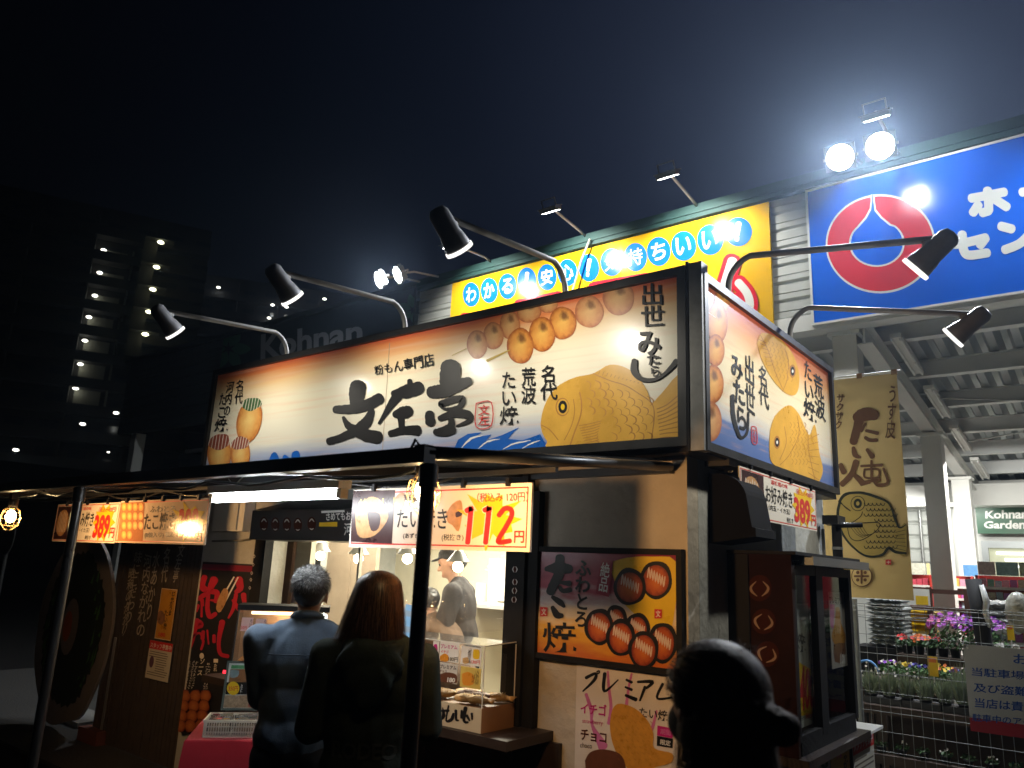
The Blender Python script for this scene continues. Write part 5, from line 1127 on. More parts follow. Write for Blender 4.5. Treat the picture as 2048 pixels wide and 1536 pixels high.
# ------------------------------------------------------------------ RIGHT FACE OF THE BOOTH
s = T('vent_hood', 'black rounded vent hood bolted on the side wall under the side billboard', 'vent hood', (XW, 3.66, 1.83))
h0, h1 = 3.66, 3.93; zt_, zb2 = 2.16, 1.83; pr = [(XW, zt_), (XW + .05, zt_ - .005)] + [(XW + .05 + .15 * math.sin(k * math.pi / 16), zt_ - .14 + .135 * math.cos(k * math.pi / 16)) for k in range(1, 8)] + [(XW + .222, zb2 + .06), (XW + .24, zb2 + .055), (XW + .24, zb2 + .015), (XW, zb2 - .02)]
b = MB(); n = len(pr); b.add([(x, h0, z) for x, z in pr] + [(x, h1, z) for x, z in pr], [tuple(range(n)), tuple(range(2 * n - 1, n - 1, -1))] + [(k, k + n, (k + 1) % n + n, (k + 1) % n) for k in range(n)]); b.build('hood', mat('hood_black', (.008, .008, .009), .85, 0, var=.3, spec=.10), s)
b = MB(); b.tube([(XW, 3.80, zt_ + .14), (XW + .05, 3.80, zt_ + .13), (XW + .06, 3.80, zt_ + .07), (XW + .02, 3.80, zt_ + .01)], .006, n=6); b.tube([(XW + .05 + .02 * math.cos(k * .6), 3.83, zt_ + .05 + .03 * math.sin(k * .6)) for k in range(11)], .004, n=6); o = b.build('wall_hook', STEEL); tag(o, 'bent steel hooks on the side wall just above the vent hood', 'hook')
# bay window
XB, Y0b, Y1b, zB0, zB1 = -1.31, 3.89, 4.93, .90, 1.765
s = T('bay_serving_window', 'dark timber bay window with sliding panes sticking out of the side wall', 'bay window', (XW, 4.4, .87)); bay = s
q = PY(1583, 1500, Y0b)
fp = MB(); fp.box((XW, Y0b, zB0 - .06), (XB, Y0b + .03, zB1 + .005)); fpo = fp.build('front_panel', mat('red_brown_board', (.028, .011, .007), .85, spec=.10, var=.4, scale=5), s)
bx('front_panel', (XW, Y0b - .012, zB0 - .06), (XW + .11, Y0b - .001, zB1 + .003), BLK, s)
P = Print(plY(Y0b), base=.002); P.split = True
for x, y, rx, ry, rt_ in ((385, 375, 78, 85, 0), (412, 590, 78, 82, 12), (435, 800, 76, 82, 22)):
    P.ell(ZC((x, y))[0], rx / 3.228, ry / 3.228, DISC, part='dumpling_emblem'); cx, cy = ZC((x, y))[0]; ca, sa = math.cos(rad(rt_)), math.sin(rad(rt_))
    for sg in (-1, 1):
        Q = [(sg * 7, -13, 1.6), (sg * 17, -2, 4.6), (sg * 15, 7, 5), (sg * 5, 16, 1.6)]; P.brush([(cx + a * ca - d * sa, cy + a * sa + d * ca, w_) for a, d, w_ in Q], mat('tan_crescent', (.38, .25, .17), .7, spec=.2, var=.15), 'dumpling_emblem', rough=.03)
P.flush(fpo)
bx('roof_board', (XW, Y0b - .02, zB1 + .006), (XB + .03, Y1b + .1, zB1 + .022), BLK, s)
bx('gutter', (XB - .0, Y0b + .12, zB1 - .04), (XB + .07, Y1b + .14, zB1 + .004), mat('blue_grey_metal', (.10, .12, .13), .4, .4, var=.15), s)
bx('sill', (XW, Y0b - .01, zB0 - .10), (XB + .05, Y1b + .03, zB0 - .061), WOODD, s)
ym = PX(1642, 1300, XB).y; ye = PX(1735, 1400, XB).y
for (ya, yb, nm) in ((Y0b + .031, Y0b + .06, 'stile'), (ym - .02, ym + .09, 'stile'), (Y1b - .05, Y1b, 'stile')): bx(nm, (XB - .05, ya, zB0 + .001), (XB - .002, yb, zB1 - .041), BLK, s)
for z0, z1 in ((zB0 - .06, zB0 + .03), (zB1 - .09, zB1 - .042)): bx('rail', (XB - .045, Y0b + .061, z0), (XB - .004, Y1b - .051, z1), BLK, s)
bx('far_cheek', (XW, Y1b - .03, zB0 - .06), (XB - .052, Y1b, zB1), BLK, s)
bx('inner_back', (XW + .002, Y0b + .04, zB0 - .05), (XW + .012, Y1b - .04, zB1 - .01), mat('bay_inner', (.28, .28, .25), .7, var=.1), s)
MB().quad((XB - .02, Y0b + .06, zB0 + .03), (XB - .02, ym - .02, zB0 + .03), (XB - .02, ym - .02, zB1 - .09), (XB - .02, Y0b + .06, zB1 - .09)).build('pane', GL, s)
MB().quad((XB - .03, ym + .09, zB0 + .03), (XB - .03, Y1b - .05, zB0 + .03), (XB - .03, Y1b - .05, zB1 - .09), (XB - .03, ym + .09, zB1 - .09)).build('pane', GL, s)
pv = plX(XB - .06)
s, c, P = hcard('window_price_sheet', 'white price sheet with red 400 on yellow, standing slanted behind the first side pane', 'price sheet', pv, [(1589, 1200), (1637, 1215), (1637, 1440), (1600, 1460)], mat('sheet_white', (.50, .52, .46), .5, var=.05), .003)
P.poly(ZC((615, 840), (770, 930), (765, 1180), (650, 1200)), YEL, 'starburst'); P.text('400', ZC((640, 860), (745, 920), (735, 1140), (645, 1180)), REDI, .06); P.text('焼', ZC((610, 640), (680, 680), (680, 790), (620, 790)), mat('faded_black', (.1, .1, .09), .5), .05); P.text('税込', ZC((680, 1185), (738, 1170), (740, 1205), (682, 1220)), REDI, .04); P.flush(s)
pv = plX(XB - .034)
s, c, P = hcard('window_premium_poster', 'narrow premium taiyaki poster taped inside the second side pane', 'poster', pv, [(1656, 1183), (1687, 1186), (1695, 1332), (1666, 1337)], mat('sheet_white2', (.52, .50, .46), .5, var=.08), .003)
P.text('プレミアム', ZC((832, 425), (918, 440), (920, 480), (835, 475)), INK, .03); P.poly(ZC((875, 500), (900, 505), (910, 600), (940, 690), (920, 760), (870, 740), (850, 680), (870, 600)), MATS['golden_photo'], 'fish_cake_photo', smooth=3); P.poly(ZC((862, 740), (935, 730), (930, 840), (870, 850)), PHOTO_BROWN, 'fish_cake_photo', smooth=2); P.text('100', ZC((905, 800), (942, 800), (942, 865), (905, 865)), WHI, .04); P.poly(ZC((840, 480), (870, 480), (860, 640), (838, 620)), PINK, 'pink_splash'); P.flush(s)
# panelling below the bay with three sheets
s = T('side_panelling', 'dark board panelling on the ground below the bay window', 'panelling', (XW, 4.5, 0))
for k in range(9): bx('board', (XW + .002, Y0b + .02 + k * .15, .03), (XB - .03, Y0b + .165 + k * .15, zB0 - .102), WOODD, s)
pz = plX(XB - .02)
s, c, P = hcard('side_menu_sheet', 'partly cropped pale menu sheet with a green digit below the bay window', 'menu sheet', pz, [(1606, 1527), (1658, 1499), (1665, 1600), (1612, 1640)], mat('pale_sheet', (.48, .48, .44), .4, var=.1), .003)
P.text('6', ZH((630, 1480), (665, 1470), (668, 1535), (632, 1540)), mat('dark_green_ink', (.02, .10, .03), .4), .08); P.text('¥', ZH((600, 1495), (620, 1490), (620, 1540), (600, 1545)), REDI, .05); P.flush(s)
s, c, P = hcard('side_potato_poster', 'orange potato taiyaki poster below the bay window', 'poster', pz, [(1662, 1497), (1697, 1480), (1706, 1640), (1668, 1660)], mat('orange_poster2', (.62, .33, .03), .35, var=.12), .003)
P.text('じゃがうま', ZC((920, 1395), (950, 1385), (960, 1640), (930, 1650)), INK, .05, .02, vert=True); P.text('うま', ZC((880, 1420), (915, 1410), (915, 1470), (880, 1480)), MAG, .05); P.flush(s)
recruit('staff recruiting poster hung outermost below the bay window', pz, [(1704, 1476), (1744, 1451), (1757, 1620), (1714, 1650)], None, 0, 'staff recruiting posters')
o = MB().box((XW, Y1b + .04, zB0 - .09), (XB + .04, Y1b + .35, zB0 - .075)).build('end_shelf', PWHITE); tag(o, 'pale small shelf sticking out beyond the far end of the bay window', 'shelf')
# black post with lamp bracket at the rear corner
p0 = PX(1672, 1040, XW + .10); s = T('corner_stand_pipe', 'black upright pipe with a clamp head at the rear corner under the side billboard', 'pipe', (p0.x, p0.y, 0))
MB().cyl((p0.x, p0.y, 0), (p0.x, p0.y, 2.02), .032, n=12).build('pipe', BLKM, s); b = MB(); b.box((p0.x - .05, p0.y - .14, 2.02), (p0.x + .05, p0.y + .04, 2.08)); b.cyl((p0.x + .03, p0.y - .03, 2.02), (p0.x + .14, p0.y + .08, 2.03), .018, n=10); b.build('clamp_head', BLKM, s)
for z in (1.5, 1.86): MB().cyl((p0.x, p0.y, z), (p0.x, p0.y, z + .018), .036, n=12).build('pipe_band', STEEL, s)
b = MB(); b.cyl((p0.x - .10, p0.y + .02, 0), (p0.x - .10, p0.y + .02, 2.0), .016, n=8); o = b.build('downpipe', STEEL); tag(o, 'thin metal downpipe on the rear corner beside the black pipe', 'downpipe')

# ------------------------------------------------------------------ NOBORI FLAG
YF_ = 6.4; pfl = plY(YF_); c = (pfl.hit(1640, 900)[0], pfl.hit(1750, 1197)[1], pfl.hit(1805, 900)[0], pfl.hit(1740, 752)[1])
s = T('cake_flag', 'tall mustard coloured vertical flag with brown brush characters and a fish drawing', 'flag', (c[0], YF_, 0)); a0, b0, a1, b1 = c
FLC = ramp_mat('mustard_flag_cloth', [(0, (.70, .50, .21)), (.5, (.76, .55, .25)), (1, (.78, .58, .28))], 1, .8, uneven=.03); FLC.node_tree.nodes['Principled BSDF'].inputs['Transmission Weight'].default_value = 0
def fw(a, q): return .002 * math.sin((a - a0) * 9 + q * 1.2) + .001 * math.sin(q * 7 + a * 3)
class Wav(Pl):
    def pt(s, a, b, off=0): return s.o + s.u * a + s.v * b + s.n * (off + fw(a, b))
wf = Wav((0, YF_, 0), (1, 0, 0)); b = MB(); NX, NZ = 16, 44
for i in range(NX + 1):
    for j in range(NZ + 1): b.v.append(tuple(wf.pt(a0 + (a1 - a0) * i / NX, b0 + (b1 - b0) * j / NZ))); b.uv.append((i / NX, j / NZ))
b.mi(FLC)
for i in range(NX):
    for j in range(NZ): b.f.append((i * (NZ + 1) + j, (i + 1) * (NZ + 1) + j, (i + 1) * (NZ + 1) + j + 1, i * (NZ + 1) + j + 1)); b.m.append(0); b.sm.append(True)
b.build('cloth', FLC, s)
MB().cyl((a0 - .1, YF_ + .01, b1 + .02), (a1 + .03, YF_ + .01, b1 + .02), .008, n=8).build('crossbar', mat('white_plastic_pole', (.6, .6, .58), .4), s); MB().cyl((a0 - .03, YF_ + .02, 0), (a0 - .03, YF_ + .02, b1 + .12), .012, n=8).build('pole', MATS['white_plastic_pole'], s)
for t in (.1, .55, .97): bx('tab', (a0 + (a1 - a0) * t - .02, YF_ - .005, b1 - .01), (a0 + (a1 - a0) * t + .02, YF_ + .02, b1 + .032), mat('tab_brown', (.35, .2, .1), .7), s)
FB = mat('flag_brown_ink', (.17, .075, .035), .8, var=.1); FD_ = mat('flag_dark_line', (.025, .028, .02), .8, var=.1); OLV = mat('flag_olive_ink', (.46, .33, .09), .8, var=.1)
P = Print(wf, c, base=.006, step=.0003); P.split = True
for st in ([(215, 625, 60), (270, 605, 80), (320, 610, 60)], [(240, 600, 60), (215, 690, 50), (195, 765, 46)], [(265, 660, 14), (240, 700, 20)], [(270, 700, 18), (335, 715, 22)], [(265, 740, 20), (290, 755, 22), (330, 755, 22)], [(195, 800, 22), (205, 840, 30), (235, 855, 14)], [(275, 810, 20), (305, 850, 32)],
           [(120, 900, 30), (140, 940, 34)], [(210, 880, 34), (185, 950, 34), (130, 1010, 34)], [(195, 950, 24), (245, 1000, 36)], [(240, 905, 14), (360, 900, 18)], [(300, 875, 14), (300, 980, 14)], [(260, 925, 12), (340, 925, 14), (335, 970, 12), (262, 970, 12), (260, 925, 12)], [(230, 1000, 14), (350, 985, 18)], [(290, 1000, 14), (240, 1015, 12)], [(310, 985, 16), (340, 1015, 22), (395, 1000, 16), (370, 920, 14)]):
    P.brush(ZG(*st), FB, rough=.05)
P.text('うす皮', ZG((398, 440), (450, 440), (438, 750), (380, 745)), FB, .05, .02, vert=True); P.text('サクサク', ZG((100, 490), (145, 490), (128, 690), (90, 690)), FB, .03, .02, vert=True)
body = [(115, 1110), (150, 1070), (240, 1062), (330, 1085), (400, 1120), (430, 1190), (460, 1260), (500, 1240), (500, 1420), (440, 1400), (400, 1380), (360, 1420), (270, 1425), (190, 1370), (130, 1290), (105, 1190)]
P.poly(ZG(*body), OLV, 'fish_picture', smooth=4)
P.brush(ZG(*[(x, y, 15 + 5 * math.sin(k)) for k, (x, y) in enumerate(body[:6])]), FD_, 'fish_picture'); P.brush(ZG((430, 1190, 16), (460, 1260, 10), (500, 1245, 6)), FD_, 'fish_picture'); P.brush(ZG(*[(x, y, 14 + 3 * math.sin(k)) for k, (x, y) in enumerate([(500, 1410), (440, 1402), (400, 1380), (360, 1420), (270, 1425), (190, 1370), (130, 1290), (105, 1190), (118, 1110)])]), FD_, 'fish_picture')
P.k += 16
for rx, ry, m in ((42, 44, FD_), (38, 40, OLV), (24, 28, FD_), (10, 12, OLV)): P.ell(ZG((222, 1122))[0], rx / 2.897, ry / 2.897, m, part='fish_picture')
P.held = True; P.k += 4
for st in ([(120, 1110), (150, 1145), (180, 1165), (110, 1110)], [(130, 1225), (180, 1235), (235, 1200), (250, 1170)], [(160, 1240), (180, 1320), (240, 1335), (330, 1280), (345, 1235), (250, 1235), (160, 1240)]): P.brush(ZG(*st), FD_, 'fish_picture', w=1.5)
for k in range(5): P.brush(ZG((175 + k * 18, 1250), (215 + k * 16, 1300), (255 + k * 14, 1320 - k * 6)), FD_, 'fish_picture', w=.9, n=3)
for i in range(8):
    for j in range(9):
        x = 270 + i * 24 + (j % 2) * 12; y = 1120 + j * 31
        if x > 440 or x < 265 or (x > 380 and y < 1150) or y > 1400 or (x < 330 and 1210 < y < 1330): continue
        P.brush(ZG((x - 11, y), (x - 4, y + 13), (x + 8, y + 13), (x + 14, y)), FD_, 'fish_picture', w=1.4, n=2)
for k in range(6): P.brush(ZG((440, 1290 + k * 18), (500, 1275 + k * 24)), FD_, 'fish_picture', w=.9, n=2)
P.held = False
P.poly(ZQ((255, 68), (295, 68), (295, 105), (255, 105)), REDI, 'seal'); P.brush(ZQ((262, 86), (288, 86)), CREAM, 'seal', w=1.2); P.brush(ZQ((275, 75), (275, 99)), CREAM, 'seal', w=1.2)
P.ell(ZQ((88, 185))[0], 75 / 3.523, 75 / 3.523, FB, part='round_crest'); P.k += 14; P.ell(ZQ((88, 185))[0], 68 / 3.523, 68 / 3.523, FLC, part='round_crest')
P.k += 14; P.brush(ZQ((40, 185), (136, 185)), FB, 'round_crest', w=4, rough=0); P.brush(ZQ((88, 137), (88, 233)), FB, 'round_crest', w=4, rough=0)
for dx in (-26, 26):
    for dy in (-26, 26): P.ell(ZQ((88 + dx, 185 + dy))[0], 3.4, 3.4, FB, part='round_crest')
P.flush(s)

# ================================================================== PEOPLE
import numpy as np
DG = None
def blob(name, prims, m, parent, vox=.012, it=6, wrinkle=0, wsc=(9, 9, 3), bend=None, M=None, hole=None, keep=None):
    """one continuous skin round tapered limbs and rounded masses"""
    b = MB()
    for p in prims:
        if p[0] == 'c':
            _, a, c, r0, r1 = p; a = Vector(a); c = Vector(c); d = (c - a).normalized()
            u = d.orthogonal().normalized(); w = d.cross(u); prof = []
            for k in range(5): t = math.pi / 2 * k / 4; prof.append((a - d * math.cos(t) * r0, math.sin(t) * r0))
            for k in range(5): t = math.pi / 2 * k / 4; prof.append((c + d * math.sin(t) * r1, math.cos(t) * r1))
            n = 14; vs = []
            for q, r in prof:
                r = max(r, 1e-4)
                for j in range(n): t = 2 * math.pi * j / n; vs.append(q + (u * math.cos(t) + w * math.sin(t)) * r)
            fs = [(i * n + j, i * n + (j + 1) % n, (i + 1) * n + (j + 1) % n, (i + 1) * n + j) for i in range(len(prof) - 1) for j in range(n)]
            fs += [tuple(range(n))[::-1], tuple(range((len(prof) - 1) * n, len(prof) * n))]
            b.add(vs, fs)
        else:
            _, c, r = p[:3]; R = Euler([rad(q) for q in p[3]]).to_matrix() if len(p) > 3 else None
            n, k = 18, 12; c = Vector(c); vs = [c + (R @ Vector((0, 0, r[2])) if R else Vector((0, 0, r[2])))]
            for i in range(1, k):
                t = math.pi * i / k
                for j in range(n):
                    q = Vector((r[0] * math.sin(t) * math.cos(2 * math.pi * j / n), r[1] * math.sin(t) * math.sin(2 * math.pi * j / n), r[2] * math.cos(t))); vs.append(c + (R @ q if R else q))
            vs.append(c - (R @ Vector((0, 0, r[2])) if R else Vector((0, 0, r[2]))))
            fs = [(0, 1 + j, 1 + (j + 1) % n) for j in range(n)] + [(1 + i * n + j, 1 + (i + 1) * n + j, 1 + (i + 1) * n + (j + 1) % n, 1 + i * n + (j + 1) % n) for i in range(k - 2) for j in range(n)]
            L0 = 1 + (k - 2) * n; fs += [(L0 + j, len(vs) - 1, L0 + (j + 1) % n) for j in range(n)]
            b.add(vs, fs)
    if bend:
        ang, zp, yp = bend; sn, cs = math.sin(ang), math.cos(ang); o_ = []
        for x, y, z in b.v:
            if z > zp: dz, dy = z - zp, y - yp; t = min(1, dz / .18); s_, c_ = math.sin(ang * t), math.cos(ang * t); y, z = yp + dy * c_ + dz * s_, zp + dz * c_ - dy * s_
            o_.append((x, y, z))
        b.v = o_
    me = bpy.data.meshes.new(name); me.from_pydata(b.v, [], b.f); o = bpy.data.objects.new(name, me); COL.objects.link(o)
    r = o.modifiers.new('r', 'REMESH'); r.mode = 'VOXEL'; r.voxel_size = vox; r.use_smooth_shade = True
    sm = o.modifiers.new('s', 'SMOOTH'); sm.iterations = it; sm.factor = .5
    dg = bpy.context.evaluated_depsgraph_get(); nm = bpy.data.meshes.new_from_object(o.evaluated_get(dg)); bpy.data.objects.remove(o); bpy.data.meshes.remove(me)
    nv = len(nm.vertices); co = np.empty(nv * 3); nm.vertices.foreach_get('co', co); co = co.reshape(-1, 3)
    if wrinkle:
        no = np.empty(nv * 3); nm.vertices.foreach_get('normal', no); no = no.reshape(-1, 3)
        for i in range(nv):
            x, y, z = co[i]; q = noise.noise(Vector((x * wsc[0] + 2 * z, y * wsc[1], z * wsc[2]))); q2 = noise.noise(Vector((x * wsc[0] * 2.3, y * wsc[1] * 2.3 + 3 * z, z * wsc[2] * 2 + 9)))
            co[i] += no[i] * wrinkle * ((1 - abs(q) * 3.2) * .7 + q2 * .6)
    if M is not None:
        A = np.array(M); co = co @ A[:3, :3].T + A[:3, 3]
    nm.vertices.foreach_set('co', co.ravel())
    if keep:
        bm = bmesh.new(); bm.from_mesh(nm); Mi = M.inverted() if M is not None else Matrix()
        bmesh.ops.delete(bm, geom=[v for v in bm.verts if not keep(Mi @ v.co)], context='VERTS'); bm.to_mesh(nm); bm.free()
    nm.name = name; nm.materials.clear(); nm.materials.append(m)
    nm.polygons.foreach_set('use_smooth', [True] * len(nm.polygons)); nm.update()
    return link(name, nm, parent)
def bendp(p, bend):
    p = Vector(p)
    if not bend: return p
    ang, zp, yp = bend
    if p.z > zp: dz, dy = p.z - zp, p.y - yp; t = min(1, dz / .18); s_, c_ = math.sin(ang * t), math.cos(ang * t); p = Vector((p.x, yp + dy * c_ + dz * s_, zp + dz * c_ - dy * s_))
    return p
def hand(prims, w, d, n, side, curl=.6, r=.0085):
    """palm, four unequal fingers with two bends and a thumb leaving the side of the palm; d = fingers, n = back of hand"""
    w = Vector(w); d = Vector(d).normalized(); n = Vector(n); n = (n - d * n.dot(d)).normalized(); s = d.cross(n) * side
    for k in (-1, -.3, .4, 1): prims.append(('c', w + s * .012 * k, w + d * .082 + s * .026 * k, .017, .0125))
    for k, ln in ((-1.05, .062), (-.36, .074), (.33, .080), (1.0, .070)):
        p = w + d * .085 + s * .026 * k; a = 0; dd = d
        for j, f in enumerate((.42, .33, .25)):
            a += curl * (.5, .9, .7)[j]; dd = (d * math.cos(a) - n * math.sin(a)).normalized(); q = p + dd * ln * f * 1.15; prims.append(('c', p, q, r * (1.02 - .08 * j), r * (.94 - .08 * j))); p = q
    p = w + d * .02 + s * .026; t1 = (d * .6 + s * .8 - n * .25).normalized(); q = p + t1 * .042; prims.append(('c', p, q, .014, .011)); t2 = (d * .9 + s * .25 - n * .5 * curl).normalized(); q2 = q + t2 * .03; prims.append(('c', q, q2, .011, .0095)); prims.append(('c', q2, q2 + (t2 - n * .2).normalized() * .022, .0095, .008))
def strands(name, m, parent, M, fn, n, w=.003, seg=6, tones=None):
    b = MB()
    for i in range(n):
        P_, N_ = fn(i)
        vs = []; k = len(P_)
        for j, (p, q) in enumerate(zip(P_, N_)):
            d = (P_[min(j + 1, k - 1)] - P_[max(j - 1, 0)]).normalized(); sd = d.cross(q).normalized() * w * (1 - .75 * (j / (k - 1)) ** 2); vs += [M @ (p + sd), M @ (p - sd)]
        b.add(vs, [(2 * j, 2 * j + 1, 2 * j + 3, 2 * j + 2) for j in range(k - 1)], tones[i % len(tones)] if tones else None, smooth=True)
    return b.build(name, m, parent)
def person(label, loc, yaw, H=1.72, arms=None, bend=None, top='shirt', top_m=None, leg_m=None, build=1.0, head_tilt=0, head_turn=0, mask=None, female=False, seatless=True, shoe=True):
    """a standing person facing local +y"""
    t = T('person', label, 'person', loc); k = H / 1.72; w = build
    M = Matrix.Translation(loc) @ Matrix.Rotation(rad(yaw), 4, 'Z') @ Matrix.Scale(k, 4)
    sh = .185 * w * (.92 if female else 1)
    HM = Matrix.Translation((0, .02, 1.50)) @ Euler((rad(-head_tilt), 0, rad(head_turn))).to_matrix().to_4x4() @ Matrix.Translation((0, -.02, -1.50))
    def hp(*p): return HM @ Vector(p)
    hr = (-head_tilt, 0, head_turn)
    skin = [('c', (0, 0, 1.40), hp(0, .02, 1.53), .055, .052), ('e', hp(0, .012, 1.625), (.074, .094, .098), hr), ('e', hp(0, .038, 1.565), (.056, .062, .065), hr), ('c', hp(0, .088, 1.545), hp(0, .092, 1.545), .02, .02),
            ('c', hp(0, .098, 1.625), hp(0, .118, 1.592), .009, .013), ('e', hp(.016, .104, 1.590), (.009, .010, .008)), ('e', hp(-.016, .104, 1.590), (.009, .010, .008)), ('c', hp(-.02, .096, 1.560), hp(.02, .096, 1.560), .007, .007), ('c', hp(-.016, .094, 1.551), hp(.016, .094, 1.551), .008, .008), ('c', hp(-.05, .086, 1.645), hp(-.015, .1, 1.648), .009, .009), ('c', hp(.05, .086, 1.645), hp(.015, .1, 1.648), .009, .009)]
    for s in (-1, 1): skin += [('e', hp(.077 * s, .0, 1.60), (.010, .020, .031), (0, 0, -18 * s)), ('e', hp(.079 * s, .004, 1.575), (.007, .011, .014))]
    skin += [('e', (0, .0, 1.28), (.15 * w, .095, .20)), ('e', (0, 0, 1.08), (.13 * w, .09, .16)), ('e', (0, 0, .95), (.15 * w, .10, .12))]
    tp = [('e', (0, -.005, 1.30), (.172 * w, .118, .20)), ('e', (0, -.002, 1.12), (.16 * w, .118, .20)), ('e', (0, -.002, .98), (.172 * w, .128, .16)), ('c', (-sh + .02, -.005, 1.405), (sh - .02, -.005, 1.405), .066, .066), ('c', (-.06, 0, 1.43), (.06, 0, 1.43), .062, .062), ('c', (-.025, -.012, 1.468), (-.15, -.008, 1.41), .050, .058), ('c', (.025, -.012, 1.468), (.15, -.008, 1.41), .050, .058)]
    arms = arms or {}
    for s in (-1, 1):
        el, wr_ = arms.get(s, ((.26 * s, -.02, 1.12), (.27 * s, .06, .87)))
        S = Vector((sh * s, -.005, 1.395)); el = Vector(el); wr_ = Vector(wr_)
        skin += [('c', S, el, .048 * w, .038), ('c', el, wr_, .038, .026)]; tp += [('c', S, el, .068 * w, .054 * w), ('c', el, el + (wr_ - el) * (.93 if top != 'tee' else .02), .054 * w, .043)]
        if top == 'tee': tp = tp[:-2] + [('c', S, S + (el - S) * .75, .070 * w, .062 * w)]
        d = (wr_ - el).normalized(); hn = arms.get('n%d' % s, (0, 0, 1)); hand(skin, wr_ + d * .005, arms.get('d%d' % s, d), hn, s, arms.get('curl', .7))
    for s in (-1, 1):
        skin += [('c', (.085 * s, 0, .93), (.095 * s, .01, .50), .075, .052), ('c', (.095 * s, .01, .50), (.10 * s, -.01, .10), .05, .036), ('c', (.10 * s, -.02, .045), (.11 * s, .14, .035), .036, .03)]
    body = blob('body', skin, SKIN, t, .0075, 3, bend=bend, M=M)
    lg = [('e', (0, -.005, .93), (.165 * w, .12, .12))]
    for s in (-1, 1): lg += [('c', (.085 * s, -.005, .90), (.095 * s, .0, .50), .098 * w, .074), ('c', (.095 * s, 0, .50), (.10 * s, -.015, .09), .073, .060)]
    blob('trousers', lg, leg_m, t, .014, 5, .005, M=M)
    sh_ = []
    for s in (-1, 1): sh_ += [('c', (.10 * s, -.03, .05), (.112 * s, .15, .038), .048, .036), ('c', (.10 * s, -.04, .07), (.10 * s, 0, .08), .045, .05)]
    blob('shoes', sh_, BLKM, t, .012, 3, M=M)
    g = blob({'tee': 'shirt', 'shirt': 'shirt', 'hoodie': 'hoodie', 'jacket': 'jacket'}[top], tp, top_m, t, .010, 5, .0065 if top != 'tee' else .004, bend=bend, M=M)
    B_ = M @ Matrix.Identity(4)
    # eyes
    e_ = MB()
    for s in (-1, 1):
        c = bendp(hp(.031 * s, .094, 1.625), bend); e_.sph(M @ c, .0105, None, 10, 6)
    e_.build('eyes', mat('eye_dark', (.03, .02, .018), .15, var=0), t)
    if mask:
        blob('face_mask', [('e', bendp(hp(0, .062, 1.575), bend), (.064, .066, .055), (-math.degrees(bend[0]) - head_tilt if bend else -head_tilt, 0, head_turn))], mask, t, .008, 4, M=M)
    def P_(p): return bendp(hp(*p), bend)
    return t, M, P_, g
def bvh_decal(body, center, right, up, hgt, tgt, m, parent, bold=.03, vert=False, asp=1, d=None):
    from mathutils.bvhtree import BVHTree
    dg = bpy.context.evaluated_depsgraph_get(); me = tgt.data; tr = BVHTree.FromPolygons([v.co for v in me.vertices], [tuple(p.vertices) for p in me.polygons])
    if vert: body = '\n'.join(body)
    v, f = glyphs(body, bold); up = Vector(up).normalized(); right = Vector(right).normalized(); d = d or right.cross(up) * -1; vs = []; bad = set()
    for i, (a, b) in enumerate(v):
        o = Vector(center) + right * (a - .5) * hgt * asp + up * (b - .5) * hgt; h = tr.ray_cast(o - d * .5, d)
        if h[0] is None: bad.add(i); vs.append(o)
        else: vs.append(h[0] - d * .0025)
    MB().add(vs, [t for t in f if not bad & set(t)], m).build('lettering', m, parent)

# customer with grey hair and blue shirt, seen from behind
DENIM = mat('blue_grey_shirt', (.10, .155, .24), .8, var=.22, scale=30, bump=.15, bscale=220, sheen=.3)
NAVY = mat('dark_trousers', (.012, .013, .018), .85, var=.2)
man, MM, HP, gm = person('man with short greying hair and blue shirt waiting at the window, seen from behind', (-2.885, 2.225, 0), 48, 1.60, {1: ((.245, .04, 1.13), (.15, .27, 1.08)), -1: ((-.185, .09, 1.13), (-.11, .32, 1.07)), 'curl': 1.0}, None, 'shirt', DENIM, NAVY, 1.12, 6)
HAIRM = mat('greying_black_hair', (.034, .034, .036), .42, var=.9, scale=90, spec=.6)
def cap_prims(HPf, tilt=0, big=1.0, low=0): return [('e', HPf((0, -.012, 1.655)), (.084 * big, .096 * big, .078 * big)), ('e', HPf((0, -.042, 1.62 - low)), (.078 * big, .07 * big, .075 * big))]
hc = blob('hair', cap_prims(HP), HAIRM, man, .009, 3, .003, (40, 40, 40), M=MM)
def short(i):
    th = random.uniform(0, 2 * math.pi); ph = math.acos(random.uniform(-.25, 1)); n = Vector((math.sin(ph) * math.cos(th), math.sin(ph) * math.sin(th), math.cos(ph)))
    if n.y > .55 and n.z < .55: n.y = -n.y
    c = HP((0, -.018, 1.648)); p = c + Vector((n.x * .085, n.y * .097, n.z * .080)); t = Vector((random.uniform(-.5, .5), random.uniform(-.2, .7), -.6 + n.z)); t = (t - n * t.dot(n) * .6).normalized()
    return [p, p + n * .007 + t * .008, p + n * .010 + t * .018, p + n * .008 + t * .026], [n] * 4
strands('hair_strands', HAIRM, hc, MM, short, 2300, .0012, tones=[mat('grey_hair_tone_%d' % k, c_, .4, var=.2, spec=.55) for k, c_ in enumerate(((.012, .012, .013), (.07, .07, .072), (.03, .03, .031), (.20, .20, .20)))])
b = MB(); b.tube([MM @ (Vector((.064 * math.cos(a), .006 + .062 * math.sin(a), 1.500 - .022 * math.sin(a)))) for a in [k * math.pi / 12 for k in range(25)]], .017, n=8); b.build('collar', DENIM, man)
b = MB(); b.tube([MM @ Vector((x, -.128 - .002 + .10 * abs(x), 1.345 - .10 * abs(x) * 0)) for x in [-.15 + .025 * k for k in range(13)]], .0022, n=5); b.build('yoke_seam', mat('seam_dark', (.05, .075, .12), .8), man)

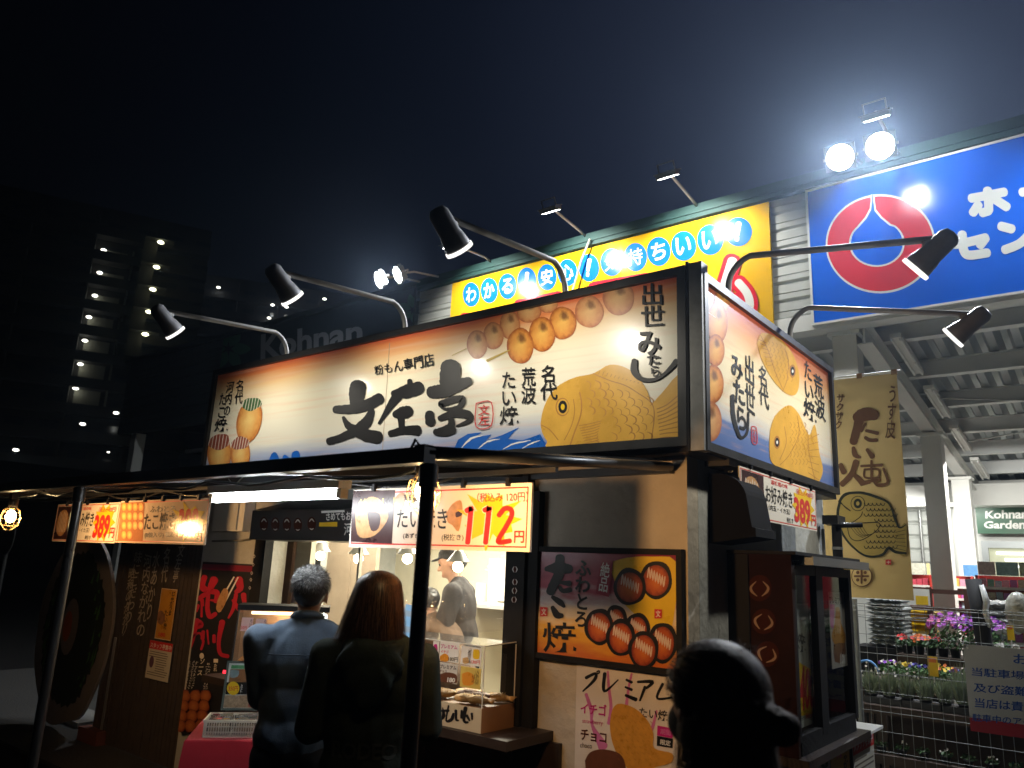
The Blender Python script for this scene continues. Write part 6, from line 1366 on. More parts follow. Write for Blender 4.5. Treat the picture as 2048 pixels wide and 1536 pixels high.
# customer with brown bob and dark hoodie
HOOD = mat('dark_green_hoodie', (.024, .032, .029), .95, var=.25, scale=24, bump=.12, bscale=160, spec=.1)
wom, MW, HW, gw = person('woman with brown shoulder length hair and dark hoodie holding a phone, seen from behind', (-2.26, 2.07, 0), 40, 1.60, {1: ((.225, .06, 1.14), (.11, .27, 1.32)), -1: ((-.235, .02, 1.12), (-.05, .25, 1.22)), 'd1': (-.25, .25, .9), 'n1': (.3, .9, -.2), 'curl': .9}, None, 'hoodie', HOOD, NAVY, 1.10, 4, -22, female=True)
blob('hood', [('e', (0, -.108, 1.385), (.135, .042, .085), (14, 0, 0)), ('e', (0, -.122, 1.33), (.095, .034, .085), (8, 0, 0)), ('e', (0, -.125, 1.27), (.05, .024, .06), (4, 0, 0)), ('c', (-.10, -.02, 1.445), (-.055, -.10, 1.425), .040, .050), ('c', (.10, -.02, 1.445), (.055, -.10, 1.425), .040, .050), ('c', (-.10, -.02, 1.445), (-.075, .06, 1.42), .040, .034), ('c', (.10, -.02, 1.445), (.075, .06, 1.42), .040, .034), ('c', (-.06, -.10, 1.43), (.06, -.10, 1.43), .045, .045)], HOOD, wom, .010, 6, .007, (7, 7, 5), M=MW)
HB = mat('brown_hair', (.040, .019, .011), .45, var=.55, scale=60, spec=.6)
hw = blob('hair', [('e', HW((0, -.012, 1.65)), (.086, .098, .080)), ('c', HW((0, -.045, 1.61)), HW((0, -.040, 1.47)), .066, .055), ('c', HW((.04, -.01, 1.60)), HW((.055, -.01, 1.48)), .036, .026), ('c', HW((-.04, -.01, 1.60)), HW((-.06, -.015, 1.46)), .036, .028)], HB, wom, .010, 4, .003, (45, 45, 6), M=MW)
def bob(i):
    th = random.uniform(math.pi * .93, math.pi * 2.07); n0 = Vector((math.cos(th), math.sin(th), 0)); c = HW((0, -.01, 1.65)); tp_ = random.uniform(.55, 1.0) ; P_, N_ = [], []
    L = random.uniform(.20, .30); fl = random.uniform(-.01, .045) + (.05 if n0.x < -.4 else 0); ph0 = random.uniform(.05, 1.2)
    for j in range(9):
        f = j / 8; ang = ph0 + (math.pi / 2 - ph0) * min(1, f * 1.7)
        rr = math.sin(ang); z = math.cos(ang) * .088
        down = max(0, f - (math.pi / 2 - ph0) / (math.pi / 2) * .45) * L
        wv = .004 * math.sin(j * 1.3 + i)
        p = c + Vector((n0.x * ((.096 + .006 * (i % 7) / 7) * rr + fl * down * 4 + wv), n0.y * ((.112 + .006 * (i % 5) / 5) * rr - .10 * down) + wv, z - down)); P_.append(p); N_.append((n0 * rr + Vector((0, 0, math.cos(ang)))).normalized())
    return P_, N_
HT = [mat('hair_tone_%d' % k, c_, .38, var=.2, spec=.55) for k, c_ in enumerate(((.022, .010, .006), (.065, .031, .017), (.13, .068, .036), (.034, .016, .009)))]
strands('hair_strands', HB, hw, MW, bob, 2600, .0014, tones=HT)
blob('hem_rib', [('c', (-.10, 0, .865), (.10, 0, .865), .105, .105)], HOOD, wom, .012, 4, M=MW)
bvh_decal('RODEO', MW @ Vector((.0, -.12, 1.075)), MW.to_3x3() @ Vector((1, 0, 0)), (0, 0, 1), .055, gw, mat('hoodie_lettering', (.034, .040, .037), .9), wom, .03, asp=4.2, d=(MW.to_3x3() @ Vector((0, 1, 0))).normalized())
# phone in her hand
q = PD(818, 1243, 3.22); ph = T('phone', 'smartphone with a lit screen held up by the brown haired woman', 'phone', tuple(q))
R_ = Matrix.Translation(q) @ Euler((rad(-18), rad(10), rad(36))).to_matrix().to_4x4()
MB().box((-.034, 0, -.068), (.034, .008, .068), M=R_).build('case', mat('phone_case', (.55, .55, .55), .3, .3), ph); MB().box((-.031, -.0012, -.064), (.031, -.0004, .064), M=R_).build('screen', mat('phone_screen', (.02, .03, .05), .1, emit=(.18, .36, .55), estr=1.1), ph)
for z in (-.03, .03): MB().box((-.028, -.0022, z - .012), (.026, -.0016, z + .010), M=R_).build('screen_panel', mat('phone_screen_bright', (.02, .03, .05), .1, emit=(.45, .6, .75), estr=.55), ph)

# cooks inside
TEE = mat('charcoal_work_shirt', (.020, .017, .018), .85, var=.2, scale=20, bump=.1, bscale=180)
ck, MC, HC, gc = person('cook in a dark cap and dark work shirt working behind the vinyl curtain', (-3.72, 4.22, 0.10), 118, 1.68, {1: ((.27, .08, 1.12), (.18, .32, 1.0)), -1: ((-.27, .08, 1.12), (-.16, .33, .98)), 'curl': .9}, (.12, .95, 0), 'shirt', TEE, NAVY, 1.08, 14, 8)
CAPM = mat('black_cap', (.018, .018, .02), .8, var=.2); cp = lambda p: HC(p)
hk = blob('cap', [('e', cp((0, -.005, 1.665)), (.086, .102, .070)), ('e', cp((0, .105, 1.668)), (.062, .055, .008), (-20, 0, 0))], CAPM, ck, .008, 3, M=MC)
blob('hair', [('e', cp((0, -.03, 1.62)), (.080, .082, .075))], HAIRM, ck, .009, 3, .003, (40, 40, 40), M=MC)
bvh_decal('文左亭', MC @ bendp((-.06, .13, 1.25), (.12, .95, 0)), MC.to_3x3() @ Vector((-1, 0, 0)), (0, 0, 1), .17, gc, mat('shirt_print', (.55, .50, .44), .7), ck, .03, vert=True, asp=.32, d=(MC.to_3x3() @ Vector((0, -1, 0))).normalized())
BRS = mat('brown_work_shirt', (.085, .050, .028), .85, var=.2, scale=20, bump=.1, bscale=180)
c2, M2, H2, g2 = person('stooping cook in a brown shirt and pale face mask behind the woman customer', (-3.50, 3.95, 0.02), 84, 1.58, {1: ((.30, .14, 1.16), (.20, .38, 1.16)), -1: ((-.24, .16, 1.12), (-.15, .40, 1.08)), 'curl': .9}, (.62, .95, 0), 'shirt', BRS, NAVY, 1.05, 10, 0, mask=mat('pale_mask', (.62, .60, .56), .8, var=.05))
hz = blob('hair', [('e', H2((0, -.012, 1.66)), (.086, .100, .078)), ('e', H2((0, -.05, 1.62)), (.080, .07, .085))], HAIRM, c2, .009, 3, .003, (40, 40, 40), M=M2)

# passer-by close to the lens
COAT = mat('black_coat', (.012, .011, .011), .9, var=.2, spec=.15)
pz_ = PD(1430, 1345, 1.58)
fg, MF, HF, gf = person('dark haired passer-by with a side bun and black mask close to the viewer', (pz_.x, pz_.y, 0), 62, 1.505, None, None, 'jacket', COAT, NAVY, 1.0, 2, 0, mask=mat('black_mask', (.012, .012, .013), .8), female=True)
HD = mat('dark_brown_hair', (.026, .015, .010), .8, var=.5, scale=60, spec=.08)
hf = blob('hair', [('e', HF((0, -.012, 1.652)), (.094, .108, .090)), ('c', HF((0, -.06, 1.62)), HF((.0, -.045, 1.40)), .084, .090), ('e', HF((.030, -.155, 1.60)), (.034, .038, .034)), ('c', HF((.02, -.10, 1.60)), HF((.035, -.16, 1.60)), .03, .035)], HD, fg, .008, 4, .006, (22, 22, 9), M=MF)
def swept(i):
    th = random.uniform(0, 2 * math.pi); ph = random.uniform(.05, 1.55); c = HF((0, -.012, 1.652)); P_, N_ = [], []; tgt = HF((.03, -.15, 1.60))
    n = Vector((math.sin(ph) * math.cos(th), math.sin(ph) * math.sin(th), math.cos(ph))); tg = (tgt - c).normalized()
    for j in range(6):
        f = j / 7; m_2 = (n * (1 - f) + tg * f).normalized(); P_.append(c + Vector((m_2.x * .101, m_2.y * .116, m_2.z * .097)) + m_2 * (.005 * math.sin(j * .9 + i))); N_.append(m_2)
    return P_, N_
strands('hair_strands', HD, hf, MF, swept, 1500, .0011, tones=[mat('dark_hair_tone_%d' % k, c_, .6, var=.2, spec=.15) for k, c_ in enumerate(((.014, .009, .007), (.065, .032, .018), (.03, .016, .010)))])
def wisp(i):
    c = HF((.035, -.165, 1.60)); a = random.uniform(0, 6.28); n = Vector((math.cos(a), -.2, math.sin(a))); p = c + n * .035
    return [p, p + n * .02, p + n * .035 + Vector((0, 0, -.012)), p + n * .045 + Vector((0, 0, -.03))], [Vector((0, 1, 0))] * 4
strands('loose_wisps', HD, hf, MF, wisp, 60, .0005)
def crown_wisp(i):
    a = random.uniform(0, 6.28); n = Vector((math.cos(a) * .5, math.sin(a) * .5, .85)).normalized(); c = HF((0, -.012, 1.652)); p = c + Vector((n.x * .10, n.y * .115, n.z * .096)); d = Vector((random.gauss(0, 1), random.gauss(-.6, 1), random.gauss(0, .3))).normalized() * .02
    return [p, p + d + n * .006, p + d * 2 + n * .006, p + d * 3 - n * .003], [n] * 4
def hanging(i):
    a = random.uniform(math.pi * .85, math.pi * 2.15); n = Vector((math.cos(a), math.sin(a), 0)); p = HF((n.x * .085, -.03 + n.y * .095, 1.60)); L = random.uniform(.10, .24); o = random.uniform(0, .03); return [p + n * (o * (j / 5) ** 1.5 + .006 + .004 * math.sin(j + i)) - Vector((0, 0, L * j / 5)) for j in range(6)], [n] * 6
strands('hanging_hair', HD, hf, MF, hanging, 700, .0011, tones=[MATS['dark_hair_tone_%d' % k] for k in range(3)])
strands('flyaway_hair', HD, hf, MF, crown_wisp, 160, .0005)

# ================================================================== THINGS ON AND BY THE COUNTER
# cake display case
Yc = 3.07; xr = PY(961, 1467, Yc).x; zt2 = PY(961, 1417, Yc).z; zg = PY(967, 1293, Yc).z; z0 = WB; xl = -3.42; yb = 3.33
s = T('cake_display_case', 'clear lidded display case of fish shaped cakes on a cream fronted wooden box', 'display case', (xr, Yc, z0))
CB = mat('case_wood', (.30, .16, .08), .5, var=.3, scale=6); CFc = mat('cream_board', (.58, .50, .35), .5, var=.1)
bx('base_box', (xl, Yc + .004, z0), (xr, yb, zt2), CB, s); pc = Pl((0, Yc, 0), (1, 0, 0)); bx('base_front', (xl, Yc, z0 + .001), (xr - .001, Yc + .0035, zt2 - .001), CFc, s)
P = Print(pc, base=.001)
for st in ([(530, 1225, 6), (535, 1265, 18), (525, 1285, 8)], [(560, 1215, 10), (548, 1290, 10), (575, 1285, 18), (585, 1255, 12)], [(525, 1240, 12), (560, 1240, 14)], [(598, 1240, 16), (600, 1285, 12), (612, 1290, 8)], [(628, 1240, 12), (628, 1275, 16)], [(648, 1225, 20), (640, 1290, 16), (660, 1300, 12)], [(655, 1265, 16), (668, 1290, 10)], [(680, 1255, 14), (682, 1285, 8)], [(485, 1235, 8), (488, 1250, 12)], [(510, 1240, 8), (512, 1260, 10)]): P.brush(ZW(*st), INK, rough=.1)
P.flush(s)
ACR = clear('acrylic', (.97, .97, .96), .12)
b = MB(); xl2 = xl + .01
b.quad((xl2, Yc + .006, zt2), (xr - .004, Yc + .006, zt2), (xr - .004, Yc + .006, zg), (xl2, Yc + .006, zg)); b.quad((xr - .004, Yc + .006, zt2), (xr - .004, yb - .002, zt2), (xr - .004, yb - .002, zg), (xr - .004, Yc + .006, zg)); b.build('clear_side', ACR, s)
MB().quad((xl2, Yc + .006, zg), (xr - .004, Yc + .006, zg), (xr - .004, yb - .002, zg + .01), (xl2, yb - .002, zg + .01)).build('clear_lid', clear('acrylic_lid', (.93, .93, .92), .2, .05, .10), s)
b = MB(); 
for p_, q_ in (((xr - .004, Yc + .006, zt2), (xr - .004, Yc + .006, zg)), ((xr - .004, Yc + .006, zg), (xr - .004, yb, zg + .01)), ((xl2, Yc + .006, zg), (xr - .004, Yc + .006, zg)), ((xr - .004, yb, zt2), (xr - .004, yb, zg))): b.cyl(p_, q_, .003, n=6)
b.build('acrylic_edge', mat('bright_acrylic_edge', (.75, .75, .72), .2, var=.02), s)
b = MB()
for k in range(22): x = xr - .02 - k * .033; b.cyl((x, Yc + .02, zt2 + .012), (x, yb - .02, zt2 + .012), .0018, n=5)
b.build('wire_rack', STEEL, s, kind='stuff')
TA = mat('baked_cake', (.62, .38, .14), .6, var=.35, scale=30, bump=.4, bscale=90); TC = mat('dark_baked_cake', (.17, .07, .035), .6, var=.3, scale=30, bump=.4, bscale=90)
def cake(x, y, rz, m, label):
    M = Matrix.Translation((x, y, zt2 + .026)) @ Euler((rad(6), 0, rad(rz))).to_matrix().to_4x4(); b = MB(); vs = []; prof = [(-.075, .012, .010), (-.068, .028, .014), (-.045, .036, .019), (-.01, .037, .020), (.02, .028, .017), (.038, .012, .012), (.052, .022, .012), (.066, .036, .010), (.070, .034, .006)]
    n = 14
    for (xx, hw_, th) in prof:
        for j in range(n): a = 2 * math.pi * j / n; vs.append(M @ Vector((xx + (.006 * math.sin(a * 2) if xx > .05 else 0), math.cos(a) * hw_, math.sin(a) * th * (1 + .08 * math.sin(xx * 300 + a * 4)))))
    b.add(vs, [(i * n + j, i * n + (j + 1) % n, (i + 1) * n + (j + 1) % n, (i + 1) * n + j) for i in range(len(prof) - 1) for j in range(n)] + [tuple(range(n))[::-1], tuple(range((len(prof) - 1) * n, len(prof) * n))], m, smooth=True)
    for k in range(4): b.tube([M @ Vector((-.03 + k * .014, -.025, .018)), M @ Vector((-.025 + k * .014, 0, .0215)), M @ Vector((-.03 + k * .014, .025, .018))], .0018, m, n=4)
    o = b.build('fish_shaped_cake', m); tag(o, label, 'cake', 'fish shaped cakes in the display case')
for k, (x, y, rz, d_) in enumerate(((-.06, .06, 20, 0), (-.13, .055, 35, 0), (-.08, .19, 200, 0), (-.04, .20, 15, 0), (-.20, .14, 10, 1), (-.155, .15, 190, 1), (-.30, .07, 60, 0), (-.345, .07, 60, 0), (-.39, .075, 60, 0), (-.435, .07, 60, 0), (-.26, .20, 60, 0))):
    cake(xr + x, Yc + y, rz, TC if d_ else TA, ('golden fish shaped cake nearest the front right corner of the display case', 'golden fish shaped cake second from the front right corner', 'golden fish shaped cake leaning at the back right of the display case', 'golden fish shaped cake under the back right edge of the lid', 'dark chocolate fish shaped cake lying left in the case middle', 'dark chocolate fish shaped cake lying right in the case middle', 'golden cake first from the right in the upright row', 'golden cake second from the right in the upright row', 'golden cake third from the right in the upright row', 'golden cake at the left end of the upright row', 'golden cake behind the price cards at the back')[k])
def pcard(quad, lab, lines, m2=None):
    s_, c_, P_ = hcard('price_card', lab, 'price card', Pl((0, Yc - .002, 0), (1, 0, 0)), ZW(*quad), m2 or WHI, .002, 'price cards on the display case')
    for body, q, m_, bo in lines:
        if body == '@': P_.poly(ZW(*q), m_, 'cake_photo', smooth=3)
        else: P_.text(body, ZW(*q), m_, bo, vert=(bo < 0))
    P_.flush(s_)
pcard([(513, 885), (612, 890), (612, 990), (513, 988)], 'white price card for strawberry premium cake reading 180', [('プレミアム', [(520, 895), (605, 905), (605, 925), (520, 918)], MAG, .03), ('イチゴ', [(520, 925), (560, 930), (560, 945), (520, 942)], REDI, .03), ('@', [(515, 960), (540, 945), (560, 960), (555, 985), (520, 985)], ORANGE, 0), ('180円', [(560, 962), (608, 965), (608, 988), (558, 985)], INK, .04)])
pcard([(510, 994), (608, 998), (602, 1102), (506, 1090)], 'pale price card for chocolate premium cake reading 180', [('プレミアム', [(515, 1000), (600, 1010), (600, 1030), (515, 1022)], INK, .03), ('チョコ', [(515, 1028), (550, 1030), (548, 1044), (514, 1042)], CHOC, .03), ('@', [(510, 1055), (550, 1042), (600, 1055), (598, 1098), (510, 1088)], CHOC, 0), ('180', [(555, 1068), (595, 1072), (592, 1096), (552, 1092)], WHI, .04)], mat('pale_card', (.66, .64, .58), .4))
pcard([(625, 905), (728, 918), (726, 1010), (622, 1003)], 'white price card with yellow box and red digits on the case front', [('@', [(688, 925), (718, 928), (716, 972), (686, 968)], YEL, 0), ('かすたあど', [(662, 915), (680, 915), (672, 1000), (655, 998)], INK, .02), ('130円', [(676, 978), (722, 982), (720, 1002), (674, 998)], REDI, .04), ('@', [(632, 970), (660, 965), (662, 995), (635, 995)], TA, 0)])
pcard([(622, 1012), (726, 1022), (722, 1130), (618, 1118)], 'yellow price card with potato cake picture on the case front', [('@', [(630, 1050), (660, 1040), (690, 1060), (685, 1105), (635, 1105)], ORANGE, 0), ('じゃがうま', [(700, 1025), (716, 1028), (712, 1110), (696, 1108)], INK, .02), ('たい焼', [(682, 1050), (696, 1052), (692, 1100), (678, 1098)], INK, .02)], mat('yellow_card', (.70, .52, .12), .4))
pcard([(478, 880), (508, 884), (508, 985), (478, 980)], 'white price card with a magenta dot partly behind the awning post', [('@', [(484, 900), (500, 898), (502, 935), (486, 938)], MAG, 0)])

# red cloth table with basket
A0 = PZ(405, 1474, .74); A1 = PZ(496, 1474, .74); U = (A1 - A0).normalized(); V = Vector((-U.y, U.x, 0)); L_ = (A1 - A0).length
RT = Matrix(((U.x, V.x, 0, A0.x), (U.y, V.y, 0, A0.y), (0, 0, 1, 0), (0, 0, 0, 1)))
def LP(x, y, z): return RT @ Vector((x, y, z))
s = T('side_table', 'small folding table under a red cloth left of the customers', 'table', tuple(LP(.2, .2, 0)))
MB().box((-.06, -.03, .70), (.62, .50, .727), M=RT).build('tabletop', WOODD, s)
for x, y in ((-.03, 0), (.59, 0), (-.03, .47), (.59, .47)): MB().cyl(LP(x, y, 0), LP(x, y, .699), .013, n=8).build('leg', STEEL, s)
vs = []; n = 0; ring = [(-.075, -.045), (.635, -.045), (.635, .515), (-.075, .515)]; path = []
for k in range(4):
    a, c_ = ring[k], ring[(k + 1) % 4]
    for j in range(14): path.append((a[0] + (c_[0] - a[0]) * j / 14, a[1] + (c_[1] - a[1]) * j / 14))
N = len(path); cx, cy = .28, .235
for z, o_ in ((.7345, 0), (.728, .004), (.66, .010), (.58, .014), (.50, .018)):
    for i, (x, y) in enumerate(path):
        w_ = (1 + .35 * math.sin(i * 1.15)) * o_ * 1.4; d_ = Vector((x - cx, y - cy, 0)).normalized(); vs.append(LP(x + d_.x * w_, y + d_.y * w_, z))
MB().add(vs, [(r_ * N + i, (r_ + 1) * N + i, (r_ + 1) * N + (i + 1) % N, r_ * N + (i + 1) % N) for r_ in range(4) for i in range(N)] + [tuple(range(N))], smooth=False).build('x', None).name = 'tablecloth'
o = bpy.data.objects['tablecloth']; o.data.materials.clear(); o.data.materials.append(mat('red_table_cloth', (.55, .012, .03), .8, var=.12, scale=10, bump=.1, bscale=200, sheen=.3)); tag(o, 'bright red cloth hanging over the small side table', 'tablecloth')
BW = .26; BD = .20; BH = .085
s = T('plastic_basket', 'white plastic mesh basket of clear food packs on the red cloth', 'basket', tuple(A0)); BK = mat('ivory_plastic', (.78, .72, .60), .4, var=.08)
L_ = max(L_, .27)
b = MB(); z0_ = .7365
b.box((0, 0, z0_), (L_, BD, z0_ + .006), M=RT); b.box((-.006, -.006, z0_ + BH - .012), (L_ + .006, 0, z0_ + BH), M=RT); b.box((-.006, BD, z0_ + BH - .012), (L_ + .006, BD + .006, z0_ + BH), M=RT); b.box((-.006, 0, z0_ + BH - .012), (0, BD, z0_ + BH), M=RT); b.box((L_, 0, z0_ + BH - .012), (L_ + .006, BD, z0_ + BH), M=RT); b.build('rim_and_base', BK, s)
b = MB()
for k in range(23): x = k * L_ / 22; b.box((x - .002, -.001, z0_ + .0062), (x + .002, .002, z0_ + BH - .0122), M=RT); b.box((x - .002, BD - .002, z0_ + .0062), (x + .002, BD + .001, z0_ + BH - .0122), M=RT)
for k in range(16): y = k * BD / 15; b.box((-.001, y - .002, z0_ + .0062), (.002, y + .002, z0_ + BH - .0122), M=RT); b.box((L_ - .002, y - .002, z0_ + .0062), (L_ + .001, y + .002, z0_ + BH - .0122), M=RT)
for z in (.025, .05): b.box((0, -.002, z0_ + z), (L_, .001, z0_ + z + .004), M=RT); b.box((0, BD - .001, z0_ + z), (L_, BD + .002, z0_ + z + .004), M=RT)
b.build('lattice', BK, s, kind='stuff')
for k, (x, y) in enumerate(((.01, .01), (.14, .012), (.01, .105), (.14, .105))):
    b = MB(); M = RT @ Matrix.Translation((x, y, z0_ + .012)); vs = [M @ Vector(q) for q in ((0, 0, 0), (.115, 0, 0), (.115, .082, 0), (0, .082, 0), (.006, .006, .07), (.109, .006, .072), (.109, .076, .075), (.006, .076, .07))]
    b.add(vs, [(4, 5, 6, 7), (0, 1, 5, 4), (1, 2, 6, 5), (2, 3, 7, 6), (3, 0, 4, 7)]); t_ = T('food_pack', ('clear food pack at the front left of the basket', 'clear food pack at the front right of the basket', 'clear food pack at the back left of the basket', 'clear food pack at the back right of the basket')[k], 'food pack', tuple(M @ Vector((.05, .04, 0))), 'clear packs in the basket')
    b.build('clear_box', clear('pack_plastic', (.9, .9, .88), .4, .08, .22, wob=1.0) if 'pack_plastic' not in MATS else MATS['pack_plastic'], t_)
    q = MB()
    for a in range(6): q.sph(M @ Vector((.025 + (a % 3) * .032, .022 + (a // 3) * .038, .022)), (.019, .019, .018), None, 10, 6)
    q.build('dumplings', mat('pale_dumpling', (.62, .48, .3), .5, var=.3, scale=40), t_, kind='stuff')
# framed menu card on the stand
mo = LP(.02, BD + .03, .735); mu = U; mv = (Vector((0, 0, 1)) + V * .12).normalized(); pmn = Pl(mo, mu, mv)
qd = ZB((803, 900), (1040, 905), (1015, 1232), (752, 1228)); s, c, P = hcard('menu_board', 'lit menu board with yellow 350 disc leaning behind the basket', 'menu board', pmn, qd, mat('menu_pale', (.68, .76, .72), .25, var=.1), .01)
frame_bars(pmn, c, .012, .004, mat('teal_grey_frame', (.10, .13, .12), .4), s, back=.012)
P.poly(ZB((815, 915), (1040, 918), (1038, 945), (812, 940)), mat('menu_green', (.10, .35, .15), .3, var=.2), 'photo'); P.poly(ZB((808, 945), (1036, 945), (1030, 1040), (795, 1040)), PHOTO_BROWN, 'photo'); P.ell(ZB((985, 965))[0], 12, 13, REDI, part='photo'); P.poly(ZB((810, 950), (870, 955), (860, 1000), (805, 1005)), mat('photo_blue_grey', (.25, .35, .38), .3), 'photo', smooth=2)
P.poly(ZB((780, 1040), (1030, 1040), (1022, 1130), (770, 1130)), INK, 'photo'); P.poly(ZB((765, 1135), (1020, 1135), (1014, 1228), (755, 1226)), mat('nut_photo', (.45, .33, .22), .4, var=.7, scale=70), 'photo'); P.ell(ZB((828, 1085))[0], 12.5, 13.5, YEL, part='price_disc'); P.text('350円', ZB((795, 1068), (865, 1068), (862, 1105), (792, 1105)), REDI, .05)
P.scrawl(ZB((890, 1055))[0], ZB((885, 1115))[0], WHI, 8, 4, 'small_print'); P.text('粉と餅', ZB((945, 1095), (1015, 1095), (1005, 1165), (935, 1165)), WHI, .05); P.text('紅白', ZB((940, 1175), (1000, 1175), (995, 1222), (935, 1222)), REDI, .04); P.flush(s)
# hot display cabinet
s = T('hot_display_cabinet', 'glass fronted hot display cabinet with two pink cards beside the blue shirted man', 'display cabinet', tuple(LP(.1, .5, .9)))
HY = BD + .10; hl, hr_ = .06, .56; zb3, zt3 = PZ(455, 1318, 1.0).z * 0 + 1.04, 1.345
b = MB(); b.box((hl, HY, .735), (hr_, HY + .30, 1.035), M=RT); b.build('base', mat('cabinet_grey', (.16, .16, .15), .4, .3, var=.15), s)
b = MB(); b.box((hl - .01, HY + .07, zt3), (hr_ + .01, HY + .31, zt3 + .03), M=RT); b.build('top', BLK, s)
b = MB(); b.box((hl, HY + .29, 1.036), (hr_, HY + .30, zt3 - .001), M=RT); b.build('back_plate', mat('warm_back_plate', (.45, .33, .22), .5, .3, var=.2), s)
b = MB(); b.add([LP(hl, HY, 1.036), LP(hr_, HY, 1.036), LP(hr_, HY + .075, zt3), LP(hl, HY + .075, zt3)], [(0, 1, 2, 3)]); b.build('front_glass', clear('warm_glass', (.95, .9, .85), .25, .05, .08, (.8, .6, .45)), s)
b = MB(); b.add([LP(hl, HY, 1.036), LP(hl, HY + .29, 1.036), LP(hl, HY + .29, zt3), LP(hl, HY + .075, zt3)], [(0, 1, 2, 3)]); b.build('side_glass', MATS['warm_glass'], s)
b = MB(); b.cyl(LP(hl, HY, 1.036), LP(hl, HY + .075, zt3), .006, n=6); b.cyl(LP(hl, HY - .002, 1.036), LP(hr_, HY - .002, 1.036), .008, n=6); b.build('edge_trim', BLKM, s)
for k in range(10):
    o = MB().sph(LP(hl + .05 + (k % 5) * .095, HY + .09 + (k // 5) * .10, 1.058), (.038, .028, .022), None, 12, 8).build('fried_cake', mat('fried_gold', (.50, .28, .09), .6, var=.3, scale=40, bump=.4, bscale=120)); tag(o, '%s fried cake from the left in the %s row of the hot display cabinet' % (('first', 'second', 'third', 'fourth', 'fifth')[k % 5], ('front', 'back')[k // 5]), 'fried cake', 'fried cakes in the hot display cabinet')
pcs = Pl(LP(hl, HY - .004, 1.036), U, (LP(hl, HY + .075, zt3) - LP(hl, HY, 1.036)))
for k, (qd, lb) in enumerate(((ZB((905, 562), (985, 572), (955, 670), (868, 662)), 'left pink price card stuck on the hot display cabinet glass'), (ZB((1005, 572), (1080, 580), (1055, 680), (972, 675)), 'right pink price card stuck on the hot display cabinet glass'))):
    s2, c2_, P = hcard('price_card', lb, 'price card', pcs, qd, mat('pink_card', (.70, .42, .38), .4, var=.05), .002, 'pink cards on the hot display cabinet'); x_ = 0 if k == 0 else 102
    P.text('たい焼', ZB((955 + x_, 580), (972 + x_, 582), (960 + x_, 655), (938 + x_, 650)), INK, .03, vert=True); P.text('150円', ZB((880 + x_, 625), (930 + x_, 630), (925 + x_, 655), (876 + x_, 650)), REDI, .05); P.flush(s2)
point('cabinet_heat_lamp', tuple(LP(.3, HY + .18, 1.31)), (1, .66, .38), 1.6, .02)
MB().cyl(LP(.12, HY + .18, 1.325), LP(.48, HY + .18, 1.325), .008, n=8).build('heat_tube', glow('heat_tube', (1, .7, .42), 6), s)
o = MB().box((hl - .045, HY + .05, 1.0), (hl - .02, HY + .055, 1.018), M=RT).build('red_indicator', mat('red_led', (.3, .01, .01), .4, emit=(1, .03, .05), estr=2.5)); tag(o, 'small glowing red indicator beside the hot display cabinet', 'indicator')

# ================================================================== GARDEN YARD
FY = 6.8
s = T('wire_mesh_fence', 'grey welded wire mesh fence between the booth and the garden yard', 'fence', (0, FY, 0))
WIRE = mat('galvanised_wire', (.20, .21, .205), .6, .2, var=.15, scale=20)
fx0, fx1 = -1.86, 3.0; ft = 1.49
b = MB(); x = fx0; n = 0
while x <= fx1: b.cyl((x, FY, .05), (x, FY, ft), .0021, n=5, caps=False); x += .072
b.build('upright_wires', WIRE, s, kind='stuff')
z = .12
while z < ft - .12: MB().cyl((fx0, FY - .006, z), (fx1, FY - .006, z), .0022, n=5).build('rail_wire', WIRE, s); z += .142
for z, y in ((ft - .002, 0), (ft - .02, -.028), (ft - .055, -.035), (ft - .09, -.02), (ft - .105, 0)): MB().cyl((fx0, FY + y, z), (fx1, FY + y, z), .0026, n=5).build('top_fold_wire', WIRE, s)
for x in (-1.80, .2, 2.2): MB().cyl((x, FY + .03, 0), (x, FY + .03, 1.52), .022, n=10).build('post', WIRE, s)
# notice banner
pf2 = plY(FY - .05)
c0 = pf2.hit(1926, 1288); c = (c0[0], pf2.hit(1945, 1462)[1], c0[0] + 1.75, c0[1])
s = T('car_park_notice', 'white banner with rows of blue writing and a red lower edge on the mesh fence', 'banner', tuple(pf2.pt(c[0], c[1]))); back_box(pf2, c, .004, mat('banner_vinyl', (.42, .43, .44), .5, var=.08), 'panel', s)
BI = mat('banner_blue_ink', (.02, .08, .35), .5, var=.05); P = Print(pf2, c, base=.001, step=.0004); a0, b0, a1, b1 = c
P.uvpoly([(a0, b0), (a1, b0), (a1, b0 + .09), (a0, b0 + .09)], mat('banner_dark_red_edge', (.30, .015, .03), .5), 'edge_band')
P.text('お願い', ZQ((1150, 730), (1560, 760), (1560, 850), (1150, 800)), BI, .03); P.text('当駐車場における事故', ZQ((858, 825), (1860, 905), (1860, 975), (858, 885)), BI, .02); P.text('及び盗難等について', ZQ((870, 935), (1780, 1010), (1780, 1080), (870, 998)), BI, .02)
P.text('当店は責任を負いません', ZQ((880, 1040), (1900, 1130), (1900, 1200), (880, 1108)), BI, .02); P.text('駐車中のアイドリングはご遠慮ください', ZQ((862, 1150), (2250, 1270), (2250, 1325), (862, 1205)), BI, .02); P.flush(s)
for x in (a0 + .02, a0 + .9): MB().lathe((x, FY - .052, b1 - .02), [(.006, 0), (.016, .0), (.016, .003)], n=12, ax=(0, -1, 0)).build('eyelet', STEEL, s)

